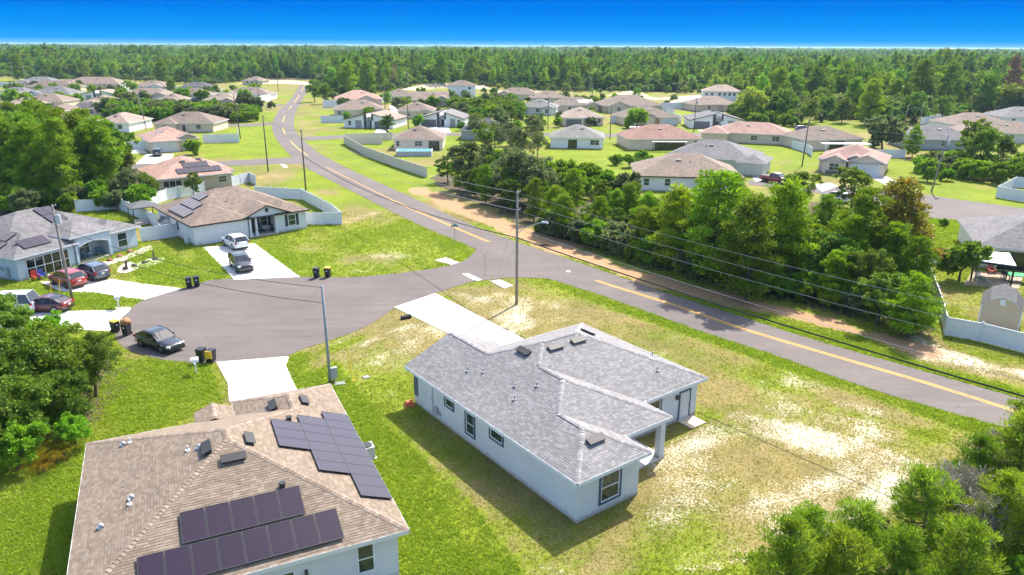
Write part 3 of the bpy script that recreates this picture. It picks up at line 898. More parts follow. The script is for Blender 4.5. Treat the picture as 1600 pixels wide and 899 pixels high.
def vent_pipe(root, p, r=.045, h=.4, mat=None):
    return MB().tube([(0, 0, -.1), (0, 0, h)], r, 8).box((0, 0, 0.03), (r * 5, r * 5, .03)).build('vent_pipe', mat or PIPE, root, loc=p)
def goose_vent(root, p, rz=0.0):
    mb = MB().tube([(0, 0, -.05), (0, 0, .08), (0, .02, .14), (0, .07, .17), (0, .12, .14), (0, .14, .08)], [.085, .085, .085, .08, .08, .08], 10)
    return mb.box((0, 0, .02), (.26, .26, .03)).build('roof_vent', M('vent_white', (.62, .63, .65), .4, .06), root, True, p, rz)

# hip and gable roofs on a rectangle: planes into 'top', edge boards into 'fas'
def roof_rect(top, fas, x0, x1, y0, y1, z, k, kind='hip', o=0.42, walls=None, t=0.17, axis=None):
    X0, X1, Y0, Y1 = x0 - o, x1 + o, y0 - o, y1 + o
    w_, d_ = X1 - X0, Y1 - Y0
    ax = axis or ('x' if w_ >= d_ else 'y')
    z += 0.0
    if kind == 'hip':
        hh = min(w_, d_) / 2
        if ax == 'x' and w_ < d_ or ax == 'y' and d_ < w_:
            ax = 'x' if w_ >= d_ else 'y'
        zr = z + hh * k
        if ax == 'x':
            a, b_ = (X0 + hh, (Y0 + Y1) / 2, zr), (X1 - hh, (Y0 + Y1) / 2, zr)
            top.quad((X0, Y0, z), (X1, Y0, z), b_, a); top.quad((X1, Y1, z), (X0, Y1, z), a, b_)
            top.quad((X0, Y1, z), (X0, Y0, z), a); top.quad((X1, Y0, z), (X1, Y1, z), b_)
        else:
            a, b_ = ((X0 + X1) / 2, Y0 + hh, zr), ((X0 + X1) / 2, Y1 - hh, zr)
            top.quad((X0, Y0, z), (X1, Y0, z), a); top.quad((X1, Y1, z), (X0, Y1, z), b_)
            top.quad((X0, Y1, z), (X0, Y0, z), a, b_); top.quad((X1, Y0, z), (X1, Y1, z), b_, a)
        ridge = [(X0, Y0, z), a]
    else:
        zr = z + (d_ if ax == 'x' else w_) / 2 * k
        zw = zr - o * 0 - 0.12
        if ax == 'x':
            ym = (Y0 + Y1) / 2
            a, b_ = (X0, ym, zr), (X1, ym, zr)
            top.quad((X0, Y0, z), (X1, Y0, z), b_, a); top.quad((X1, Y1, z), (X0, Y1, z), a, b_)
            for xx in (x0, x1):
                if walls is not None:
                    walls.quad((xx, y0, z - .1), (xx, y1, z - .1), (xx, ym, zw))
            for xx in (X0, X1):
                for ya in (Y0, Y1):
                    fas.quad((xx, ya, z + .01), (xx, ym, zr + .01), (xx, ym, zr - t), (xx, ya, z - t))
        else:
            xm = (X0 + X1) / 2
            a, b_ = (xm, Y0, zr), (xm, Y1, zr)
            top.quad((X0, Y1, z), (X0, Y0, z), a, b_); top.quad((X1, Y0, z), (X1, Y1, z), b_, a)
            for yy in (y0, y1):
                if walls is not None:
                    walls.quad((x0, yy, z - .1), (x1, yy, z - .1), (xm, yy, zw))
            for yy in (Y0, Y1):
                for xa in (X0, X1):
                    fas.quad((xa, yy, z + .01), (xm, yy, zr + .01), (xm, yy, zr - t), (xa, yy, z - t))
    # edge boards and soffit, a touch outside the roof planes
    e = 0.012
    fas.quad((X0 - e, Y0 - e, z - t), (X1 + e, Y0 - e, z - t), (X1 + e, Y0 - e, z + e), (X0 - e, Y0 - e, z + e)) if not (kind == 'gable' and ax == 'y') else None
    fas.quad((X1 + e, Y1 + e, z - t), (X0 - e, Y1 + e, z - t), (X0 - e, Y1 + e, z + e), (X1 + e, Y1 + e, z + e)) if not (kind == 'gable' and ax == 'y') else None
    if not (kind == 'gable' and ax == 'x'):
        fas.quad((X0 - e, Y1 + e, z - t), (X0 - e, Y0 - e, z - t), (X0 - e, Y0 - e, z + e), (X0 - e, Y1 + e, z + e))
        fas.quad((X1 + e, Y0 - e, z - t), (X1 + e, Y1 + e, z - t), (X1 + e, Y1 + e, z + e), (X1 + e, Y0 - e, z + e))
    fas.quad((X0, Y0, z - t), (X0, Y1, z - t), (X1, Y1, z - t), (X1, Y0, z - t))
    return zr

ROOFS = {'brown': (0.20, 0.155, 0.125), 'pink': (0.34, 0.215, 0.175), 'grey': (0.155, 0.15, 0.155), 'dark': (0.085, 0.085, 0.09),
         'red': (0.25, 0.145, 0.115), 'tan': (0.27, 0.215, 0.175), 'greygreen': (0.18, 0.18, 0.165), 'white': (0.6, 0.6, 0.6)}
WALLS = {'white': (0.80, 0.79, 0.78), 'cream': (0.74, 0.65, 0.53), 'tan': (0.64, 0.52, 0.40), 'pinktan': (0.68, 0.54, 0.45), 'grey': (0.36, 0.36, 0.36),
         'olive': (0.44, 0.37, 0.27), 'blue': (0.42, 0.50, 0.58), 'lightgrey': (0.66, 0.66, 0.68), 'sage': (0.44, 0.45, 0.40)}
def wallmat(c):
    return M('stucco_' + c, WALLS[c], 0.88, 0.06, 0.8, bmp=0.25, splash=True)
class House:
    """a house on a rectangle whose camera-side wall runs p0 -> p1; local x along it, local y away into the lot"""
    def __init__(s, label, p0, p1, depth, wall, roof, eave=2.65, k=0.42, name='house', fas=None):
        d = Vector((p1[0] - p0[0], p1[1] - p0[1]))
        s.w, s.d, s.z, s.k = d.length, depth, eave, k
        s.rz = math.atan2(d.y, d.x)
        s.root = thing(name, label, 'house', (p0[0], p0[1], 0), s.rz)
        s.walls, s.top, s.fas = MB(), MB(), MB()
        s.wm, s.rm, s.fm = wallmat(wall), roofmat('roof_' + roof, ROOFS[roof]), fas or FASCIA
        s.p0, s.n = p0, 0
    def wld(s, x, y):
        c, sn = math.cos(s.rz), math.sin(s.rz)
        return (s.p0[0] + x * c - y * sn, s.p0[1] + x * sn + y * c)
    def block(s, x0, x1, y0, y1, kind='hip', axis=None, dz=0.0, k=None, o=0.42, storeys=None):
        s.n += 1
        z = s.z + dz + 0.004 * s.n
        h = z - 0.1
        s.walls.quad((x0, y0, 0), (x1, y0, 0), (x1, y0, h), (x0, y0, h))
        s.walls.quad((x1, y0, 0), (x1, y1, 0), (x1, y1, h), (x1, y0, h))
        s.walls.quad((x1, y1, 0), (x0, y1, 0), (x0, y1, h), (x1, y1, h))
        s.walls.quad((x0, y1, 0), (x0, y0, 0), (x0, y0, h), (x0, y1, h))
        zr = roof_rect(s.top, s.fas, x0, x1, y0, y1, z, k or s.k, kind, o, s.walls, axis=axis)
        HOUSE_FOOT.append([s.wld(x0 - .1, y0 - .1), s.wld(x1 + .1, y0 - .1), s.wld(x1 + .1, y1 + .1), s.wld(x0 - .1, y1 + .1)])
        return zr
    def done(s):
        s.walls.build('wall', s.wm, s.root)
        s.top.build('roof', s.rm, s.root)
        s.fas.build('fascia', s.fm, s.root)
        return s.root
    def solar(s, x, y, nx, ny, side='f', w=1.03, h=1.68, y0=None):
        """rows of panels on the main roof's camera-side ('f') or right ('r') or left ('l') plane; y is the run from the eave"""
        sl = math.atan(s.k)
        for i in range(nx):
            for j in range(ny):
                if side == 'f':
                    run = y + j * (h + .02) * math.cos(sl)
                    m4 = Matrix.Translation((x + i * (w + .02), -0.42 + run, s.z + run * s.k + .1)) @ Matrix.Rotation(sl, 4, 'X')
                elif side == 'r':
                    run = x + j * (h + .02) * math.cos(sl)
                    m4 = Matrix.Translation((s.w + 0.42 - run, y + i * (w + .02), s.z + run * s.k + .1)) @ Matrix.Rotation(R(90), 4, 'Z') @ Matrix.Rotation(sl, 4, 'X')
                else:
                    run = x + j * (h + .02) * math.cos(sl)
                    m4 = Matrix.Translation((-0.42 + run, y + (i + 1) * (w + .02), s.z + run * s.k + .1)) @ Matrix.Rotation(R(-90), 4, 'Z') @ Matrix.Rotation(sl, 4, 'X')
                solar_panel(s.root, m4, w, h)
    def vents(s, *pts):
        for x, y in pts:      # on the camera-side plane
            roof_vent(s.root, (x, -0.42 + y, s.z + y * s.k + .01), 0, math.atan(s.k), .8)
    def win(s, *xs, y=0.0, w=1.0, h=1.3, z=0.9, ang=0.0, split=1, pane=None):
        for x in xs:
            window(s.root, x, y - (0.0 if ang == 0 else 0), ang, w, h, z, split=split, pane=pane)
    def sidewin(s, *ys, w=1.0, h=1.3, z=.9, right=True, x=None):
        for y in ys:
            window(s.root, (s.w if x is None else x) if right else (0 if x is None else x), y, R(90) if right else R(-90), w, h, z)

# shingle tabs laid in courses over a roof plane, every tab its own wedge
def lay_shingles(V_, Q_, poly, up, course=0.145, tab=0.27, lift=0.014):
    P_ = [Vector(p) for p in poly]
    nrm = Vector((0, 0, 0))
    for i in range(len(P_)):
        nrm += P_[i].cross(P_[(i + 1) % len(P_)])
    nrm.normalize()
    if nrm.z < 0:
        nrm = -nrm
    t_ = (Vector((0, 0, 1)) - nrm * nrm.z).normalized()
    s_ = t_.cross(nrm).normalized()
    o_ = P_[0]
    L = [((p - o_).dot(s_), (p - o_).dot(t_)) for p in P_]
    tmin, tmax = min(q[1] for q in L), max(q[1] for q in L)
    def cuts(t):
        r_ = []
        for i in range(len(L)):
            (a, b), (c, d) = L[i], L[(i + 1) % len(L)]
            if (b > t) != (d > t):
                r_.append(a + (c - a) * (t - b) / (d - b))
        return sorted(r_)
    row, t = 0, tmin
    while t < tmax - 0.02:
        t2 = min(t + course * 1.06, tmax)
        cm = cuts((t + t2) / 2)
        c1, c2 = cuts(t + 1e-4), cuts(t2 - 1e-4)
        if len(c1) != len(cm):
            c1 = cm
        if len(c2) != len(cm):
            c2 = cm
        for k in range(0, len(cm) - 1, 2):
            lo1, hi1, lo2, hi2 = c1[k], c1[k + 1], c2[k], c2[k + 1]
            x = min(lo1, lo2) - rnd.random() * tab
            while x < max(hi1, hi2):
                x2 = x + tab * rnd.choice((0.55, 0.8, 1.0, 1.0, 1.25))
                a1, b1 = min(max(x, lo1), hi1), min(max(x2 - .006, lo1), hi1)
                a2, b2 = min(max(x, lo2), hi2), min(max(x2 - .006, lo2), hi2)
                if (b1 - a1) + (b2 - a2) > 0.03:
                    lf = lift * (0.7 + 0.7 * rnd.random())
                    base = len(V_)
                    for (sx, tt, nn) in ((a1, t, lf), (b1, t, lf), (b2, t2, .004), (a2, t2, .004), (a1, t, .001), (b1, t, .001)):
                        V_.append(tuple(o_ + s_ * sx + t_ * tt + nrm * nn))
                    Q_.append((base, base + 1, base + 2, base + 3))
                    Q_.append((base + 4, base + 5, base + 1, base))
                x = x2
        t += course
        row += 1
def lay_caps(V_, Q_, a, b, step=0.2, half=0.15, drop=0.06):
    a, b = Vector(a), Vector(b)
    d = (b - a)
    n_ = int(d.length / step)
    d.normalize()
    s_ = d.cross(Vector((0, 0, 1))).normalized()
    for i in range(n_):
        p, q = a + d * (i * step), a + d * ((i + 1) * step + .04)
        lf = .05 + .01 * rnd.random()
        base = len(V_)
        for c_, h_ in ((p, lf), (q, .028)):
            for k in (-1, 0, 1):
                V_.append(tuple(c_ + s_ * (k * half) + Vector((0, 0, h_ - (drop if k else 0)))))
        Q_.append((base, base + 1, base + 4, base + 3))
        Q_.append((base + 1, base + 2, base + 5, base + 4))
def shingle_part(name, V_, Q_, mat, root):
    me = bpy.data.meshes.new(name)
    me.from_pydata(V_, [], Q_)
    me.materials.append(mat)
    o = link(name, me, root)
    o['kind'] = 'stuff'
    return o

# ------------------------------------------------------------------ the new pale house in the middle
def new_house():
    rz, org, ze, k = R(-53.3), (-7.4536, 47.1825, 0), 2.8, 0.43
    root = thing('house', 'new pale blue-grey stucco house with grey shingle roof and navy window trim', 'house', org, rz)
    z = lambda d: ze + k * d
    N1, N2, N3, N4 = (15.405, 2.725, z(2.725)), (13.325, 2.725, z(2.725)), (11.32, 4.73, z(4.73)), (8.97, 4.73, z(4.73))
    Nt, Tr, P1, P2 = (7.35, 6.35, z(6.35)), (7.35, 9.25, z(6.35)), (0, 3.8, z(3.8)), (4.8, 3.8, z(3.8))
    e = lambda u, v: (u, v, ze)
    planes = [
        [e(0, 0), e(18.13, 0), N1, N2, N3, N4, Nt, P2, P1],
        [e(18.13, 0), e(18.13, 5.45), N1],
        [N1, e(18.13, 5.45), e(16.05, 5.45), N2],
        [e(16.05, 5.45), e(16.05, 9.45), N3, N2],
        [N3, e(16.05, 9.45), e(13.7, 9.45), N4],
        [e(13.7, 9.45), e(13.7, 15.6), Tr, Nt, N4],
        [e(13.7, 15.6), e(1, 15.6), Tr],
        [e(1, 15.6), e(1, 7.6), P2, Nt, Tr],
        [P1, P2, e(1, 7.6), e(0, 7.6)]]
    deck = MB()
    V_, Q_ = [], []
    for p in planes:
        deck.quad(*[(q[0], q[1], q[2] - .01) for q in p])
        lay_shingles(V_, Q_, p, None)
    SH = shingle('shingle_grey', (0.175, 0.167, 0.167), (0.215, 0.206, 0.205), (0.265, 0.255, 0.254))
    roof = deck.build('roof', M('roof_felt', (0.12, 0.12, 0.125), 0.95, 0.1), root)
    shingle_part('shingles', V_, Q_, SH, roof)
    V_, Q_ = [], []
    for a, b in ((e(18.13, 0), N1), (e(18.13, 5.45), N1), (N1, N2), (N2, N3), (e(16.05, 9.45), N3), (N3, N4), (N4, Nt), (Nt, Tr),
                 (e(13.7, 15.6), Tr), (e(1, 15.6), Tr), (P2, Nt), (P1, P2)):
        lay_caps(V_, Q_, a, b)
    shingle_part('ridge_caps', V_, Q_, shingle('shingle_grey_cap', (0.22, 0.21, 0.21), (0.27, 0.26, 0.26), (0.36, 0.35, 0.35)), roof)
    # fascia and soffit
    ol = [(0, 0), (18.13, 0), (18.13, 5.45), (16.05, 5.45), (16.05, 9.45), (13.7, 9.45), (13.7, 15.6), (1, 15.6), (1, 7.6), (0, 7.6)]
    f = MB()
    for i in range(len(ol)):
        a, b = ol[i], ol[(i + 1) % len(ol)]
        if a[0] == 0 and b[0] == 0:
            continue
        d = Vector((b[0] - a[0], b[1] - a[1], 0)).normalized()
        nn = Vector((d.y, -d.x, 0)) * 0.02
        f.quad((a[0] + nn.x, a[1] + nn.y, ze - .2), (b[0] + nn.x, b[1] + nn.y, ze - .2), (b[0] + nn.x, b[1] + nn.y, ze + .012), (a[0] + nn.x, a[1] + nn.y, ze + .012))
        f.quad((a[0] + nn.x, a[1] + nn.y, ze + .012), (b[0] + nn.x, b[1] + nn.y, ze + .012), (b[0], b[1], ze + .012), (a[0], a[1], ze + .012))
    f.quad((-.02, 0, ze - .2), (-.02, 3.8, z(3.8) - .2), (-.02, 3.8, z(3.8) + .01), (-.02, 0, ze + .01))
    f.quad((-.02, 7.6, ze - .2), (-.02, 3.8, z(3.8) - .2), (-.02, 3.8, z(3.8) + .01), (-.02, 7.6, ze + .01))
    b0 = len(f.v)
    f.v += [(p[0], p[1], ze - .19) for p in ol]
    for t in tessellate_polygon([[Vector((p[0], p[1], 0)) for p in ol]]):
        f.f.append(tuple(b0 + i for i in t))
    f.build('fascia', M('fascia_pale', (0.60, 0.635, 0.68), 0.6, 0.05), root)
    # walls
    wl = [(.45, .45), (17.68, .45), (17.68, 5.0), (13.25, 5.0), (13.25, 15.15), (1.45, 15.15), (1.45, 7.15), (.45, 7.15)]
    wb = MB()
    for i in range(len(wl)):
        a, b = wl[i], wl[(i + 1) % len(wl)]
        wb.quad((a[0], a[1], 0), (b[0], b[1], 0), (b[0], b[1], ze - .15), (a[0], a[1], ze - .15))
    wb.quad((.45, .45, ze - .2), (.45, 7.15, ze - .2), (.45, 3.8, z(3.35) - .05))
    wb.build('wall', M('stucco_pale_blue', (0.56, 0.595, 0.63), 0.9, 0.05, 0.7, bmp=0.45, splash=True), root)
    HOUSE_FOOT.append([(org[0] + u * math.cos(rz) - v * math.sin(rz), org[1] + u * math.sin(rz) + v * math.cos(rz)) for u, v in wl])
    NAVY = M('trim_navy', (0.075, 0.10, 0.16), 0.6, 0.08)
    window(root, 5.1, .45, 0, .92, .55, 1.62, NAVY, .13, PANE, False)
    window(root, 7.56, .45, 0, .88, 1.45, .72, NAVY, .13, PANE)
    window(root, 10.4, .45, 0, 1.2, .62, 1.6, NAVY, .13, PANE, False)
    window(root, 17.68, 2.8, R(90), 1.36, 1.68, .62, NAVY, .14, PANE)
    window(root, 13.25, 10.9, R(90), 1.2, 1.3, .95, NAVY, .12, PANE2)
    window(root, .45, 3.9, R(-90), 1.6, 1.5, .8, NAVY, .13, PANE)
    window(root, 15.3, 5.0, R(180), 1.6, 1.9, .2, NAVY, .12, PANE2)
    door(root, 13.25, 13.92, R(90), .95, 2.03, M('door_pale', (0.50, 0.53, 0.57), 0.5, 0.05), NAVY)
    garage(root, 1.45, 11.6, R(-90), 4.9, 2.15)
    MB().b2(.5, 1.02, .405, .45, .72, 2.2).build('shutter', NAVY, root)
    # lanai: slab, beam, corner column
    MB().b2(13.25, 15.9, 5.0, 9.2, 0, .1).build('patio_slab', CONC_NEW, root)
    MB().b2(15.45, 15.85, 8.75, 9.15, .1, 2.4).b2(15.42, 15.88, 8.72, 9.18, .1, .28).build('column', M('stucco_pale_blue', (0,) * 3), root)
    MB().b2(15.47, 15.83, 5.0, 9.15, 2.36, 2.6).b2(13.25, 15.47, 8.77, 9.13, 2.36, 2.597).build('beam', M('stucco_pale_blue', (0,) * 3), root)
    MB().b2(13.25, 14.55, 13.3, 14.75, 0, .09).build('door_pad', M('pad_tan', (0.5, 0.40, 0.30), .9, .08), root)
    MB().b2(13.26, 13.42, 13.0, 13.16, 1.75, 2.05).build('wall_lamp', DOOR, root)
    # conduit, meter and box on the side wall
    MB().tube([(3.0, .42, .2), (3.0, .42, 2.45)], .03, 6).box((3.0, .40, 1.35), (.2, .1, .3)).build('conduit', M('pvc_grey', (.38, .42, .46), .6, .06), root)
    MB().box((3.55, .37, .75), (.32, .16, .5)).box((3.9, .39, .62), (.2, .1, .25)).build('meter_box', M('meter_grey', (.33, .35, .37), .5, .1), root)
    # roof pieces
    sl = math.atan(k)
    for (u, v, pz, a) in ((7.0, 5.1, 4.98, 0), (8.05, 6.85, 5.22, R(90)), (8.05, 8.85, 5.22, R(90)), (16.35, 2.83, 3.57, R(90)), (6.4, 11.2, 4.67, R(180))):
        roof_vent(roof, (u, v, pz + .02), a, sl, 1.15)
    for (u, v, pz, h) in ((4.93, 2.02, 3.67, .32), (6.03, 2.5, 3.88, .25), (10.4, 3.48, 4.3, .3), (10.05, 2.04, 3.68, .3), (9.12, 2.78, 4.0, .22), (12.02, 12.41, 3.52, .35), (9.9, 14.2, 3.4, .35)):
        vent_pipe(roof, (u, v, pz), .045, h)
    return root
new_house()

# ------------------------------------------------------------------ the tan-roofed house with solar panels in the near left
def solar_house():
    rz, org, ze, k = R(115.3), (-4.677, 28.881, 0), 2.8, 0.40
    root = thing('house', 'white stucco house with tan shingle roof carrying two solar arrays, nearest left', 'house', org, rz)
    P = lambda x, y, zz=None: (y, x, ze if zz is None else zz)      # x runs left along the eave, y runs back
    z = lambda d: ze + k * d
    W_, hw = 13.95, 6.975
    AF, AB, GA, GR = P(hw, hw, z(hw)), P(hw, 8.025, z(hw)), P(3.065, 13.935, z(3.065)), P(3.065, 11.935, z(3.065))
    planes = [[P(0, 0), P(0, 17), GA, GR, AB, AF], [P(0, 17), P(6.13, 17), GA], [GA, P(6.13, 17), P(6.13, 15), GR],
              [P(6.13, 15), P(W_, 15), AB, GR], [P(W_, 15), P(W_, 0), AF, AB], [P(W_, 0), P(0, 0), AF]]
    py = ze + .02
    pr = py + k * 1.1
    planes += [[(14.2, 7.25, pr), (16.3, 7.25, pr), (16.3, 8.35, py), (14.2, 8.35, py)], [(14.2, 7.25, pr), (16.3, 7.25, pr), (16.3, 6.15, py), (14.2, 6.15, py)]]
    deck, V_, Q_ = MB(), [], []
    for p in planes:
        deck.quad(*[(q[0], q[1], q[2] - .01) for q in p])
        lay_shingles(V_, Q_, p, None, lift=.016)
    SH = shingle('shingle_tan', (0.175, 0.133, 0.097), (0.213, 0.166, 0.124), (0.256, 0.204, 0.157))
    roof = deck.build('roof', M('roof_felt_tan', (0.2, 0.15, 0.12), 0.95, 0.1), root)
    shingle_part('shingles', V_, Q_, SH, roof)
    V_, Q_ = [], []
    for a, b in ((P(0, 0), AF), (P(W_, 0), AF), (AF, AB), (P(W_, 15), AB), (GR, AB), (GA, GR), (P(0, 17), GA), (P(6.13, 17), GA), ((16.3, 7.25, pr), (14.3, 7.25, pr))):
        lay_caps(V_, Q_, a, b)
    shingle_part('ridge_caps', V_, Q_, shingle('shingle_tan_cap', (0.21, 0.157, 0.12), (0.27, 0.205, 0.16), (0.35, 0.275, 0.22)), roof)
    ol = [P(0, 0), P(W_, 0), P(W_, 15), P(6.13, 15), P(6.13, 17), P(0, 17)]
    f = MB()
    for i in range(len(ol)):
        a, b = ol[i], ol[(i + 1) % len(ol)]
        d = Vector((b[0] - a[0], b[1] - a[1], 0)).normalized()
        nn = Vector((-d.y, d.x, 0)) * 0.02
        for s_ in (1,):
            f.quad((a[0] + nn.x, a[1] + nn.y, ze - .2), (b[0] + nn.x, b[1] + nn.y, ze - .2), (b[0] + nn.x, b[1] + nn.y, ze + .015), (a[0] + nn.x, a[1] + nn.y, ze + .015))
            f.quad((a[0] + nn.x, a[1] + nn.y, ze + .015), (b[0] + nn.x, b[1] + nn.y, ze + .015), (b[0], b[1], ze + .015), (a[0], a[1], ze + .015))
    b0 = len(f.v)
    f.v += [(p[0], p[1], ze - .19) for p in ol]
    for t in tessellate_polygon([[Vector((p[0], p[1], 0)) for p in ol]]):
        f.f.append(tuple(b0 + i for i in t))
    f.build('fascia', M('fascia_warm', (0.62, 0.615, 0.62), 0.6, 0.05), root)
    wl = [P(.45, .45), P(W_ - .45, .45), P(W_ - .45, 14.55), P(5.68, 14.55), P(5.68, 16.55), P(.45, 16.55)]
    wb = MB()
    for i in range(len(wl)):
        a, b = wl[i], wl[(i + 1) % len(wl)]
        wb.quad((a[0], a[1], 0), (b[0], b[1], 0), (b[0], b[1], ze - .15), (a[0], a[1], ze - .15))
    wb.build('wall', M('stucco_white_lilac', (0.60, 0.60, 0.62), 0.9, 0.05, 0.7, bmp=0.45, splash=True), root)
    HOUSE_FOOT.append([(org[0] + p[0] * math.cos(rz) - p[1] * math.sin(rz), org[1] + p[0] * math.sin(rz) + p[1] * math.cos(rz)) for p in wl])
    # camera-side wall is at local x = .45, facing -x
    window(root, .45, 1.98, R(-90), .8, 1.5, .82)
    window(root, .45, 5.9, R(-90), 1.5, 1.1, .9)
    window(root, .45, 9.5, R(-90), 1.5, 1.5, .82)
    MB().b2(.32, .45, 4.6, 4.74, 1.6, 1.85).build('wall_lamp', DOOR, root)
    MB().b2(.40, .45, 1.2, 1.26, 2.28, 2.36).build('camera_dome', FRAME, root)
    window(root, 12.5, .45, 0, .9, 1.4, .85)
    garage(root, 16.55, 3.0, R(90), 4.8, 2.15)
    for yy in (14.5, 16.1):
        MB().tube([(yy, 8.1, 0), (yy, 8.1, 2.7)], .09, 8).build('porch_post', FRAME, root)
    # panels: local frame of the slope facing the camera: x' = -y local..., slope rises along +x
    sl = math.atan(k)
    up_f = Matrix(((math.cos(sl), 0, -math.sin(sl)), (0, 1, 0), (math.sin(sl), 0, math.cos(sl)))).to_4x4()
    def panel_front(x, y):     # x along eave (left), y run from eave; portrait
        m4 = Matrix.Translation((y, x, z(y) + .11)) @ up_f @ Matrix.Rotation(R(90), 4, 'Z') @ Matrix.Translation((0, -1.62, 0))
        return solar_panel(root, m4, 1.02, 1.62)
    for i in range(8):
        panel_front(2.9 + i * 1.04, .33)
    for i in range(5):
        panel_front(4.25 + i * 1.04, 1.93)
    up_r = Matrix.Rotation(sl, 4, 'X')
    def panel_right(y, x):     # slope rising along local +y (x run from eave)
        m4 = Matrix.Translation((y, x, z(x) + .11)) @ up_r
        return solar_panel(root, m4, 1.03, 1.62)
    for i in range(9):
        panel_right(2.5 + i * 1.05, .06)
    for i in range(6):
        panel_right(4.6 + i * 1.05, 1.58)
    for i in range(3):
        panel_right(6.7 + i * 1.05, 3.1)
    # vents
    for (x, y, pz, a) in ((7.9, 6.95, 5.24, R(180)), (6.85, 5.75, 5.1, R(-90)), (6.0, 7.1, 5.2, 0), (2.3, 13.3, 3.72, 0), (4.0, 13.5, 3.65, R(180))):
        roof_vent(roof, (y, x, pz + .02), a, sl, 1.1)
    for (x, y, pz) in ((11.98, 12.36, 3.59), (11.47, 6.41, 3.79), (12.76, 5.36, 3.28), (8.31, 7.59, 5.05)):
        goose_vent(roof, (y, x, pz), R(140))
    for (x, y, pz) in ((11.6, 12.2, 3.74), (11.5, 5.9, 3.78), (8.8, 7.9, 4.86)):
        vent_pipe(roof, (y, x, pz), .04, .3, FRAME)
    for (x, y, pz) in ((4.97, 3.65, 4.26), (3.6, 10.2, 4.24)):
        MB().tube([(0, 0, -.05), (0, 0, .2)], .13, 10).tube([(0, 0, .2), (0, 0, .26)], .17, 10).build('flue', VENT, roof, loc=(y, x, pz))
    return root
solar_house()
tag(thing('air_conditioner', 'grey air conditioner beside the right wall of the near solar house', 'air conditioner', (-8.82, 39.86), R(115)))
_ac = bpy.data.objects['air_conditioner']
MB().box((0, 0, .42), (.8, .8, .75)).build('casing', M('ac_grey', (.42, .43, .43), .5, .08), _ac)
MB().tube([(0, 0, .79), (0, 0, .85)], .33, 14).build('fan_guard', VENT, _ac)
MB().box((0, 0, .03), (1, 1, .06)).build('pad', CONC, _ac)

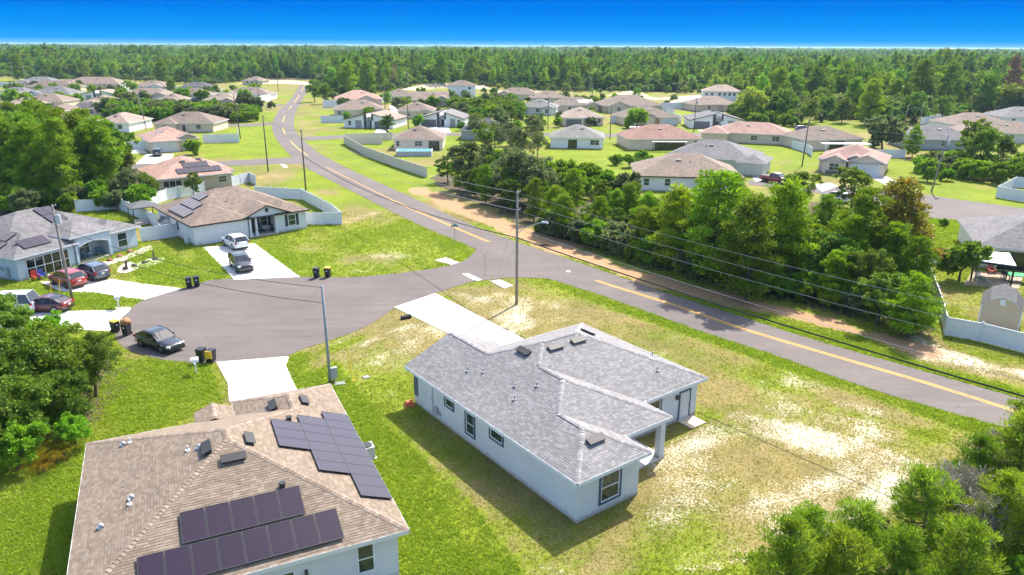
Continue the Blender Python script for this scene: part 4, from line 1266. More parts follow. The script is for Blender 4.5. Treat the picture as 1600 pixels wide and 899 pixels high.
# ------------------------------------------------------------------ blue house on the left of the circle
def blue_house():
    h = House('blue stucco house with dark grey hip roof, arched porch and screened garage', (-52.48, 74.65), (-47.07, 87.43), 12, 'blue', 'grey', k=.42)
    w = h.w
    h.w = 15.6
    h.block(0, 15.6, 1.5, 14.5, 'hip')
    h.block(0.03, 6.7, -0.4, 9, 'hip', 'y')
    h.block(11.4, 15.57, 0.2, 8, 'hip', 'y')
    # porch with arched opening and dentilled parapet
    par = MB()
    x0, x1, yf = 6.72, 11.38, -.55
    n_ = 14
    xs = [x0 + .35 + (x1 - x0 - .7) * i / n_ for i in range(n_ + 1)]
    arch = [(x, 1.95 + .42 * math.sin(math.pi * i / n_)) for i, x in enumerate(xs)]
    for yy in (yf, yf + .3):
        for (xa, za), (xb, zb) in zip(arch[:-1], arch[1:]):
            par.quad((xa, yy, za), (xb, yy, zb), (xb, yy, 3.3), (xa, yy, 3.3))
        for xa, xb in ((x0, x0 + .35), (x1 - .35, x1)):
            par.quad((xa, yy, 0), (xb, yy, 0), (xb, yy, 3.3), (xa, yy, 3.3))
    for (xa, za), (xb, zb) in zip(arch[:-1], arch[1:]):
        par.quad((xa, yf, za), (xb, yf, zb), (xb, yf + .3, zb), (xa, yf + .3, za))
    par.b2(x0 + .34, x0 + .352, yf, yf + .3, 0, 2.06); par.b2(x1 - .352, x1 - .34, yf, yf + .3, 0, 2.06)
    par.build('porch_arch', h.wm, h.root)
    tr = MB()
    for (xa, za), (xb, zb) in zip(arch[:-1], arch[1:]):
        tr.quad((xa, yf - .03, za), (xb, yf - .03, zb), (xb, yf - .03, zb + .2), (xa, yf - .03, za + .2))
    tb_ = tr.build('arch_trim', FASCIA, h.root)
    dm = MB().box((0, 0, 0), (.12, .12, .2)).mesh('dentil', FASCIA)
    for i in range(14):
        link('dentil', dm, h.root, (x0 + .2 + i * .33, yf - .06, 3.14))
    tp, ff = MB(), MB()
    roof_rect(tp, ff, x0 - .2, x1 + .2, yf + .2, 6.5, 3.36, .38, 'hip', o=.42)
    tp.build('porch_roof', h.rm, h.root)
    ff.build('porch_fascia', FASCIA, h.root)
    # screened garage opening: a grid of dark panes
    g = MB()
    for i in range(6):
        xx = 1.0 + i * .98
        g.b2(xx - .04, xx + .04, -.46, -.40, .03, 2.2)
    for zz in (.03, 1.1, 2.14):
        g.b2(.96, 5.94, -.455, -.405, zz, zz + .07)
    sc = g.build('garage_screen', FASCIA, h.root)
    for i in range(5):
        for zz in (.1, 1.17):
            MB().quad((1.04 + i * .98, -.425, zz), (1.94 + i * .98, -.425, zz), (1.94 + i * .98, -.425, zz + .97), (1.04 + i * .98, -.425, zz + .97)).build('screen_pane', PANE2, sc)
    window(h.root, 9.3, 1.49, 0, 1.4, 1.7, .5)
    window(h.root, 13.5, .2, 0, 1.35, 1.75, .5)
    door(h.root, 7.6, 1.49, 0)
    h.sidewin(3.0, 8.0, right=False)
    MB().box((-.12, 1.2, .9), (.2, .5, 1.0)).box((-.1, 2.1, 1.2), (.16, .3, .45)).build('meter_box', M('meter_grey', (.33, .35, .37)), h.root)
    # solar panels in small groups on the garage hip and main slope
    sl = math.atan(h.k)
    for (x, yrun, nx) in ((.9, 1.0, 3),):
        for i in range(nx):
            m4 = Matrix.Translation((x + .7 + i * 1.05, -.82 + yrun, h.z + yrun * h.k + .12)) @ Matrix.Rotation(sl, 4, 'X')
            solar_panel(h.root, m4, 1.02, 1.6)
    for i, (x, y) in enumerate(((.5, 2.6), (.5, 3.65), (.5, 4.7), (2.1, 3.2), (.5, 7.2), (.5, 8.25), (.5, 9.3), (2.1, 8.3))):
        m4 = Matrix.Translation((-.42 + x, y + 1.05, h.z + x * h.k + .12)) @ Matrix.Rotation(R(-90), 4, 'Z') @ Matrix.Rotation(sl, 4, 'X')
        solar_panel(h.root, m4, 1.02, 1.6)
    for i in range(4):
        m4 = Matrix.Translation((8.2 + (i % 2) * 1.05, 4.6 + (i // 2) * 1.55, h.z + (3.55 + (i // 2) * 1.55) * h.k + .12)) @ Matrix.Rotation(sl, 4, 'X')
        solar_panel(h.root, m4, 1.02, 1.6)
    MB().b2(6.75, 11.35, -.5, 1.48, 0, .12).build('porch_slab', CONC, h.root)
    h.done()
    return h
BLUE = blue_house()
def white_house():
    h = House('white house with brown roof, wide garage and dark shutters behind parked cars', (-39.64, 89.4), (-28.23, 99.2), 14, 'lightgrey', 'brown', k=.42, fas=FASCIA_D)
    w = h.w
    h.block(0, w, 2.2, 14.5, 'hip')
    h.block(0.03, 6.9, 0, 8, 'hip', 'y')
    h.block(w - 4.2, w - .03, 0, 7, 'hip', 'y')
    zr = h.block(7.6, 12.2, -.0, 5, 'gable', 'y', dz=.02) if False else None
    # porch: gable on posts
    tp, ff, gw = MB(), MB(), MB()
    roof_rect(tp, ff, 6.6, 12.4, -.2, 6, 2.72, .42, 'gable', o=.35, walls=gw, axis='y')
    tp.build('porch_roof', h.rm, h.root)
    ff.build('porch_fascia', FASCIA_D, h.root)
    gw.build('gable_wall', h.wm, h.root)
    for x in (7.2, 8.0, w - 4.35):
        MB().b2(x - .13, x + .13, -.1, .16, .1, 2.6).b2(x - .2, x + .2, -.17, .23, .1, .5).build('porch_post', FASCIA, h.root)
    MB().b2(6.92, w - 4.22, -.3, 2.2, 0, .1).build('porch_slab', CONC, h.root)
    garage(h.root, 3.45, 0, 0, 4.9, 2.2)
    door(h.root, 8.3, 2.19, 0)
    SHUT = M('shutter_navy', (.025, .03, .045), .6, .1)
    for x, y in ((9.9, 2.19), (w - 2.1, 0)):
        window(h.root, x, y, 0, 1.05, 1.5, .75)
        for d in (-.78, .78):
            MB().b2(x + d - .17, x + d + .17, y - .05, y - .002, .72, 2.28).build('shutter', SHUT, h.root)
    # louvre in the gable
    MB().b2(9.3, 9.7, -.26, -.2, 3.1, 3.6).build('gable_vent', SHUT, h.root)
    h.sidewin(6.0, right=False)
    sl = math.atan(h.k)
    for r_, (x, y0, n_) in enumerate(((.6, 3.6, 6), (2.15, 4.65, 5), (3.7, 6.75, 3))):
        for i in range(n_):
            m4 = Matrix.Translation((-.42 + x, y0 + (i + 1) * 1.05, h.z + x * h.k + .12)) @ Matrix.Rotation(R(-90), 4, 'Z') @ Matrix.Rotation(sl, 4, 'X')
            solar_panel(h.root, m4, 1.02, 1.52)
    MB().box((-.25, 2.2, .45), (.4, .9, .8)).build('heat_pump', FASCIA, h.root)
    vent_pipe(h.root, (6.5, 5.2, 4.3))
    h.done()
    return h
WHITEH = white_house()
def pink_house():
    h = House('tan house with pinkish roof and a cross of solar panels behind the white fence', (-58.97, 122.28), (-49.52, 129.61), 12, 'olive', 'pink', k=.42)
    h.block(0, h.w, 0, 13, 'hip')
    h.block(h.w * .55, h.w + 1.2, 3, 14, 'hip', 'y')
    h.win(h.w - 1.5, w=1.5, h=1.1, z=1.1)
    h.win(2.2, w=3.0, h=2.1, z=.1, pane=PANE2, split=3)
    h.solar(3.4, .9, 7, 1)
    h.solar(4.9, 2.55, 4, 1)
    h.solar(.8, 6, 5, 1, 'r'); h.solar(2.4, 6, 4, 1, 'r')
    h.vents((5.2, 4.6), (8, 5.0))
    h.done()
pink_house()
def garage_front(h, gx0, gx1, gd, kind='gable', mat=None, roofk=None):
    """garage bay standing forward of the main block"""
    h.block(gx0, gx1, -gd, 5, kind, 'y', dz=.0)
    garage(h.root, (gx0 + gx1) / 2, -gd, 0, min(4.9, gx1 - gx0 - .8), 2.15, mat)
def tan_house():
    h = House('tan house with white double garage door and arched entry, blue car in drive', (-83.91, 173.88), (-75.54, 179.84), 12, 'tan', 'pink', k=.42)
    w = h.w
    h.block(0, w, 0, 14, 'hip')
    garage_front(h, -.8, 5.6, 2.2, 'hip')
    h.block(5.9, 9.2, -1.4, 4, 'gable', 'y', dz=.5)
    door(h.root, 7.5, -1.4, 0, 1.5, 2.3, PANE2)
    h.win(w - 1.4, w=1.2)
    h.solar(.8, 4, 4, 2, 'r'); h.solar(.7, 3, 2, 2, 'l')
    h.done()
tan_house()
PLASTB = M('frame_black', (.02, .02, .021), .6, .1)
def simple(label, p0, p1, depth, wall, roof, kind='hip', gar=None, wins=(), eave=2.65, k=.42, solar=None, fas=None, blocks=(), storeys=1, gmat=None, axis=None, side=(), front=False):
    h = House(label, p0, p1, depth, wall, roof, eave if storeys == 1 else 5.5, k, fas=fas)
    w = h.w
    h.block(0, w, 0, depth, kind, axis)
    for b_ in blocks:
        h.block(*b_)
    if gar == 'l':
        garage_front(h, .03, min(6.2, w * .5), 1.8, 'gable', gmat)
    elif gar == 'r':
        garage_front(h, w - min(6.2, w * .5), w - .03, 1.8, 'gable', gmat)
    elif gar == 'hl':
        garage_front(h, .03, min(6.2, w * .5), 1.8, 'hip', gmat)
    elif gar == 'hr':
        garage_front(h, w - min(6.2, w * .5), w - .03, 1.8, 'hip', gmat)
    for q in wins:
        if q[0] == 'd':
            door(h.root, q[1] * w, 0, 0)
        elif q[0] == 'g':
            garage(h.root, q[1] * w, 0, 0, 4.6, 2.1, gmat)
        elif q[0] == 's':
            window(h.root, q[1] * w, 0, 0, q[2], 2.1, .08, split=max(2, int(q[2] / 1.2)), pane=PANE2, muntin=False, frame=PLASTB)
        else:
            window(h.root, q[1] * w, 0, 0, q[2], 1.25, (q[3] if len(q) > 3 else .95), split=2 if q[2] > 1.4 else 1)
    for y in side:
        h.sidewin(abs(y), right=y > 0)
    if solar:
        for s_ in solar:
            h.solar(*s_)
    rr = random.Random(label)
    if front and not gar and not blocks and storeys == 1:      # a projecting bay with its own small roof
        bw = rr.uniform(.26, .38) * w
        bx = rr.choice((.04, .93 - bw / w)) * w
        h.block(bx, bx + bw, -rr.uniform(1.2, 2.4), 5, rr.choice(('gable', 'gable', 'hip')), 'y')
        yb = min(q[1] for q in h.walls.v)
        window(h.root, bx + bw / 2, yb, 0, 1.5, 1.3, .85, split=2)
    h.vents((w * rr.uniform(.35, .6), min(depth, w) * .36))
    for q in range(2):
        vent_pipe(h.root, (w * rr.uniform(.3, .7), depth * .3, h.z + (depth * .3 + .42) * h.k - .02))
    h.done()
    return h
def modern(label, p0, p1, depth=13, flip=False):
    """white house of two facing lean-to roofs with a dark panel and recessed entry between"""
    h = House(label, p0, p1, depth, 'white', 'tan' if not flip else 'grey', 2.7, fas=FASCIA_D)
    w = h.w
    xa, xb = w * .47, w * .57
    hi = 4.6
    for (x0, x1, z0, z1) in ((0, xa, 2.7, hi), (xb, w, hi, 2.7)):
        for yy in (0, depth):
            h.walls.quad((x0, yy, 0), (x1, yy, 0), (x1, yy, z1 - .1), (x0, yy, z0 - .1))
        for xx, zz in ((x0, z0), (x1, z1)):
            h.walls.quad((xx, 0, 0), (xx, depth, 0), (xx, depth, zz - .1), (xx, 0, zz - .1))
        sl = (z1 - z0) / (x1 - x0)
        ex0, ex1 = x0 - .4, x1 + .4
        if x0 == 0: ex1 = x1 + .05
        else: ex0 = x0 - .05
        q0, q1 = z0 + (ex0 - x0) * sl, z0 + (ex1 - x0) * sl
        h.top.quad((ex0, -.5, q0), (ex1, -.5, q1), (ex1, depth + .5, q1), (ex0, depth + .5, q0))
        for yy in (-.51, depth + .51):
            h.fas.quad((ex0, yy, q0 - .2), (ex1, yy, q1 - .2), (ex1, yy, q1 + .02), (ex0, yy, q0 + .02))
        for xx, zz in ((ex0 - .01, q0), (ex1 + .01, q1)):
            h.fas.quad((xx, -.5, zz - .2), (xx, depth + .5, zz - .2), (xx, depth + .5, zz + .02), (xx, -.5, zz + .02))
        h.fas.quad((ex0, -.5, q0 - .19), (ex1, -.5, q1 - .19), (ex1, depth + .5, q1 - .19), (ex0, depth + .5, q0 - .19))
    h.walls.quad((xa, 1.8, 0), (xb, 1.8, 0), (xb, 1.8, 3.4), (xa, 1.8, 3.4))
    h.top.quad((xa, .4, 3.3), (xb, .4, 3.3), (xb, depth, 3.45), (xa, depth, 3.45))
    HOUSE_FOOT.append([h.wld(0, 0), h.wld(w, 0), h.wld(w, depth), h.wld(0, depth)])
    MB().b2(xa - .9, xa - .02, -.06, -.005, 0, hi - .5).build('accent_panel', M('panel_charcoal', (.07, .07, .075), .7, .1), h.root)
    MB().b2(xb + .02, xb + .6, -.06, -.005, 2.3, hi - .4).build('accent_panel', M('panel_charcoal', (.07,) * 3), h.root)
    door(h.root, (xa + xb) / 2, 1.79, 0)
    if flip:
        garage(h.root, w * .22, 0, 0, 4.7, 2.15, GDOOR_G)
        window(h.root, w * .9, 0, 0, 1.0, 1.3, .9)
        MB().b2(w * .7, w * .82, -.05, -.004, .05, 2.5).build('siding_panel', M('panel_greige', (.32, .31, .3), .7, .08), h.root)
    else:
        window(h.root, w * .12, 0, 0, 1.0, 1.4, .8)
        MB().b2(w * .24, w * .36, -.05, -.004, .05, 2.4).build('siding_panel', M('panel_greige', (.32, .31, .3), .7, .08), h.root)
        garage(h.root, w * .78, 0, 0, 4.7, 2.15, GDOOR_G)
    h.done()
    return h
modern('white house with two lean-to roofs and charcoal panel, nearest the bend in the main road', (-51.4, 229.39), (-36.11, 226.46))
modern('white house with two lean-to roofs and grey garage door left of its entry, mid row', (-29.14, 234.24), (-15.31, 233), flip=True)
modern('white house with black roof edge and large dark garage door, right of the crossing street', (54.76, 232.61), (71.07, 231.53), flip=True)
modern('white lean-to roofed house with dark stripe in the far left rows', (-192.64, 335.15), (-174.12, 336.48))

simple('cream house with brown hip roof and above-ground pool behind the long beige fence', (-28.51, 179.31), (-16.84, 179.75), 12, 'cream', 'brown', wins=(('w', .08, .8), ('w', .5, 1.8), ('s', .82, 2.6)))
simple('white house with grey hip roof and dark patio furniture along its back', (9.31, 184.27), (22.13, 182.98), 12, 'white', 'greygreen', wins=(('s', .42, 2.2), ('w', .84, 2.2)))
simple('tan house with red-brown hip roof and wide black screened lanai', (28.34, 181.46), (46.23, 183.3), 13, 'pinktan', 'red', wins=(('w', .92, 1.0), ('s', .56, 7.6)))
simple('tan L-shaped house with pinkish brown roof beside the red-brown roofed one', (52.88, 198.87), (70.73, 191.62), 11, 'tan', 'pink', wins=(('w', .55, 1.6), ('w', .83, 1.8)), blocks=((-2.5, 4.0, -2.5, 6, 'hip'),))
simple('grey-sage house with dark grey hip roof and white garage door, behind the thicket', (31.97, 154.67), (47.29, 147.02), 13, 'sage', 'grey', wins=(('w', .6, 1.0),), blocks=((15.0, 20.0, -2.6, 6, 'hip'),))
simple('pale house with brown roof half hidden by the tall thicket pines', (21.57, 128.5), (39.53, 126.61), 14, 'white', 'brown', fas=FASCIA_D, wins=(('w', .1, 1.0), ('w', .3, 1.0)), blocks=((12, 17.5, -2.0, 7, 'hip'),))
simple('tan hip-roofed house with brown garage in front of the white-roofed row, centre', (15.95, 238.4), (28.59, 239.02), 13, 'tan', 'tan', gar='hl', gmat=GDOOR_G, wins=(('w', .9, 1.2),))
simple('brown-roofed house with white garage and arched window beside a round bush', (35.34, 239.35), (52.41, 242.19), 13, 'tan', 'brown', gar='hr', wins=(('d', .5), ('w', .2, 1.0)), blocks=((6.5, 9.5, -1.5, 5, 'gable', 'y', .5),))
simple('large brown hip-roofed house above the one with the round bush', (34.78, 286.4), (57.12, 290.56), 16, 'tan', 'brown', wins=(('w', .3, 1.2), ('w', .7, 1.2)), front=True)
simple('brown-roofed low house in front of the far white two-storey house', (71.26, 294.3), (88.58, 298.3), 13, 'tan', 'brown', wins=(('w', .3, 1.0), ('w', .7, 1.0)), front=True)
h_ = simple('white two-storey house standing far right of centre before the forest', (83.66, 334.98), (99.82, 332.33), 12, 'white', 'tan', storeys=2, wins=tuple(('w', x, 1.1, 3.7) for x in (.08, .22, .42, .55, .68, .8)) + (('w', .2, 1.1), ('w', .6, 1.1)), side=(3, 8))
h_ = simple('white two-storey house with small gable far behind the lean-to houses', (-31.52, 373.27), (-18.4, 374.27), 10, 'white', 'brown', storeys=2, wins=(('w', .78, 1.4, 3.6), ('w', .7, 1.2)), side=(3,))
simple('grey-green roofed house left of the crossing trees, centre far', (2.51, 279.05), (15.63, 277.14), 12, 'lightgrey', 'greygreen', wins=(('w', .5, 1.2),), front=True)
simple('brown-roofed house with pale solar panels behind the tan hip-roofed house', (16.47, 288.15), (33.72, 292.05), 12, 'tan', 'brown', solar=((9, 1, 6, 2),), wins=(('w', .3, 1.2),), front=True)
simple('tan house with dark screened back room, far centre', (8.21, 329.88), (23.57, 330.92), 12, 'tan', 'brown', wins=(('s', .35, 3.0), ('w', .7, 1.0)))
simple('tan house with brown roof at the edge of the far sandy lots', (-7.65, 356.86), (10.87, 353.91), 12, 'tan', 'brown', wins=(('w', .2, 1.4), ('w', .35, 1.4)), front=True)
simple('dark charcoal-roofed house mostly behind the grey-green oaks', (-13.73, 200.3), (-1.22, 199.41), 12, 'grey', 'dark', wins=(('w', .5, 1.2),))
simple('brown-roofed house with black screened lanai beside the far end of the main road', (-72.91, 313.79), (-54.9, 318.44), 15, 'pinktan', 'pink', wins=(('s', .35, 3.2), ('s', .75, 4.0)), blocks=((8.5, 16, -2, 6, 'gable', 'y'),))
simple('low brown-roofed house directly behind the bend-side lean-to house', (-61.97, 262.7), (-45.39, 266.06), 13, 'tan', 'brown', wins=(('w', .1, 1.2),))
simple('tan house with brown roof and concrete drive, centre of the far middle row', (-54.62, 337), (-43.01, 341.79), 13, 'tan', 'brown', gar='hl', gmat=GDOOR_G, wins=(('w', .7, 1.2),))
simple('grey-brown gabled house left of the far white two-storey house', (-41.23, 312.46), (-26.81, 313.39), 14, 'olive', 'brown', 'gable', axis='x', wins=(('w', .3, 1.4), ('w', .8, 2.0)), blocks=((8, 16, -2, 5, 'gable', 'y'),))
simple('tan house with brown roof between the two lean-to houses', (-39.41, 259.17), (-27.17, 259.83), 13, 'tan', 'brown', wins=(('w', .3, 1.2), ('s', .75, 2.4)), front=True)
# right-hand side
def bay_house():
    h = House('pinkish tan house with bay window gable and white garage door, right', (62.23, 150.65), (72.72, 144.75), 13, 'pinktan', 'pink', k=.42)
    w = h.w
    h.block(0, w, 0, 12, 'hip')
    h.block(1.0, 5.2, -2.2, 5, 'gable', 'y', dz=.1)
    window(h.root, 3.1, -2.2, 0, 1.8, 1.5, .7, split=2)
    MB().b2(1.7, 4.5, -2.32, -2.2, 0, .7).build('bay_plinth', M('stone_brown', (.2, .15, .12), .9, .2), h.root)
    h.block(5.6, 7.8, -.9, 4, 'gable', 'y', dz=.6)
    door(h.root, 6.7, -.9, 0)
    h.block(w - 6.4, w - .03, -1.6, 6, 'gable', 'y')
    garage(h.root, w - 3.3, -1.6, 0, 4.9, 2.2)
    h.sidewin(4, 9, right=False, w=.7)
    h.done()
bay_house()
simple('brown-roofed house with white patio roof under the big round oak', (71.35, 181.92), (86.24, 184.82), 12, 'pinktan', 'brown', wins=(('s', .55, 4.0),))
simple('dark grey-roofed house right of the big round oak', (98.04, 185.27), (114.49, 183.53), 13, 'grey', 'grey', wins=(('w', .5, 1.2),))
simple('white-walled brown hip-roofed house near the right edge, behind the long roof', (130.26, 221.96), (147.78, 222.75), 13, 'white', 'brown', wins=(('w', .4, 1.2),))
simple('long brown-roofed tan house running off the right edge', (121.01, 201.66), (141.44, 197.04), 12, 'cream', 'brown', wins=(('w', .55, 1.2), ('w', .75, 1.2)))
simple('white house with grey roof at the far right edge', (160.52, 247.55), (177.54, 246.35), 13, 'white', 'grey', wins=(('w', .2, 1.2),))
# far left rows
simple('grey hip-roofed house with dark garage, farthest left row', (-289.4, 447.32), (-269.06, 447.14), 12, 'tan', 'grey', wins=(('g',.6),('w',.2,1.2)), gmat=GDOOR_G, front=True)
simple('large grey and brown roofed tan house in the farthest left row', (-255.4, 433.25), (-223.92, 434.17), 15, 'tan', 'brown', wins=(('w',.25,1.2),('d',.5),('w',.75,1.4)), blocks=((-1,9,-3,6,'hip'),), front=True)
simple('low brown hip-roofed house left of the large two-tone roof', (-253.19, 396.68), (-229.09, 397.05), 13, 'tan', 'brown', wins=(('w',.25,1.2),('d',.5),('w',.75,1.4)))
simple('cream-walled house with grey roof cut by the left edge', (-230.49, 336.45), (-214.04, 336.42), 12, 'cream', 'grey', wins=(('w',.25,1.2),('d',.5),('w',.75,1.4)), front=True)
simple('white house with grey roof and blue-grey front gable, far left', (-217.21, 341.52), (-198.86, 341.62), 13, 'white', 'grey', gar='l', wins=(('w',.8,1.2),), front=True)
simple('tan house with two front gables beyond the shrub band', (-172.6, 334.59), (-151.87, 334.88), 12, 'tan', 'brown', gar='r', wins=(('w',.2,1.2),), front=True)
simple('white-walled house with brown hip roof beside a round tree, far left', (-202.19, 406.79), (-185.01, 406.53), 12, 'white', 'brown', wins=(('w',.25,1.2),('d',.5),('w',.75,1.4)), front=True)
simple('house with solar-covered roof far left of the main road', (-173.28, 395.11), (-156.92, 394.83), 12, 'tan', 'dark', solar=((2,.8,7,2),), wins=(('w',.3,1.2),('w',.7,1.2)), front=True)
simple('brown-roofed house with dark carport and black cars, far left', (-150.74, 336.15), (-134.86, 336.08), 12, 'lightgrey', 'brown', wins=(('w',.25,1.2),('d',.5),('w',.75,1.4)), front=True)
simple('brown-roofed house at the right end of the shrub band', (-125.26, 307.02), (-111.75, 306.9), 12, 'tan', 'tan', wins=(('w',.25,1.2),('d',.5),('w',.75,1.4)), front=True)
simple('white house with two gables under brown roof beside the road, far left', (-130.89, 343.66), (-110.42, 343.89), 13, 'white', 'brown', gar='l', wins=(('w',.8,1.2),), front=True)
simple('small brown-roofed house at the far sandy turn of the road', (-169.01, 478.12), (-156.26, 477.02), 11, 'tan', 'brown', wins=(('w',.25,1.2),('d',.5),('w',.75,1.4)), front=True)
simple('brown hip-roofed house in the left rows above the pines', (-192.07, 296.29), (-175.86, 296.38), 12, 'tan', 'brown', wins=(('w',.25,1.2),('d',.5),('w',.75,1.4)), front=True)
simple('tan-roofed house cut by the left edge above the pines', (-186.36, 276.16), (-175.95, 275.95), 12, 'cream', 'tan', wins=(('w',.25,1.2),('d',.5),('w',.75,1.4)), front=True)
simple('tan gabled house just above the left pines', (-157.3, 252.81), (-150.26, 252.5), 12, 'tan', 'brown', gar='r', wins=(('w',.2,1.2),), front=True)
simple('house with pale solar panels just above the left pines', (-154.23, 262.46), (-142.62, 262.37), 12, 'tan', 'tan', solar=((2,.8,7,2),), wins=(('w',.3,1.2),('w',.7,1.2)), front=True)
simple('brown-roofed house between the solar house and the shrub band', (-166.47, 294.79), (-157.08, 294.46), 12, 'tan', 'brown', wins=(('w',.25,1.2),('d',.5),('w',.75,1.4)), front=True)
simple('flat brown-roofed house behind the middle of the shrub band', (-144.87, 309.08), (-135.31, 308.7), 10, 'tan', 'brown', wins=(('w',.25,1.2),('d',.5),('w',.75,1.4)), front=True)
simple('white-walled house with brown roof beside the white fence, left of the tan garage house', (-119.43, 213.99), (-109.2, 213.96), 14, 'white', 'tan', wins=(('w',.25,1.2),('d',.5),('w',.75,1.4)), front=True)
simple('tan house with broad brown hip roof across the side street, left', (-102.27, 214.77), (-85.7, 215.03), 12, 'tan', 'brown', wins=(('w',.25,1.2),('d',.5),('w',.75,1.4)), front=True)

simple('grey shingled house at the right edge behind the white patio cover', (53.5, 81.8), (67.4, 76.2), 14, 'cream', 'grey', wins=(('s', .3, 5.0),))
# ------------------------------------------------------------------ fences
VINYL = M('vinyl_white', (0.68, 0.70, 0.73), 0.55, 0.05, 1.0)
VINYL_B = M('vinyl_beige', (0.60, 0.54, 0.46), 0.6, 0.07, 0.5)
def fence(label, pts, h=1.8, mat=None, step=2.4, closed=False, gates=()):
    mat = mat or VINYL
    root = thing('fence', label, 'fence', (pts[0][0], pts[0][1], 0))
    ox, oy = pts[0][0], pts[0][1]
    key = ('post', mat.name, h)
    if key not in _wm:
        _wm[key] = MB().box((0, 0, (h + .1) / 2), (.13, .13, h + .1)).box((0, 0, h + .13), (.17, .17, .06), top=.3).mesh('fence_post', mat)
    for i in range(len(pts) - 1):
        a, b = Vector(pts[i][:2]), Vector(pts[i + 1][:2])
        d = b - a
        n_ = max(1, round(d.length / step))
        L = d.length / n_
        an = math.atan2(d.y, d.x)
        k2 = ('fp', mat.name, h, round(L, 2))
        if k2 not in _wm:
            mb = MB()
            nb = max(4, int(L / .3))
            for q in range(nb):
                x0 = .066 + (L - .132) * q / nb
                mb.b2(x0 + .004, x0 + (L - .132) / nb - .004, -.02, .02, .1, h - .06)
            mb.b2(.066, L - .066, -.032, .032, .04, .18)
            mb.b2(.066, L - .066, -.032, .032, h - .14, h)
            _wm[k2] = mb.mesh('fence_panel', mat)
        for j in range(n_):
            p = a + d * (j / n_)
            link('post', _wm[key], root, (p.x - ox, p.y - oy, 0), an)
            link('panel', _wm[k2], root, (p.x - ox, p.y - oy, 0), an)
        if i == len(pts) - 2:
            link('post', _wm[key], root, (b.x - ox, b.y - oy, 0), an)
    return root
fence('white vinyl fence enclosing the back yard right of the white house', [(-28.73, 101.1), (-24, 101.6), (-26.49, 106.89), (-34.34, 119.11), (-42.51, 121.05)], 1.75)
fence('white vinyl fence curving behind the blue house', [(-65.23, 108.62), (-60.41, 111.02), (-54.56, 105.39), (-48.47, 98.76)], 1.8)
fence('white vinyl gate fence between the blue house and the white house', [(-47.27, 91.47), (-45.43, 92.82), (-43.16, 94.91)], 1.8)
fence('white vinyl fence running up to the pink roofed house', [(-56.38, 113.49), (-55.81, 118.04), (-52.45, 124.73)], 1.8)
fence('white vinyl fence right of the pink roofed house', [(-49.74, 130.23), (-48.23, 134.81), (-45.99, 131.6)], 1.8)
fence('white vinyl fence right of the tan garage house', [(-78.99, 190.81), (-70.42, 192.48), (-76.23, 207.96)], 2.2)
fence('white vinyl fence left of the tan garage house', [(-91.96, 178.06), (-87.6, 178.22)], 2.0)
fence('long beige vinyl fence along the main road', [(-33.25, 190.06), (-43.05, 190.96), (-33.88, 170.36), (-23.93, 152.86), (-16.35, 140.61)], 2.0, VINYL_B)
fence('beige vinyl fence beside the above-ground pool', [(-43.58, 194.91), (-32.11, 199.53)], 2.0, VINYL_B)
fence('white vinyl fence left of the brown house by the far main road', [(-62.19, 244.65), (-55, 245.02), (-58.89, 262.87)], 2.2)
fence('white vinyl fence in front of the far main road houses', [(-75.99, 303.65), (-71.15, 307.2)], 3.0)
fence('white vinyl fence beside the shed, along the verge on the right', [(48.26, 83.81), (39.86, 64.41), (38.04, 60.55), (40.24, 59.1), (42.47, 56.62), (44.38, 54.82)], 1.7)
fence('low white vinyl fence in the right yard beside the round tree', [(48.62, 84.36), (50.4, 82.25)], 1.5)
fence('white vinyl fence corner at the right edge beyond the back street', [(101.61, 129.46), (91.23, 133.52), (81.79, 123.74), (85.89, 116.5)], 1.9)
fence('white vinyl fence behind the bay window house', [(81.38, 170.34), (89.89, 170.64)], 1.9)
fence('white vinyl fence left of the patio-roof house on the right', [(69.75, 186.6), (70.25, 177.36), (69.1, 171.96)], 2.0)
fence('white vinyl fence beyond the far right pole', [(132.68, 246.17), (150.85, 264.65), (156.4, 274.69)], 2.4)
fence('long white vinyl fence before the sand road, right of centre', [(59.51, 305.78), (73.39, 306.64)], 2.6)
fence('white vinyl fence left of the round bush house', [(32.07, 247.36), (36.51, 247.58)], 2.4)
fence('white vinyl fence right of the round bush house', [(55.39, 274.18), (55.43, 248.54)], 2.2)
fence('white vinyl fence under the far two-gabled white house', [(-133.42, 343.47), (-118.39, 310.82)], 2.6)
fence('white vinyl fence beside the main road, far left', [(-109.61, 325.58), (-108.42, 341.18), (-113.6, 357.81)], 3.0)
fence('white vinyl fence in the far left rows beside the drive', [(-215.53, 417.62), (-221.82, 443.21)], 2.6)
fence('white vinyl fence cut by the left edge in the far rows', [(-297.06, 443.03), (-283.44, 437.38)], 2.6)
fence('white vinyl fence right of the far solar roof', [(-150.59, 378.6), (-146.89, 389.21)], 2.6)

for lab, a_, b_ in (('beside the grey hip-roofed house in the farthest left row', (-264.01, 439.22), (-245.16, 414.98)), ('between the cream and the gabled house, far left', (-213.65, 368.68), (-196.77, 343.02)),
                    ('right of the two-gabled tan house, far left', (-164.07, 363.07), (-147.97, 330.48)), ('right of the white-walled hip house, far left', (-189.93, 419.91), (-179.17, 408.79)),
                    ('before the solar-covered roof, far left', (-142.24, 355.66), (-126.81, 331.96)), ('left of the far white-walled house', (-200.92, 390.09), (-199.82, 401.24)),
                    ('behind the tan gabled house above the left pines', (-164.67, 277.44), (-168.68, 288.6)), ('right of the tan house by the far concrete drive', (-57.99, 336.77), (-56.82, 349.02)),
                    ('between the far tan houses, centre', (11.3, 358.25), (14.12, 345.83)), ('right of the large brown hip roof, centre', (57.62, 290.58), (58.74, 276.96))):
    fence('white vinyl fence ' + lab, [a_, b_], 2.2)
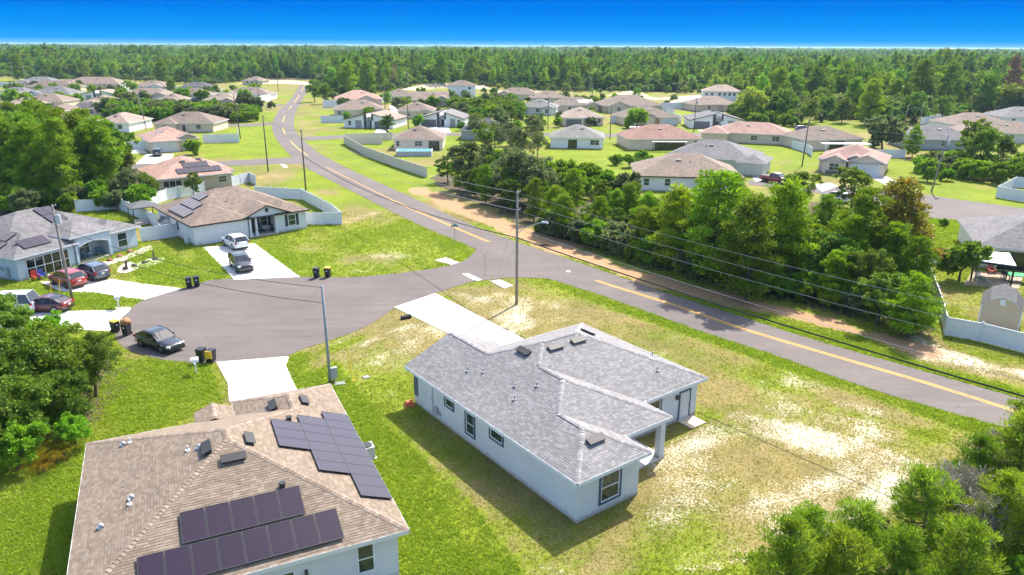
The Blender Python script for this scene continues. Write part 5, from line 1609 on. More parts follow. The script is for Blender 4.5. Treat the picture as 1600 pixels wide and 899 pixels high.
# ------------------------------------------------------------------ poles and wires
WOOD = M('pole_wood', (0.115, 0.095, 0.075), 0.9, 0.25, 1.2)
WOODL = M('pole_wood_pale', (0.24, 0.215, 0.185), 0.9, 0.2, 1.2)
GALV = M('galvanised', (0.36, 0.38, 0.39), 0.45, 0.12, 4, metal=.5)
STEELP = M('pole_concrete', (0.25, 0.275, 0.30), 0.8, 0.12, 1.5)
BLACK = M('cable_black', (0.012, 0.012, 0.013), 0.6, 0.1)
POLES = {}
def pole(key, label, base, h, r=.15, lean=(0, 0), mat=None, arms=1, xf=False, lamp=None, group=None):
    root = thing('utility_pole', label, 'pole', base, 0, group)
    top = (lean[0], lean[1], h)
    at_ = lambda f: (lean[0] * f, lean[1] * f, h * f)
    MB().tube([(0, 0, -.3), at_(.5), top], [r, r * .85, r * .68], 10).build('shaft', mat or WOOD, root, True)
    for k in range(3 if arms else 0):
        f = 1 - .012 - k * .075
        c = at_(f)
        MB().tube([(c[0], c[1], c[2]), (c[0] + .28, c[1] + .1, c[2] + .05)], [.05, .035], 6).tube([(c[0] + .28, c[1] + .1, c[2] + .02), (c[0] + .28, c[1] + .1, c[2] + .2)], .05, 6).build('insulator', GALV, root)
    if xf:
        c = at_(.87)
        MB().tube([(c[0] + .36, c[1] - .1, c[2] - .45), (c[0] + .36, c[1] - .1, c[2] + .35)], .24, 12).tube([(c[0] + .36, c[1] - .1, c[2] + .35), (c[0] + .36, c[1] - .1, c[2] + .55)], [.06, .05], 8).build('transformer', M('transformer_grey', (.42, .44, .46), .5, .08), root)
    if lamp:
        a, ln = lamp
        c = at_(.64)
        dx, dy = math.cos(a) * ln, math.sin(a) * ln
        arm = MB().tube([c, (c[0] + dx * .5, c[1] + dy * .5, c[2] + .75), (c[0] + dx, c[1] + dy, c[2] + 1.15)], .04, 6).tube([(c[0], c[1], c[2] + .55), (c[0] + dx * .5, c[1] + dy * .5, c[2] + .76)], .025, 5).build('lamp_arm', GALV, root)
        hd = MB().box((c[0] + dx * 1.14, c[1] + dy * 1.14, c[2] + 1.2), (.75, .28, .14), a, top=.7).build('lamp_head', GALV, arm)
    POLES[key] = (Vector((base[0], base[1], 0)), Vector(lean + (h,)) if len(lean) == 2 else lean, h)
    return root
def ppt(key, f):
    b, t, h = POLES[key]
    return b + t * f
def wire(label, a, b, sag, r=.018, mat=None, name='power_wire', cat='wire', group=None):
    pts = []
    for i in range(25):
        t = i / 24
        p = a.lerp(b, t)
        pts.append((p.x, p.y, p.z - sag * 4 * t * (1 - t)))
    return tag(MB().tube(pts, r, 5).build(name, mat or GALV), label, cat, group)
pole('main', 'tall wooden utility pole with street lamp beside the main road junction', (0.45, 68.11), 11.2, .15, lamp=(R(-15), 2.3), mat=WOODL)
pole('circle', 'wooden pole with transformer in front of the blue house', (-42.44, 67.45), 9.8, .14, (-.25, 0), WOODL, xf=True)
pole('concrete', 'slim grey concrete pole behind the near solar house roof', (-13.56, 50.33), 7.6, .12, (-.05, 0), STEELP, arms=0)
pole('bend', 'dark wooden pole behind the white house fence beside the main road', (-35.64, 126.35), 10.4, .14)
pole('corner', 'dark wooden pole at the side street corner left of the main road', (-48.47, 146.39), 11.0, .14)
pole('tanp', 'wooden pole at the end of the white fence by the tan garage house', (-72.96, 200.66), 11.6, .14, (-.7, 0), xf=False)
pole('shrub', 'pale leaning pole in front of the shrub band', (-108.73, 223.03), 10.5, .14, (-1.2, 0), WOODL)
pole('right', 'leaning wooden pole with guy wire on the right street', (73.52, 128.71), 9.8, .15, (1.2, 0), WOODL, xf=True)
pole('bay', 'wooden pole at the corner of the bay window house', (61.46, 157.37), 9.6, .14, (.3, 0))
pole('x1', 'wooden pole between the two lean-to houses on the crossing street', (-31.75, 228.49), 9.3, .14)
pole('x2', 'wooden pole left of the tan hip-roofed house on the crossing street', (10.58, 226.87), 9.6, .14, xf=True)
pole('x3', 'wooden pole on the crossing street behind the red-brown roof', (26.4, 203.42), 8.5, .14)
pole('x4', 'wooden pole beside the lean-to house with black roof edge', (53.45, 221.86), 9.8, .14, xf=True)
pole('f1', 'thin far pole in the meadow before the sandy lots', (34.52, 331.66), 8.5, .16)
pole('f2', 'far right pole with lamp arm above the white fence', (129.47, 240.02), 7.6, .16, lamp=(R(180), 2.0), mat=WOODL)
pole('f3', 'far right bare pole beside the sandy patch', (121.31, 233.91), 7.4, .16, (.5, 0), mat=WOODL)
pole('g1', 'thin pole at the far left edge of the houses', (-302.74, 464.63), 12, .2, mat=WOODL)
pole('g2', 'thin pole left of the large two-tone roof, far left', (-282.7, 444.41), 12, .2, mat=WOODL)
pole('g3', 'thin pole beside the solar roof, far left', (-192.14, 460.43), 9, .2, mat=WOODL)
pole('g4', 'thin pole by the brown roof at the far sandy turn', (-127.04, 413.3), 9, .18)
pole('g5', 'dark pole beside the far main road fence', (-99.84, 298.97), 10, .16)
pole('g6', 'thin pole behind the bend-side lean-to house', (-47.94, 284.34), 9, .16)
pole('off', 'wooden pole carrying the roadside wires beyond the right edge', (39.0, 22.5), 11.2, .15)
for f, lab in ((.985, 'uppermost power wire'), (.91, 'second power wire'), (.835, 'third power wire')):
    wire(lab + ' from the lamp pole over the thicket to the right', ppt('main', f), ppt('off', f), .8, .011, M('wire_aluminium', (.42, .43, .44), .4, .05, metal=.3))
    wire(lab + ' from the lamp pole back to the pole by the fence', ppt('main', f), ppt('bend', f), 1.0, .014, M('wire_aluminium', (.42,) * 3))
wire('lowest pale wire from the lamp pole along the thicket edge', ppt('main', .675), ppt('off', .675), .6, .014, M('wire_aluminium', (.42,) * 3))
wire('thick black cable sagging above the main road to the right', ppt('main', .60), ppt('off', .60), .6, .055, BLACK, 'cable', 'cable')
wire('thick black cable above the main road up to the bend', ppt('main', .60), ppt('bend', .58), 1.5, .05, BLACK, 'cable', 'cable')
for f, lab in ((.985, 'upper'), (.83, 'lower')):
    wire(lab + ' dark wire strung across the circle to the concrete pole', ppt('concrete', f), ppt('circle', f * .8), .9, .022, BLACK)
for a_, b_, lab in (('bend', 'corner', 'fence pole to the side street corner pole'), ('corner', 'tanp', 'side street corner pole to the tan garage house')):
    for f in (.985, .6):
        wire(('upper' if f > .9 else 'lower') + ' wire from the ' + lab, ppt(a_, f), ppt(b_, f), .8, .02, BLACK)
for f in (.985, .8):
    wire(('upper' if f > .9 else 'lower') + ' wire strung between the bay house pole and the leaning pole', ppt('bay', f), ppt('right', f), .6, .02, GALV)
_b = ppt('right', .75)
wire('guy wire running from the leaning pole down to the verge', _b, Vector((78.6, 145.68) + (0,)), .3, .03, GALV, 'guy_wire')
for f in (.45, .75):
    wire(('short' if f < .5 else 'long') + ' guy wire left of the lamp pole', ppt('main', f + .1), Vector((-2.2, 67.8, 0)), 0, .012, GALV, 'guy_wire')
# yellow guy markers and survey lath
YELP = M('marker_yellow', (.72, .48, .03), .5, .08)
for p, q, lab in (((-44.68, 67.79), (0, .25), 'yellow guard on the left guy wire by the transformer pole'), ((-44.18, 67.99), (.3, .3), 'yellow guard on the right guy wire by the transformer pole'),
                  ((-11.91, 50.68), (-.5, .9), 'leaning yellow guy guard on the lawn by the concrete pole'), ((-2.25, 70.39), (.25, .3), 'yellow guy guard on the lawn left of the lamp pole')):
    MBt = MB().tube([(0, 0, 0), (q[0], q[1], 2.3)], [.045, .035], 6).box((0, 0, .03), (.2, .2, .06))
    tag(MBt.build('guy_guard', YELP, loc=(p[0], p[1], 0)), lab, 'guy guard')
# ------------------------------------------------------------------ cars
TYRE = M('tyre', (.018, .018, .019), .85, .1)
RIM = M('rim', (.42, .43, .44), .35, .08, metal=.6)
CGLASS = glassy('car_glass', (.02, .025, .03), .05)
LAMPW = M('headlamp', (.75, .76, .78), .15, .05)
LAMPR = M('tail_lamp', (.35, .01, .01), .25, .1)
PLAST = M('car_plastic', (.02, .02, .021), .6, .1)
def paint(name, col):
    return M('paint_' + name, col, .28, .04, 1.5, spec=.6, coat=.8)
SED = dict(L=4.62, W=1.80, wb=2.70, wr=.33, fo=.92,
   low=[(0, .34, .60), (.06, .24, .68), (.3, .2, .73), (.9, .18, .80), (1.35, .18, .90), (2.3, .18, .93), (3.4, .18, .96), (4.1, .2, 1.0), (4.5, .26, .96), (4.62, .40, .80)],
   cab=[(1.30, .90, .90), (2.05, .90, 1.36), (2.6, .92, 1.44), (3.2, .94, 1.42), (3.75, .96, 1.24), (4.18, .98, .99)])
SUV = dict(L=4.60, W=1.86, wb=2.66, wr=.36, fo=.92,
   low=[(0, .40, .74), (.06, .28, .84), (.3, .24, .93), (.9, .22, 1.0), (1.2, .22, 1.06), (2.3, .22, 1.08), (3.4, .22, 1.1), (4.1, .24, 1.12), (4.5, .3, 1.1), (4.6, .42, .95)],
   cab=[(1.15, 1.04, 1.04), (1.85, 1.06, 1.56), (2.5, 1.08, 1.66), (3.3, 1.08, 1.65), (4.1, 1.1, 1.58), (4.52, 1.1, 1.12)])
VAN = dict(L=5.2, W=1.95, wb=3.1, wr=.36, fo=.95,
   low=[(0, .40, .8), (.06, .3, .9), (.3, .26, 1.0), (.9, .24, 1.1), (1.2, .24, 1.16), (2.3, .24, 1.2), (3.6, .24, 1.2), (4.8, .26, 1.2), (5.1, .3, 1.2), (5.2, .42, 1.1)],
   cab=[(.9, 1.12, 1.12), (1.6, 1.15, 1.85), (2.2, 1.16, 1.98), (3.6, 1.16, 2.0), (4.8, 1.16, 1.98), (5.15, 1.16, 1.25)])
PICK = dict(L=5.6, W=1.95, wb=3.5, wr=.39, fo=.98,
   low=[(0, .45, .85), (.06, .34, .95), (.3, .3, 1.04), (.9, .28, 1.1), (1.3, .28, 1.14), (2.3, .28, 1.15), (3.5, .28, 1.15), (5.0, .3, 1.15), (5.5, .34, 1.14), (5.6, .45, 1.05)],
   cab=[(1.3, 1.12, 1.12), (1.95, 1.13, 1.72), (2.5, 1.13, 1.8), (3.1, 1.13, 1.8), (3.45, 1.13, 1.74), (3.6, 1.13, 1.16)])
def car(label, rear, front, spec, col, near=1, cat='car', name='parked_car'):
    """rear/front: ground points of the two wheels on the camera side; body built at real size around them"""
    r_, f_ = Vector(rear), Vector(front)
    d = (f_ - r_).normalized()
    side = Vector((-d.y, d.x))
    if side.dot(-(r_ + f_) / 2) > 0:
        side = -side                      # from the visible wheels away from the camera
    c = (r_ + f_) / 2 + side * (spec['W'] / 2 - .12)
    root = thing(name, label, cat, (c.x, c.y, .045), math.atan2(d.y, d.x))
    W2, L, wb = spec['W'] / 2, spec['L'], spec['wb']
    fx = wb / 2 + spec['fo']             # nose x
    pm = paint(*col)
    def ringpts(s, z0, z1, wf):
        x = fx - s
        wv = W2 * wf
        zm = z0 + (z1 - z0) * .55
        prof = [(-wv * .82, z0), (-wv * .97, z0 + .08), (-wv, zm), (-wv * .985, z1 - .14), (-wv * .90, z1 - .03), (-wv * .5, z1 + .015),
                (0, z1 + .03), (wv * .5, z1 + .015), (wv * .90, z1 - .03), (wv * .985, z1 - .14), (wv, zm), (wv * .97, z0 + .08), (wv * .82, z0)]
        return [(x, y, z) for y, z in prof]
    body = MB()
    rings = []
    for s, z0, z1 in spec['low']:
        t = min(s, L - s)
        wf = .80 + .2 * min(1, (t / .55)) ** .6
        rings.append(ringpts(s, z0, z1, wf))
    n_ = len(rings[0])
    for rg in rings:
        body.v += rg
    for i in range(len(rings) - 1):
        for k in range(n_):
            a, b = i * n_ + k, i * n_ + (k + 1) % n_
            body.f.append((a, a + n_, b + n_, b))
    body.f.append(tuple(range(n_)))
    body.f.append(tuple((len(rings) - 1) * n_ + k for k in reversed(range(n_))))
    bo = body.build('body', pm, root, True)
    # greenhouse: glass sides, painted roof and pillars
    cab = spec['cab']
    gl, rf, pl = MB(), MB(), MB()
    def cpts(s, z0, z1):
        x = fx - s
        hgt = max(0, z1 - z0)
        tw = W2 * (.93 - .30 * hgt / .62 * .55)
        return (x, W2 * .93, z0 - .02), (x, tw, z1), (x, tw * .72, z1 + .05 * min(1, hgt / .3))
    for i in range(len(cab) - 1):
        A, B = cpts(*cab[i]), cpts(*cab[i + 1])
        for sg in (1, -1):
            m_ = lambda p: (p[0], p[1] * sg, p[2])
            gl.quad(m_(A[0]), m_(B[0]), m_(B[1]), m_(A[1]))
        tgt = rf if (0 < i < len(cab) - 2 and not (i == len(cab) - 3 and spec is SED)) else gl
        tgt.quad(A[1], B[1], B[2], A[2])
        tgt.quad(A[2], B[2], (B[2][0], -B[2][1], B[2][2]), (A[2][0], -A[2][1], A[2][2]))
        tgt.quad((A[2][0], -A[2][1], A[2][2]), (B[2][0], -B[2][1], B[2][2]), (B[1][0], -B[1][1], B[1][2]), (A[1][0], -A[1][1], A[1][2]))
    gl.build('window_glass', CGLASS, root)
    # pillars along the cabin edge and roof rails
    mid = len(cab) // 2
    for sg in (1, -1):
        e = [cpts(*q) for q in cab]
        pts = [(q[1][0], (q[1][1] + .004) * sg, q[1][2] + .005) for q in e]
        pl.tube(pts, .035, 5)
        for q in (cab[2][0] + .1, (cab[-2][0] * .7 + cab[2][0] * .3)):
            zt = np.interp(q, [k[0] for k in cab], [k[2] for k in cab])
            zb = np.interp(q, [k[0] for k in cab], [k[1] for k in cab])
            hg = zt - zb
            tw = W2 * (.93 - .30 * hg / .62 * .55)
            pl.tube([(fx - q, W2 * .935 * sg, zb - .03), (fx - q, (tw + .005) * sg, zt)], .04, 5)
    rf.build('roof_panel', pm, root, True)
    pl.build('pillars', pm, root)
    wm_ = ('wheel', spec['wr'])
    if wm_ not in _wm:
        wr = spec['wr']
        ty = MB().tube([(0, -.1, 0), (0, -.085, 0), (0, .085, 0), (0, .1, 0)], [wr * .9, wr, wr, wr * .9], 18).mesh('tyre', TYRE, False)
        rm = MB()
        for k in range(5):
            a = k * 2 * math.pi / 5
            rm.box((math.cos(a) * wr * .33, 0, math.sin(a) * wr * .33), (.07, .21, .07))
        rm.tube([(0, -.106, 0), (0, .106, 0)], wr * .16, 8)
        for sg in (-1, 1):
            rm.tube([(0, sg * .1, 0), (0, sg * .104, 0)], wr * .66, 14)
        _wm[wm_] = (ty, rm.mesh('rim', RIM))
    for sx in (wb / 2, -wb / 2):
        for sy in (1, -1):
            wo = link('wheel', _wm[wm_][0], root, (sx, sy * (W2 - .10), spec['wr']))
            link('rim', _wm[wm_][1], wo)
            # dark arch
            MB().tube([(sx, sy * (W2 - .3), spec['wr'] + .02), (sx, sy * (W2 + .004), spec['wr'] + .02)], spec['wr'] + .07, 16).build('wheel_arch', PLAST, root)
    zl = spec['low'][2]
    for sg in (1, -1):
        MB().box((fx - .2, sg * W2 * .66, zl[2] - .12), (.34, .42, .15), sg * -.45, top=.85).build('headlight', LAMPW, root)
        MB().box((fx - L + .12, sg * W2 * .72, spec['low'][-2][2] - .16), (.2, .42, .18), sg * .3).build('tail_light', LAMPR, root)
        MB().box((fx - cab[1][0] + .25, sg * (W2 + .06), cab[1][1] + .1), (.14, .2, .13)).build('wing_mirror', pm, root)
    MB().box((fx - .06, 0, zl[2] - .24), (.08, W2 * 1.0, .2)).build('grille', PLAST, root)
    MB().box((fx - .12, 0, zl[1] + .08), (.22, W2 * 1.62, .14)).box((fx - L + .12, 0, zl[1] + .1), (.22, W2 * 1.6, .16)).build('bumper', PLAST, root)
    MB().box((fx - L + .0, 0, spec['low'][-1][2] - .12), (.03, .32, .16)).build('licence_plate', WHT, root)
    if spec is PICK:
        MB().b2(fx - L + .15, fx - 3.7, -W2 * .8, W2 * .8, 1.13, 1.19).build('bed', PLAST, root)
    return root
car('black sedan parked on the near side of the cul-de-sac', (-30.83, 57.03), (-28.5, 55.64), SED, ('black', (.012, .012, .014)))
car('dark red sedan on the concrete drive at the left edge', (-42.92, 64.92), (-45.18, 64.89), SED, ('maroon', (.10, .012, .018)))
car('bright red suv in the blue house drive', (-45.31, 71.95), (-48.46, 73.83), SUV, ('red', (.30, .012, .014)))
car('blue-grey suv beside the red one in the blue house drive', (-44.29, 74.56), (-47.32, 76.46), SUV, ('slate', (.06, .075, .11)))
car('white suv nearest the garage of the white house', (-34.03, 87.38), (-36.18, 89.78), SUV, ('white', (.70, .71, .73)))
car('black suv facing the street in the white house drive', (-32.1, 80.77), (-30.18, 77.82), SUV, ('blacksuv', (.016, .016, .018)))
car('white van half hidden by foliage at the left edge', (-45.46, 64.2), (-48.64, 63.81), VAN, ('vanwhite', (.68, .69, .7)), cat='van')
car('dark blue car on the drive of the tan garage house', (-78.64, 166.21), (-80.56, 170.77), SUV, ('navy', (.03, .045, .09)))
car('red pickup truck behind the thicket on the right', (47.41, 137.57), (49.25, 135.6), PICK, ('truckred', (.20, .015, .02)), cat='pickup truck')
car('white suv parked beyond the thicket on the right', (52.83, 118.2), (51.58, 120.25), SUV, ('white', (.70, .71, .73)))
car('dark grey suv on the far street right of centre', (85.82, 225.06), (88.75, 225.2), SUV, ('slate', (.06, .075, .11)))
car('black car under the carport in the far left rows', (-140.12, 331.03), (-136.06, 331.31), SUV, ('black', (.012,) * 3))
# ------------------------------------------------------------------ wheeled bins
BIN = M('bin_black', (.022, .022, .024), .5, .12)
LIDY = M('bin_lid_yellow', (.70, .45, .03), .5, .08)
def bin_(label, p, rz, lid=None, openlid=False, group=None):
    root = thing('wheeled_bin', label, 'bin', (p[0], p[1], .03), rz, group)
    MB().box((0, 0, .56), (.46, .52, .96), top=1.25).build('body', BIN, root)
    if openlid:
        MB().box((.0, .36, .72), (.56, .05, .62)).build('lid', lid or BIN, root)
    else:
        MB().box((0, 0, 1.08), (.62, .70, .07), top=.9).box((0, .36, 1.06), (.5, .06, .06)).build('lid', lid or BIN, root)
    MB().tube([(-.26, .36, 1.0), (.26, .36, 1.0)], .025, 6).build('handle', BIN, root)
    for s in (-.24, .24):
        MB().tube([(s - .04, .25, .13), (s + .04, .25, .13)], .13, 12).build('wheel', TYRE, root)
    MB().box((0, -.335, .75), (.16, .01, .12)).build('badge', M('badge_white', (.6, .6, .6), .6, .05), root)
    return root
bin_('black bin left of the pair on the kerb by the blue house lawn', (-33.44, 72.78), R(20))
bin_('black bin right of the pair on the kerb by the blue house lawn', (-32.82, 73.22), R(20))
bin_('black bin left of the pair on the far kerb of the circle', (-21.16, 76.43), R(-5))
bin_('black bin with yellow lid on the far kerb of the circle', (-20.01, 76.69), R(-5), LIDY)
bin_('black bin with yellow lid in the bin cluster by the left drive', (-34.62, 60.17), R(60), LIDY)
bin_('black bin heaped with a brown sack in the bin cluster', (-33.33, 59.58), R(-10), M('bin_lid_brown', (.30, .16, .06), .7, .15))
bin_('black bin at the near mailbox', (-24.64, 54.08), R(170))
bin_('black bin lying open showing a yellow lid at the near mailbox', (-23.83, 53.97), R(170), LIDY, True)
mb = bmesh.new()
bmesh.ops.create_icosphere(mb, subdivisions=3, radius=.42)
for v in mb.verts:
    v.co.x *= 1.0 + .25 * math.sin(v.co.y * 9 + 1) * .5
    v.co.z = v.co.z * (.75 if v.co.z > 0 else .35) + .1 * math.sin(v.co.x * 11) * .6
me = bpy.data.meshes.new('sack')
mb.to_mesh(me)
me.materials.append(M('sack_brown', (.34, .17, .06), .7, .2, 6))
_p = (-33.33, 59.58)
tag(link('refuse_sack', me, None, (_p[0], _p[1], 1.25)), 'brown refuse sack heaped on top of a black bin', 'sack')
# ------------------------------------------------------------------ mailboxes, signs, hydrant
def mailbox(label, p, rz, n_=1, mat=None):
    root = thing('mailbox', label, 'mailbox', p, rz)
    MB().box((0, 0, .5), (.1, .1, 1.0)).box((0, 0, .98), (.12, .5 * n_, .06)).build('post', FRAME, root)
    for k in range(n_):
        y = (k - (n_ - 1) / 2) * .32
        m_ = MB()
        m_.tube([(-.26, y, 1.17), (.26, y, 1.17)], .13, 10).b2(-.26, .26, y - .13, y + .13, 1.02, 1.17)
        bx_ = m_.build('box', mat or FRAME, root)
        MB().box((.1, y + .15, 1.25), (.04, .02, .16)).build('flag', LAMPR, bx_)
    return root
mailbox('white mailbox cluster at the mouth of the left drives', (-37.52, 66.43), R(30), 3, M('mail_grey', (.5, .52, .53), .5, .08))
mailbox('white mailbox on a white post beside the near driveway', (-24.16, 51.79), R(20), 2)
t = thing('street_sign', 'blue-green street name sign at the corner of the circle street', 'sign', (-7.2, 90.04))
MB().tube([(0, 0, 0), (0, 0, 2.7)], .03, 6).build('post', GALV, t)
for a, z_ in ((20, 2.6), (-60, 2.82)):
    MB().box((0, 0, z_), (.95, .02, .2), R(a)).build('sign_plate', M('sign_teal', (.02, .22, .24), .5, .06), t)
t = thing('stop_sign', 'stop sign seen edge-on at the mouth of the circle street', 'sign', (-2.95, 77.33), R(84))
MB().tube([(0, 0, 0), (0, 0, 2.7)], .03, 6).build('post', GALV, t)
MB().tube([(0, -.012, 2.35), (0, .012, 2.35)], .38, 8).build('sign_plate', M('sign_back', (.3, .31, .32), .5, .06, metal=.5), t)
t = thing('fire_hydrant', 'pale fire hydrant at the edge of the roadside thicket', 'hydrant', (10.6, 90.7))
HY = M('hydrant_pale', (.62, .62, .64), .5, .06)
MB().tube([(0, 0, 0), (0, 0, .08), (0, 0, .1), (0, 0, .75), (0, 0, .8), (0, 0, .95)], [.2, .2, .15, .15, .19, .1], 12).build('barrel', HY, t)
MB().tube([(-.26, 0, .6), (.26, 0, .6)], .075, 10).tube([(0, -.28, .5), (0, 0, .5)], .1, 10).tube([(0, 0, .95), (0, 0, 1.05)], .05, 6).build('nozzle', HY, t)
t = thing('utility_pedestal', 'grey meter box at the foot of the concrete pole', 'utility box', (-13.47, 50.55), R(20))
MB().box((.15, -.1, .75), (.5, .25, .8)).box((.15, -.1, .2), (.15, .12, .4)).build('cabinet', M('meter_grey', (.33, .35, .37)), t)
tag(MB().box((0, 0, .04), (.75, .6, .08), .3).box((0, 0, .09), (.65, .5, .02), .3).build('ground_vault', M('vault_grey', (.27, .28, .27), .9, .12), loc=(-12.79, 50.11) + (0,)), 'flat grey utility vault lid beside the concrete pole', 'vault lid')
tag(MB().box((0, 0, .03), (.5, .5, .06), .5).box((0, 0, .07), (.42, .42, .02), .5).build('ground_vault', M('vault_grey', (.27,) * 3), loc=(-11.05, 51.25) + (0,)), 'small grey valve lid in the lawn right of the yellow guard', 'vault lid')
t = thing('drain_pipe', 'black drain pipe end beside the new driveway', 'pipe', (-9.47, 64.21), R(30))
MB().tube([(-.8, 0, .12), (.1, 0, .2)], .22, 14, cap=False).build('pipe', BLACK, t)
MB().tube([(-.5, 0, .14), (-.49, 0, .14)], .21, 14).build('pipe_inside', PLAST, t)
tag(MB().tube([(0, 0, -.2), (0, 0, 1.9)], .11, 8).box((0, 0, 1.95), (.26, .26, .12)).build('bollard_post', WOOD, loc=(69.88, 132.93) + (0,)), 'short dark post at the end of the bay house drive', 'post')
t = thing('orange_bag', 'orange bag lying at the back corner of the new house', 'bag', (-7.14, 46.67))
MB().box((0, 0, .18), (.7, .5, .36), .4, top=.6).box((.1, .1, .36), (.3, .2, .12), .9, top=.5).build('sack', M('bag_orange', (.62, .14, .05), .7, .15, 5), t)
tag(MB().box((0, 0, .08), (.9, .3, .16), .3).box((.5, .15, .08), (.5, .25, .12), -.4).build('scrap_board', M('board_brown', (.12, .08, .05), .9, .2), loc=(3.86, 90.57) + (0,)), 'scrap of dark board lying on the dirt strip', 'board')
# ------------------------------------------------------------------ yards
t = thing('gazebo', 'dark-roofed gazebo with furniture in the fenced yard behind the blue house', 'gazebo', (-52.39, 102.96), R(40))
for sx in (-1.6, 1.6):
    for sy in (-1.4, 1.4):
        MB().tube([(sx, sy, 0), (sx, sy, 2.3)], .06, 6).build('post', PLAST, t)
tp, ff = MB(), MB()
roof_rect(tp, ff, -1.9, 1.9, -1.7, 1.7, 2.32, .38, 'hip', o=.1, t=.1)
tp.build('canopy', M('canopy_grey', (.10, .10, .105), .8, .1), t)
ff.build('valance', PLAST, t)
def chair(label, p, rz, mat, group=None):
    r_ = thing('garden_chair', label, 'chair', p, rz, group)
    MB().box((0, 0, .38), (.6, .55, .06)).build('seat', mat, r_)
    for k in range(5):
        MB().quad((-.28 + k * .12, .25, .38), (-.19 + k * .12, .25, .38), (-.19 + k * .12, .42, 1.05), (-.28 + k * .12, .42, 1.05)).build('back_slat', mat, r_)
    for s in (-.33, .33):
        MB().box((s, -.02, .55), (.1, .65, .04)).build('armrest', mat, r_)
        MB().box((s, -.26, .27), (.07, .07, .55)).build('leg', mat, r_)
        MB().box((s, .24, .27), (.07, .07, .55)).build('leg', mat, r_)
    return r_
CR = M('chair_red', (.42, .035, .02), .6, .08)
CB = M('chair_blue', (.04, .07, .32), .6, .08)
CT = M('chair_teal', (.10, .2, .22), .6, .08)
CK = M('chair_black', (.02, .02, .022), .6, .08)
chair('red garden chair before the screened garage', (-50.74, 75.13), R(50), CR)
chair('blue garden chair before the screened garage', (-50.4, 75.59), R(50), CB)
chair('teal chair on the left of the blue house porch', (-49.93, 83.37), R(60), CT)
chair('teal chair on the right of the blue house porch', (-49.03, 84.78), R(60), CT)
chair('black chair on the left of the white house porch', (-33.5, 96.17), R(40), CK)
chair('black chair on the right of the white house porch', (-32.22, 97.27), R(40), CK)
for p, lab in (((-51.63, 100.6), 'pale patio sofa under the gazebo'),):
    t = thing('patio_sofa', lab, 'sofa', p, R(40))
    MB().box((0, 0, .25), (1.7, .7, .35)).build('seat', M('sofa_beige', (.45, .4, .34), .8, .1), t)
    MB().box((0, .35, .55), (1.7, .18, .5)).build('backrest', M('sofa_beige', (.45,) * 3), t)
def shed(label, p, rz, w, d, h, wall, roof, gam=True):
    r_ = thing('shed', label, 'shed', p, rz)
    pts = [(0, 0), (w, 0), (w, h * .62), (w * .80, h * .86), (w / 2, h), (w * .2, h * .86), (0, h * .62)] if gam else [(0, 0), (w, 0), (w, h * .7), (w / 2, h), (0, h * .7)]
    mb_ = MB()
    for yy in (0, d):
        mb_.quad(*[(x, yy, z_) for x, z_ in pts])
    mb_.quad((0, 0, 0), (0, d, 0), (0, d, pts[-1][1]), (0, 0, pts[-1][1]))
    mb_.quad((w, 0, 0), (w, d, 0), (w, d, pts[2][1]), (w, 0, pts[2][1]))
    mb_.build('wall', wall, r_)
    rr = MB()
    q = pts[2:]
    for (xa, za), (xb, zb) in zip(q[:-1], q[1:]):
        k_ = 1.03
        fa = lambda x: w / 2 + (x - w / 2) * k_
        rr.quad((fa(xa), -.12, za + .05), (fa(xa), d + .12, za + .05), (fa(xb), d + .12, zb + .05), (fa(xb), -.12, zb + .05))
    rr.build('roof', roof, r_)
    tr = MB()
    for (xa, za), (xb, zb) in zip(q[:-1], q[1:]):
        tr.quad((xa, -.125, za - .06), (xb, -.125, zb - .06), (xb, -.125, zb + .04), (xa, -.125, za + .04))
    tr.b2(0, .1, -.02, 0, 0, pts[-1][1]); tr.b2(w - .1, w, -.02, 0, 0, pts[2][1])
    tr.build('trim', FASCIA, r_)
    MB().b2(w / 2 - .2, w / 2 + .2, -.03, -.004, h * .72, h * .9).build('vent', FASCIA, r_)
    return r_
_a, _b2 = Vector((42.52, 63.29)), Vector((45.09, 61.57))
shed('tan gambrel-roofed shed with dark shingle roof behind the white fence on the right', _a, math.atan2((_b2 - _a).y, (_b2 - _a).x), 3.2, 4.2, 3.0, M('shed_tan', (.52, .40, .29), .85, .06), roofmat('roof_dark', ROOFS['dark']))
shed('small white tool shed beside the white house side wall', (-46.57, 95.54), R(40), 1.6, 1.4, 2.1, M('shed_white', (.6, .6, .62), .7, .06), M('canopy_grey', (0,) * 3), False)
# patio cover in the right yard
t = thing('patio_cover', 'white flat patio cover on dark posts in the right yard', 'patio cover', (0, 0, 0))
c4 = [(52.14, 79.78), (55.02, 79.03), (52.53, 73.98), (49.32, 76.1)]
t.location = (c4[3][0], c4[3][1], 0)
rel = [(p[0] - c4[3][0], p[1] - c4[3][1]) for p in c4]
MB().prism(rel, 2.42, 2.5).build('cover', M('cover_white', (.72, .72, .74), .5, .05), t)
MB().prism([(p[0] * 1.0, p[1] * 1.0) for p in rel], 2.22, 2.415).build('valance', PLAST, t)
for p in rel:
    cx_, cy_ = sum(q[0] for q in rel) / 4, sum(q[1] for q in rel) / 4
    q = (p[0] + (cx_ - p[0]) * .06, p[1] + (cy_ - p[1]) * .06)
    MB().box((q[0], q[1], 1.11), (.14, .14, 2.22)).build('post', PLAST, t)
tag(MB().prism([(p[0] - 0, p[1] - 0) for p in ((48.05, 74.98), (53.19, 73.76), (57.06, 78.84), (52.18, 80.23))], 0, .07).build('patio', M('paver_pink', (.42, .3, .24), .9, .12, 2)), kind='structure')
t = thing('deck', 'green-topped game table in the right yard', 'table', (54.79, 76.22), R(-20))
MB().box((0, 0, .8), (2.6, 1.6, .08)).build('table_top', M('felt_green', (.02, .25, .09), .8, .06), t)
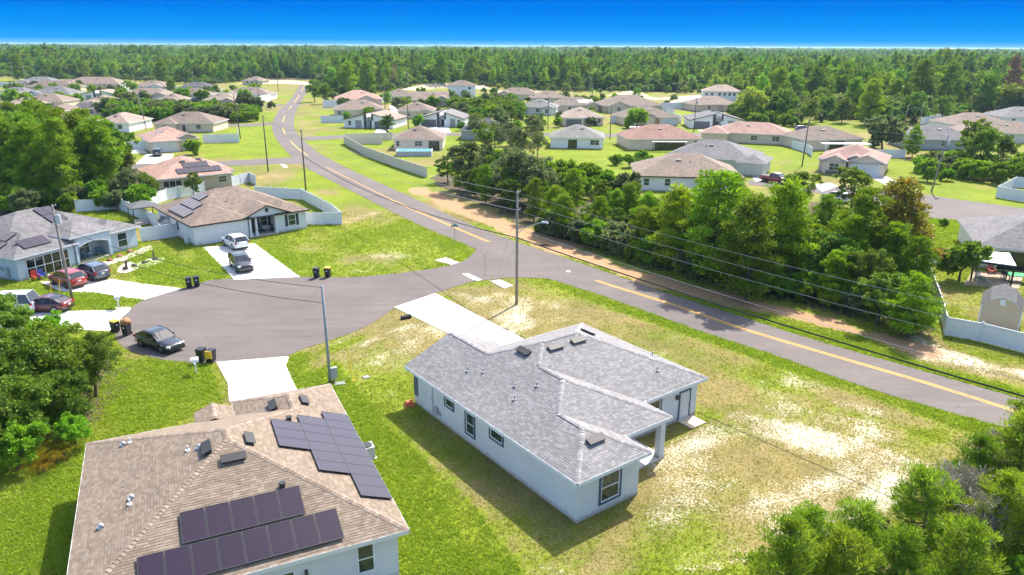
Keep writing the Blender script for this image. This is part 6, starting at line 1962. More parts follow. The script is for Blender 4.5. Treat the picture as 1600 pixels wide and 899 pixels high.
for sx in (-1.1, 1.1):
    for sy in (-.6, .6):
        MB().box((sx, sy, .38), (.1, .1, .76)).build('leg', PLAST, t)
t.name = 'game_table'
chair('blue garden chair under the white patio cover', (50.59, 76.37), R(10), CT)
chair('red garden chair under the white patio cover', (53.61, 79.27), R(-10), CR)
t = thing('grill', 'black barbecue grill under the white patio cover', 'grill', (53.62, 77.12), 0)
MB().tube([(0, 0, .6), (0, 0, .75), (0, 0, .95), (0, 0, 1.05)], [.15, .35, .33, .1], 12).build('bowl', PLAST, t)
for a in (0, 2.1, 4.2):
    MB().tube([(math.cos(a) * .15, math.sin(a) * .15, .65), (math.cos(a) * .35, math.sin(a) * .35, 0)], .03, 6).build('leg', PLAST, t)
# above-ground pool
t = thing('swimming_pool', 'long pale blue above-ground pool behind the long beige fence', 'pool', (-26.43, 168.57), R(2))
MB().b2(0, 8.0, 0, 4.0, 0, 1.15).build('wall', M('pool_wall', (.36, .38, .42), .6, .1, 3), t)
MB().b2(.15, 7.85, .15, 3.85, 1.15, 1.18).build('water', glassy('pool_water', (.10, .42, .55), .05), t)
rg = MB()
rg.b2(-.05, 8.05, -.05, .15, 1.15, 1.25).b2(-.05, 8.05, 3.85, 4.05, 1.15, 1.25).b2(-.05, .15, .15, 3.85, 1.15, 1.25).b2(7.85, 8.05, .15, 3.85, 1.15, 1.25)
rg.build('rim', M('pool_rim', (.55, .7, .78), .5, .05), t)
# garden bed with rocks before the blue house
tag(MB().prism(smooth_line([(-43.88, 78.55), (-44.53, 80.55), (-44.44, 82.12), (-43.08, 81.62), (-42.72, 83.5), (-41.75, 84.35), (-40.73, 83.27), (-40.53, 81.66), (-41.36, 80.61), (-41.98, 79.33), (-42.53, 77.84), (-43.3, 77.83), (-43.88, 78.55)], 3)[:-1], 0, .05).build('gravel_bed', M('gravel_white', (.55, .5, .45), .95, .2, 8)), kind='structure')
tag(MB().prism([(-49, 79.71), (-47.82, 81.53), (-46.26, 84.27), (-45.78, 88.36), (-45.26, 89.6), (-44.25, 87.78), (-44.66, 86), (-45.3, 82.37), (-46.86, 79.74), (-47.61, 78.49)], 0, .04).build('gravel_bed', M('gravel_white', (.55,) * 3)), kind='structure')
def rock(label, p, s, mat, group):
    b_ = bmesh.new()
    bmesh.ops.create_icosphere(b_, subdivisions=2, radius=s)
    for v in b_.verts:
        v.co *= 1 + .3 * rnd.uniform(-1, 1) * .6
        v.co.z *= .7
    m_ = bpy.data.meshes.new('rock')
    b_.to_mesh(m_)
    m_.materials.append(mat)
    tag(link('rock', m_, None, (p[0], p[1], s * .45)), label, 'rock', group)
ROCKD = M('rock_dark', (.07, .065, .06), .9, .2, 5)
ROCKR = M('rock_rust', (.30, .13, .08), .9, .2, 5)
for p in ((-43.33, 79.3), (-42.82, 80.32), (-42.28, 81.63), (-41.77, 83.25)):
    rock('dark rock in the white gravel island before the blue house', p, .3, ROCKD, 'rocks in the gravel island')
for p in ((-47.36, 79.73), (-47.31, 81.54), (-46.76, 82.61), (-46.48, 84.26), (-46.26, 86.26)):
    rock('rust-coloured rock in the gravel border along the blue house', p, .32, ROCKR, 'rocks along the blue house')
tag(MB().tube([(0, 0, 0), (.02, 0, 1.1)], [.16, .1], 7).tube([(0, 0, .7), (.35, .1, 1.1)], [.07, .04], 6).build('driftwood_stump', WOOD, loc=(-43.06, 79.06) + (0,)), 'dark driftwood stump in the white gravel island', 'stump')
tag(MB().tube([(0, 0, 0), (.02, 0, 1.3)], [.1, .06], 7).build('garden_post', WOOD, loc=(-41.67, 82.71) + (0,)), 'thin dark post at the right of the gravel island', 'post')

t = thing('patio_roof', 'white patio roof strip behind the brown-roofed house under the big oak', 'patio roof', (74.58, 177.52))
MB().box((4.5, 0, 2.35), (11, 2.6, .12), R(-2)).build('cover', M('cover_white', (.72,) * 3), t)
for x in (-.6, 4.5, 9.6):
    MB().box((x, -1.1, 1.15), (.14, .14, 2.3)).build('post', FASCIA, t)
t = thing('lanai_awning', 'white awning strip above the black screened lanai', 'awning', (33.68, 179.93))
MB().box((4.0, -.3, 2.3), (8.4, .9, .1)).build('cover', M('cover_white', (.72,) * 3), t)
for x in (0, 8.0):
    MB().box((x, -.65, 1.12), (.1, .1, 2.25)).build('post', PLAST, t)

# ------------------------------------------------------------------ trees
BARK = M('bark', (.085, .066, .05), .95, .3, 2.0)
BARKG = M('bark_grey', (.17, .155, .135), .95, .25, 2.0)
L_PINE = leafmat('needles', (.095, .185, .008), (.26, .40, .016), .34)
L_PINE2 = leafmat('needles_deep', (.08, .165, .010), (.21, .33, .016), .34)
L_OAK = leafmat('oak_leaves', (.065, .14, .014), (.18, .28, .03), .34)
L_GREY = leafmat('grey_oak_leaves', (.085, .12, .05), (.18, .225, .10), .4, .012)
L_BUSH = leafmat('bush_leaves', (.09, .19, .01), (.23, .38, .018), .34)
L_RUST = leafmat('rust_needles', (.10, .18, .012), (.34, .21, .05), .35, .008, (1.0, 1.2))
L_DEAD = leafmat('dead_twigs', (.20, .10, .07), (.30, .17, .12), .2, .01)
L_PALM = leafmat('palm_fronds', (.10, .15, .012), (.33, .23, .03), .35, .03)
def leaf_cloud(rs, centers, radii, npc, ln, wd, upb=.35, flat=.75, axial=.9):
    """quads spread through clumps: returns verts, quads, clump value"""
    nC = len(centers)
    C_ = np.repeat(np.asarray(centers, float), npc, 0)
    R_ = np.repeat(np.asarray(radii, float), npc)
    cl = np.repeat(rs.random(nC), npc)
    N_ = len(C_)
    d = rs.normal(size=(N_, 3))
    d /= np.linalg.norm(d, axis=1)[:, None]
    d[:, 2] = np.where((d[:, 2] < -.35) & (rs.random(N_) < .6), -d[:, 2], d[:, 2])
    p = C_ + d * (R_ * rs.random(N_) ** .45)[:, None] * np.array([1, 1, flat])
    a = d * axial + rs.normal(size=(N_, 3)) * .55 + np.array([0, 0, upb])
    a /= np.linalg.norm(a, axis=1)[:, None]
    s = np.cross(a, rs.normal(size=(N_, 3)))
    s /= np.linalg.norm(s, axis=1)[:, None] + 1e-9
    L_ = (ln * rs.uniform(.65, 1.3, N_))[:, None]
    W_ = (wd * rs.uniform(.7, 1.3, N_))[:, None]
    v = np.stack([p - s * W_ * .35, p + s * W_ * .35, p + a * L_ + s * W_ * .5, p + a * L_ - s * W_ * .5], 1).reshape(-1, 3)
    q = np.arange(N_ * 4).reshape(-1, 4)
    return v, q, np.repeat(cl, 4)
def tree_proto(kind, seed, h, rad, lod, leaf, bark=None, name=None):
    """returns (trunk mesh, crown mesh); lod 0 near .. 2 far"""
    rs = np.random.default_rng(seed)
    rr = random.Random(seed)
    tb = MB()
    cen, rds = [], []
    if kind in ('pine', 'spindle'):
        bend = [(rr.uniform(-.3, .3), rr.uniform(-.3, .3)) for _ in range(4)]
        ax = lambda t: Vector((bend[0][0] * math.sin(t * 3) + bend[1][0] * t, bend[0][1] * math.sin(t * 3) + bend[1][1] * t, h * t))
        tr_ = .013 * h + .04
        tb.tube([ax(t) for t in (0, .2, .4, .6, .8, .97)], [tr_, tr_ * .85, tr_ * .7, tr_ * .5, tr_ * .3, .02], 7)
        nl = {0: 50, 1: 42, 2: 16}[lod]
        lo = .2 if lod == 0 else .07
        for i in range(nl):
            t = lo + (1 - lo) * (i + rr.random()) / nl
            u = (t - lo) / (1 - lo)
            ln = rad * (math.sin(min(1, u * 1.6 + .25) * math.pi * .5) * (1 - u) ** .55 + .12) * rr.uniform(.55, 1.15)
            an = i * 2.4 + rr.uniform(-.5, .5)
            rise = rr.uniform(.05, .45) * ln
            b0 = ax(t)
            b1 = b0 + Vector((math.cos(an) * ln, math.sin(an) * ln, rise))
            if lod < 2:
                tb.tube([b0, b0.lerp(b1, .5) + Vector((0, 0, -.08 * ln)), b1], [.03 + .012 * ln, .03, .012], 4, cap=False)
            m_ = max(1, int(ln / .7)) + 1 if lod < 2 else 1 + int(ln > 1.6)
            for k in range(m_):
                f = .45 + .6 * (k + rr.random() * .6) / m_
                c_ = b0.lerp(b1, min(f, 1.05)) + Vector((rr.uniform(-.3, .3), rr.uniform(-.3, .3), rr.uniform(-.1, .35)))
                cen.append(c_)
                rds.append(rr.uniform(.45, .9) * (1 if lod < 2 else 1.7) * (h / 10) ** .4)
        cen.append(ax(1.0)); rds.append(.5)
        if lod == 0:
            v, q, c = leaf_cloud(rs, cen, [r_ * .62 for r_ in rds], 62, .24, .05, .75, .9, 1.1)
        elif lod == 1:
            v, q, c = leaf_cloud(rs, cen, rds, 60, .36, .13, .45, .7, .9)
        else:
            v, q, c = leaf_cloud(rs, cen, rds, 30, .85, .42, .5, .85, .7)
    elif kind in ('oak', 'bush'):
        lobes = []
        nlb = 9 if kind == 'oak' else 6
        z0 = h * (.58 if kind == 'oak' else .5)
        for i in range(nlb):
            an, rdd = i * 2.4 + rr.uniform(-.4, .4), rad * rr.uniform(.25, .68)
            zz = z0 + h * rr.uniform(-.28, .25)
            lobes.append((Vector((math.cos(an) * rdd, math.sin(an) * rdd, zz)), rad * rr.uniform(.34, .55)))
        lobes.append((Vector((0, 0, h - rad * .45)), rad * .45))
        tr_ = .02 * h + .05
        fork = Vector((rr.uniform(-.2, .2), rr.uniform(-.2, .2), h * .28))
        tb.tube([(0, 0, 0), fork * .5, fork], [tr_, tr_ * .8, tr_ * .7], 7)
        nc = {0: 13, 1: 9, 2: 4}[lod]
        for c_, r_ in lobes:
            if lod < 2:
                tb.tube([fork, fork.lerp(c_, .55) + Vector((0, 0, -.15 * r_)), c_], [tr_ * .5, tr_ * .3, .02], 5, cap=False)
            for k in range(nc):
                d = Vector((rr.gauss(0, 1), rr.gauss(0, 1), rr.gauss(.25, 1))).normalized()
                cen.append(c_ + d * r_ * rr.uniform(.55, 1.0))
                rds.append(r_ * rr.uniform(.22, .4) * (1 if lod < 2 else 1.5))
        if lod == 0:
            v, q, c = leaf_cloud(rs, cen, rds, 80, .17, .12, .2, .85, .5)
        elif lod == 1:
            v, q, c = leaf_cloud(rs, cen, rds, 54, .30, .2, .2, .85, .5)
        else:
            v, q, c = leaf_cloud(rs, cen, rds, 34, .75, .5, .2, .85, .5)
    elif kind == 'bare':
        for i in range(26):
            t = .25 + .75 * i / 26
            an, ln = i * 2.4, rad * (1 - t) ** .5 * rr.uniform(.6, 1.1) + .3
            b0 = Vector((0, 0, h * t))
            b1 = b0 + Vector((math.cos(an) * ln, math.sin(an) * ln, ln * .6))
            tb.tube([b0, b1], [.04, .012], 4, cap=False)
            for k in range(3):
                cen.append(b0.lerp(b1, .4 + .3 * k))
                rds.append(.55)
        tb.tube([(0, 0, 0), (0, 0, h)], [.16, .03], 6)
        v, q, c = leaf_cloud(rs, cen, rds, 16, .6, .05, .3, .9, 1.2)
    elif kind == 'palm':
        vs_, qs_, n0 = [], [], 0
        for i in range(14):
            an = i * 2.4
            tl = rr.uniform(.5, 1.1)
            for k in range(16):
                t = (k + 1) / 16
                base = Vector((math.cos(an) * t * rad, math.sin(an) * t * rad, .3 + h * (t * 1.5 - t * t * 1.1)))
                for sg in (-1, 1):
                    dirv = Vector((math.cos(an + sg * 1.0), math.sin(an + sg * 1.0), -.25)) * .35 * (1 - t * .5)
                    wv = Vector((0, 0, .03))
                    vs_ += [base, base + wv, base + dirv + wv, base + dirv]
                    qs_.append((n0, n0 + 1, n0 + 2, n0 + 3)); n0 += 4
        v, q, c = np.array([tuple(p) for p in vs_]), np.array(qs_), np.repeat(rs.random(len(qs_)), 4)
        tb.tube([(0, 0, 0), (0, 0, .35)], [.15, .12], 6)
    nm = name or kind
    return tb.mesh(nm + '_trunk', bark or BARK), np_mesh(nm + '_crown', v, q, leaf, c)
PR = {}
def reg(key, *a, **k):
    PR[key] = [tree_proto(*a[:1], s, *a[1:], **k) for s in ((1, 2, 3) if a[3] > 0 or a[0] == 'oak' else (1, 2, 3))]
reg('pine', 'pine', 11.0, 4.3, 1, L_PINE)
reg('pinedeep', 'pine', 12.0, 4.0, 1, L_PINE2)
L_NEAR = leafmat('young_needles', (.085, .17, .012), (.27, .40, .035), .42)
reg('pinenear', 'pine', 6.5, 2.5, 0, L_NEAR)
reg('greyscrub', 'bush', 3.4, 2.2, 0, L_GREY, name='grey_scrub')
reg('oak', 'oak', 9.0, 3.8, 1, L_OAK)
reg('greyoak', 'oak', 9.5, 4.2, 1, L_GREY)
reg('bush', 'bush', 3.2, 2.1, 1, L_BUSH, name='shrub')
reg('bushnear', 'bush', 4.0, 2.4, 0, L_BUSH, name='shrub')
reg('oaknear', 'oak', 7.0, 3.2, 0, L_OAK)
reg('bushdark', 'bush', 3.2, 2.0, 1, L_OAK, name='dark_shrub')
reg('greybush', 'bush', 3.4, 2.2, 1, L_GREY, name='grey_shrub')
F_PINE = leafmat('far_needles', (.07, .145, .012), (.175, .28, .02), .34, .025, (.55, 1.5))
F_PINE2 = leafmat('far_needles_bright', (.095, .19, .012), (.24, .36, .02), .34, .03, (.55, 1.5))
F_OAK = leafmat('far_oak', (.09, .165, .02), (.20, .30, .035), .34, .03, (.55, 1.5))
F_GREY = leafmat('far_grey_oak', (.085, .12, .05), (.18, .23, .10), .4, .02, (.6, 1.4))
reg('fpine', 'pine', 13.5, 4.2, 2, F_PINE)
reg('fpine2', 'pine', 12.0, 4.2, 2, F_PINE2)
reg('foak', 'oak', 9.0, 5.2, 2, F_OAK)
reg('fgrey', 'oak', 6.5, 4.6, 2, F_GREY)
reg('rust', 'pine', 10.5, 3.4, 1, L_RUST)
PR['roundoak'] = PR['greybush']
PR['dead'] = [tree_proto('bare', 5, 13.0, 3.0, 1, L_DEAD, BARKG)]
PR['deadpink'] = [tree_proto('pine', 6, 15.0, 3.0, 1, L_DEAD, BARKG)]
PR['greydead'] = [tree_proto('bare', 9, 9.0, 3.2, 1, leafmat('grey_twigs', (.2, .18, .17), (.3, .27, .26), .2), BARKG)]
PR['palm'] = [tree_proto('palm', 4, 1.1, 1.3, 1, L_PALM, name='palmetto')]
CAT = {'bush': ('shrub', 'shrub'), 'bushnear': ('shrub', 'shrub'), 'greybush': ('shrub', 'shrub'), 'greyscrub': ('shrub', 'shrub'), 'bushdark': ('round_tree', 'tree'), 'roundoak': ('oak_tree', 'tree'), 'palm': ('palmetto', 'palmetto')}
def tree(kind, p, s=1.0, label=None, group=None, var=None, sz=None, lean=0.0):
    tm, cm = PR[kind][(var if var is not None else rnd.randrange(99)) % len(PR[kind])]
    nm, cat = CAT.get(kind, ('oak_tree' if 'oak' in kind or kind == 'fgrey' else 'dead_tree' if 'dead' in kind else 'pine_tree', 'tree'))
    r_ = thing(nm, label, cat, (p[0], p[1], 0), rnd.uniform(0, 6.28), group)
    if lean:
        r_.rotation_euler[0] = lean
    r_.scale = (s, s, s * (sz or 1))
    link('trunk' if nm != 'palmetto' else 'stem', tm, r_)
    link('crown' if nm != 'palmetto' else 'fronds', cm, r_)
    return r_
def in_poly(x, y, poly):
    r_ = False
    for i in range(len(poly)):
        (x0, y0), (x1, y1) = poly[i][:2], poly[i - 1][:2]
        if (y0 > y) != (y1 > y) and x < (x1 - x0) * (y - y0) / (y1 - y0) + x0:
            r_ = not r_
    return r_
_bb = {}
def hit_any(x, y, polys):
    for q in polys:
        k = id(q)
        if k not in _bb:
            _bb[k] = (min(p[0] for p in q), max(p[0] for p in q), min(p[1] for p in q), max(p[1] for p in q), q)
        b_ = _bb[k]
        if b_[0] <= x <= b_[1] and b_[2] <= y <= b_[3] and in_poly(x, y, q):
            return True
    return False
def scatter(poly, n_, mind, seed, avoid=()):
    rr = random.Random(seed)
    xs, ys = [p[0] for p in poly], [p[1] for p in poly]
    pts, tries = [], 0
    while len(pts) < n_ and tries < n_ * 60:
        tries += 1
        x, y = rr.uniform(min(xs), max(xs)), rr.uniform(min(ys), max(ys))
        if not in_poly(x, y, poly):
            continue
        if hit_any(x, y, avoid):
            continue
        if any((x - q[0]) ** 2 + (y - q[1]) ** 2 < mind * mind for q in pts):
            continue
        pts.append((x, y))
    return pts
def thicket(poly, n_, mind, seed, mix, label, group, s=(.8, 1.15), avoid=()):
    rr = random.Random(seed + 1)
    for p in scatter(poly, n_, mind, seed, avoid):
        k = rr.choices([m_[0] for m_ in mix], [m_[1] for m_ in mix])[0]
        lab = label[k] if isinstance(label, dict) else label
        tree(k, p, rr.uniform(*s), lab, group)
def gn_mass(name, label, cat, pts, scl, idx_, keys):
    """one uncountable mass of plants: the crowns of trees that stand in the scene, set out on points"""
    fm = bpy.data.meshes.new(name)
    fm.vertices.add(len(pts))
    fm.vertices.foreach_set('co', np.asarray(pts, np.float32).ravel())
    a = fm.attributes.new('sc', 'FLOAT_VECTOR', 'POINT')
    a.data.foreach_set('vector', np.asarray(scl, np.float32).ravel())
    a = fm.attributes.new('pick', 'INT', 'POINT')
    a.data.foreach_set('value', np.asarray(idx_, np.int32))
    a = fm.attributes.new('turn', 'FLOAT_VECTOR', 'POINT')
    a.data.foreach_set('vector', np.stack([np.zeros(len(pts)), np.zeros(len(pts)), nrng.uniform(0, 6.28, len(pts))], 1).astype(np.float32).ravel())
    ob_ = tag(link(name, fm), label, cat, kind='stuff')
    ng = bpy.data.node_groups.new(name + '_scatter', 'GeometryNodeTree')
    ng.interface.new_socket('Geometry', in_out='INPUT', socket_type='NodeSocketGeometry')
    ng.interface.new_socket('Geometry', in_out='OUTPUT', socket_type='NodeSocketGeometry')
    gi, go = ng.nodes.new('NodeGroupInput'), ng.nodes.new('NodeGroupOutput')
    jn = ng.nodes.new('GeometryNodeJoinGeometry')
    protos = []
    for key in keys:
        for tm, cm in PR[key]:
            q = [o for o in bpy.data.objects if o.data == cm]
            if not q:
                tree(key, (260, 330 + 9 * len(protos)), 1.0, 'tree standing in the far forest off to the right', 'far forest trees')
                q = [o for o in bpy.data.objects if o.data == cm] or [o for o in bpy.data.objects if o.data == PR[key][0][1]]
            protos.append(q[0])
    for ob in reversed(protos):
        oi = ng.nodes.new('GeometryNodeObjectInfo')
        oi.transform_space = 'ORIGINAL'
        oi.inputs['Object'].default_value = ob
        oi.inputs['As Instance'].default_value = True
        ng.links.new(oi.outputs['Geometry'], jn.inputs[0])
    ip = ng.nodes.new('GeometryNodeInstanceOnPoints')
    ip.inputs['Pick Instance'].default_value = True
    def named(nm, ty):
        q = ng.nodes.new('GeometryNodeInputNamedAttribute')
        q.data_type = ty
        q.inputs['Name'].default_value = nm
        return q.outputs['Attribute']
    ng.links.new(gi.outputs[0], ip.inputs['Points'])
    ng.links.new(jn.outputs[0], ip.inputs['Instance'])
    ng.links.new(named('pick', 'INT'), ip.inputs['Instance Index'])
    ng.links.new(named('sc', 'FLOAT_VECTOR'), ip.inputs['Scale'])
    er = ng.nodes.new('FunctionNodeEulerToRotation')
    ng.links.new(named('turn', 'FLOAT_VECTOR'), er.inputs[0])
    ng.links.new(er.outputs[0], ip.inputs['Rotation'])
    ng.links.new(ip.outputs[0], go.inputs[0])
    md = ob_.modifiers.new('scatter', 'NODES')
    md.node_group = ng
    return ob_
def mass_in(poly, n_, mind, seed, name, label, s, keys=('bush', 'greybush'), avoid=()):
    pts = scatter(poly, n_, mind, seed, avoid)
    rr = np.random.default_rng(seed)
    sc = rr.uniform(s[0], s[1], len(pts))
    gn_mass(name, label, 'shrubs', [(p[0], p[1], 0) for p in pts], np.stack([sc, sc, sc * rr.uniform(.8, 1.1, len(pts))], 1), rr.choice(6, len(pts), p=[.25, .25, .2, .1, .1, .1]), keys)
EDGE0 = HOUSE_FOOT + [list(map(tuple, rn)) + list(map(tuple, rf[::-1]))] + [list(a_) + list(b_)[::-1] for a_, b_ in (SIDE_L, SIDE_L2, SIDE_L3, CROSS, MID_ROAD)] + FARDRIVES
# --- thicket between the main road and the houses behind it
T1 = 'roadside thicket trees'
for kind, p, s, lab in (
    ('pine', (21.5, 75.89), 1.12, 'tallest bright pine in the middle of the roadside thicket'),
    ('pine', (18.66, 79.4), .9, 'bright pine left of the tallest pine in the roadside thicket'),
    ('pine', (27.06, 73.33), 1.06, 'broad bright pine right of the tallest pine in the thicket'),
    ('pinedeep', (23.27, 69.6), .9, 'deep green pine leaning over the lowest wire in the thicket'),
    ('rust', (40.95, 76.21), 1.1, 'pine with rust-coloured needles at the right of the thicket'),
    ('pinedeep', (36.53, 74.35), .9, 'deep green pine left of the rusty pine'),
    ('oak', (32.75, 71.75), .8, 'rounded green oak under the wires near the right end of the thicket'),
    ('pine', (34.59, 59.91), .55, 'small bright pine at the right tip of the thicket beside the fence'),
    ('oak', (33.09, 62.67), .62, 'low rounded oak near the right tip of the thicket'),
    ('oak', (44.07, 112.13), .75, 'round vine-covered tree left of the white suv'),
    ('oak', (51.75, 111.39), .85, 'upright dark green tree right of the white suv'),
    ('greyoak', (-0.07, 116.88), 1.05, 'large grey-green oak at the left of the thicket above the wires'),
    ('greyoak', (-7.27, 126.53), 1.0, 'grey-green oak behind the end of the long beige fence'),
    ('greyoak', (3.43, 113.51), .95, 'grey-green oak just right of the lamp pole'),
    ('pine', (6.54, 94.56), .55, 'small bright pine standing on the dirt strip by the hydrant'),
    ('oak', (-11.92, 135.86), .62, 'dark green oak at the left tip of the thicket by the fence end')):
    tree(kind, p, s * 1.06, lab, T1, sz=.86)
ZT = [(-11.54, 131.29), (-4.1, 114.78), (4.35, 98.78), (11.19, 89.47), (18.19, 80.64), (24.71, 73.3), (30, 69.71), (33.87, 64.33), (35.78, 61.13), (40.94, 69.88), (42.43, 81.07), (39.37, 87.89), (30.82, 90.78), (22.47, 97.34), (14.12, 106.96), (5.13, 118.55), (-7.38, 139.44)]
ZL = [(-11.54, 131.29), (-4.1, 114.78), (4.35, 98.78), (11.19, 89.47), (17.03, 82.17), (20.94, 98.4), (14.12, 106.96), (5.13, 118.55), (-7.38, 139.44)]
ZR = [(17.03, 82.17), (24.71, 73.3), (30, 69.71), (33.87, 64.33), (35.78, 61.13), (40.94, 69.88), (42.43, 81.07), (39.37, 87.89), (30.82, 90.78), (20.94, 98.4)]
thicket(ZL, 34, 2.2, 21, (('pine', 4), ('oak', 4), ('pinedeep', 2)), {'pine': 'bright green pine crowded among others in the roadside thicket', 'oak': 'rounded green oak crowded among others in the roadside thicket', 'pinedeep': 'deep green pine crowded among others in the roadside thicket'}, T1, (.36, .58))
thicket(ZR, 34, 2.4, 29, (('pine', 4), ('oak', 4), ('pinedeep', 2)), {'pine': 'bright green pine crowded among others in the roadside thicket', 'oak': 'rounded green oak crowded among others in the roadside thicket', 'pinedeep': 'deep green pine crowded among others in the roadside thicket'}, T1, (.45, .74))
ZB = [(3.86, 97.31), (11.05, 88.25), (17.99, 79.63), (24.98, 72.04), (29.56, 68.55), (33.83, 63), (35.31, 60.21), (35.9, 61.91), (34.27, 65.19), (30.62, 71.31), (25.85, 74.84), (18.62, 82.73), (11.4, 91.35), (4.47, 101.83)]
thicket(ZB, 56, 1.2, 22, (('bush', 3), ('greybush', 1)), {'bush': 'leafy green shrub along the front edge of the roadside thicket', 'greybush': 'greyish shrub along the front edge of the roadside thicket'}, T1 + ' edge', (.55, 1.05))
ZU = [(-8.75, 153.35), (5.84, 136.37), (17.7, 127.2), (21.23, 121.62), (18.47, 113.88), (10.22, 117.13), (-0.08, 126.72)]
thicket(ZU, 16, 3.0, 23, (('bush', 3), ('greybush', 2)), {'bush': 'leafy shrub on the slope behind the thicket, below the white grey-roofed house', 'greybush': 'greyish shrub on the slope behind the thicket, below the white grey-roofed house'}, 'shrubs behind the thicket', (.9, 1.5))
thicket([(22.04, 160.56), (29.82, 165.55), (31.29, 158.15), (25.78, 149.5), (20.9, 151.79)], 6, 2.0, 24, (('bush', 1),), 'small shrub by the debris heap behind the red-brown roofed house', 'shrubs behind the red-brown roof', (.5, .8))
ZG = [(-11.91, 210.79), (2.61, 222.97), (8.82, 211.7), (5.86, 153.83), (-2.89, 159.72), (-9.91, 174.42)]
thicket(ZG, 12, 5.0, 25, (('oak', 3), ('greyoak', 2)), {'oak': 'green oak in the clump left of the white grey-roofed house', 'greyoak': 'grey-green oak in the clump left of the white grey-roofed house'}, 'oaks left of the grey-roofed house', (.55, .85))
thicket([(-23.31, 246.64), (-0.29, 256.64), (9.94, 240.08), (9.34, 225.03), (-15.26, 220.42)], 14, 4.5, 26, (('oak', 3), ('bush', 2)), {'oak': 'green oak in the scrub along the crossing street, centre', 'bush': 'shrub in the scrub along the crossing street, centre'}, 'scrub along the crossing street', (.55, .9))
thicket([(-0.42, 340.79), (20.2, 350.37), (40.07, 343.62), (37.5, 321.02), (15.45, 312.75)], 14, 5, 27, (('bush', 1),), 'low shrub in the meadow before the sandy lots, far centre', 'meadow shrubs', (.6, 1.1))
# --- left pines
T2 = 'pines left of the side street'
for kind, p, s, lab in (
    ('pinedeep', (-84.45, 124.45), 1.0, 'deep green pine at the left edge of the left pine stand'),
    ('pinedeep', (-77.36, 119.07), 1.08, 'tall deep green pine in the middle of the left pine stand'),
    ('pine', (-68.66, 120.37), 1.0, 'broad pine at the right side of the left pine stand'),
    ('pinedeep', (-74.8, 124.71), 1.1, 'tallest pine of the left pine stand'),
    ('greyoak', (-59.92, 114.39), .62, 'white-flowering small tree before the gazebo fence'),
    ('oak', (-59.12, 118.48), .5, 'small round green tree left of the pink roofed house'),
    ('oak', (-52.69, 120.79), .45, 'small round tree in front of the pink roofed house wall')):
    tree(kind, p, s, lab, T2 if 'stand' in lab else None)
thicket([(-77.14, 109.24), (-104.22, 150.26), (-98.6, 153.85), (-88.88, 150.76), (-74.84, 141.03), (-65.65, 124.95), (-67.9, 115.18), (-72.84, 111.66)], 34, 3.4, 31, (('pinedeep', 3), ('pine', 2), ('oak', 1)), {'pinedeep': 'deep green pine crowded in the left pine stand', 'pine': 'brighter pine crowded in the left pine stand', 'oak': 'oak crowded in the left pine stand'}, T2, (.8, 1.1))
thicket([(-72.96, 102.9), (-78.64, 111.51), (-72.47, 116.07), (-61.9, 115.33), (-56.31, 112.06), (-56.23, 108.83), (-66.68, 109.49)], 16, 2.2, 32, (('bush', 3), ('greybush', 1)), {'bush': 'leafy shrub between the left pines and the blue house', 'greybush': 'greyish shrub between the left pines and the blue house'}, 'shrubs behind the blue house', (.8, 1.2))
# --- near left clump
T3 = 'trees in the near left clump'
for kind, p, s, lab in (
    ('oaknear', (-32.74, 43.55), .95, 'leafy green tree at the left edge of the near left clump'),
    ('oaknear', (-30.88, 45.84), .92, 'dark leafy tree in the middle of the near left clump'),
    ('oaknear', (-29.73, 47.81), .68, 'round leafy tree at the right of the near left clump'),
    ('oaknear', (-38.44, 52.09), .85, 'leafy tree at the back of the near left clump'),
    ('bushnear', (-37.2, 54.56), .9, 'pale leafy shrub at the top of the near left clump'),
    ('bushnear', (-29.1, 38.16), .75, 'bright shrub at the bottom of the near left clump'),
    ('bushnear', (-27.14, 40.75), .55, 'low bright shrub at the front of the near left clump'),
    ('oaknear', (-29.88, 40.33), .72, 'leafy tree low in the near left clump above the palmettos'),
    ('oaknear', (-31.17, 38.14), .8, 'leafy tree cut by the left edge at the foot of the near left clump'),
    ('oaknear', (-28.82, 43), .6, 'small round tree above the palmettos in the near left clump'),
    ('bushnear', (-34.04, 41.46), 1.0, 'shrub cut by the left edge in the near left clump')):
    tree(kind, p, s, lab, T3)
thicket([(-32.08, 39.2), (-30, 41.5), (-28.19, 44.94), (-30.15, 49.91), (-34.71, 53.34), (-42.32, 56.47), (-44.07, 54.47)], 16, 1.4, 41, (('bushnear', 1),), 'leafy shrub packed into the near left clump', T3, (.5, .8))
for p in ((-27.57, 39.1), (-27.33, 39.68), (-27.54, 37.97)):
    tree('palm', p, 1.0, 'yellowing palmetto at the foot of the near left clump', 'palmettos')
# --- near right corner
T4 = 'trees in the near right corner'
for kind, p, s, lab in (
    ('pinenear', (13.28, 28.22), .66, 'bright young pine at the left of the near right corner'),
    ('pinenear', (15.66, 28.24), .70, 'bushy young pine beside the leftmost one, near right corner'),
    ('pinenear', (19, 29.13), .84, 'slender young pine in the middle of the near right corner'),
    ('pinenear', (22.75, 29.16), .80, 'broad young pine cut by the bottom edge, near right corner'),
    ('pinenear', (26.05, 33.28), .92, 'tall pine with bare stem near the right edge'),
    ('pinenear', (30.39, 38.23), .80, 'young pine at the right edge beside the road'),
    ('pinenear', (24.14, 33.48), .74, 'bright pine behind the slender one, near right corner'),
    ('pinenear', (11.39, 25.29), .85, 'young pine rising from the bottom edge at the left of the corner'),
    ('pinenear', (16.31, 25.87), .75, 'low young pine at the bottom edge between two taller ones'),
    ('pinenear', (18.85, 25.7), .80, 'young pine at the bottom edge left of the broad one'),
    ('pinenear', (13.57, 24.95), .8, 'young pine crossing the bottom edge left of the middle'),
    ('pinenear', (25.51, 29.85), .95, 'pine cut by the right edge of the picture')):
    tree(kind, p, s, lab, T4)
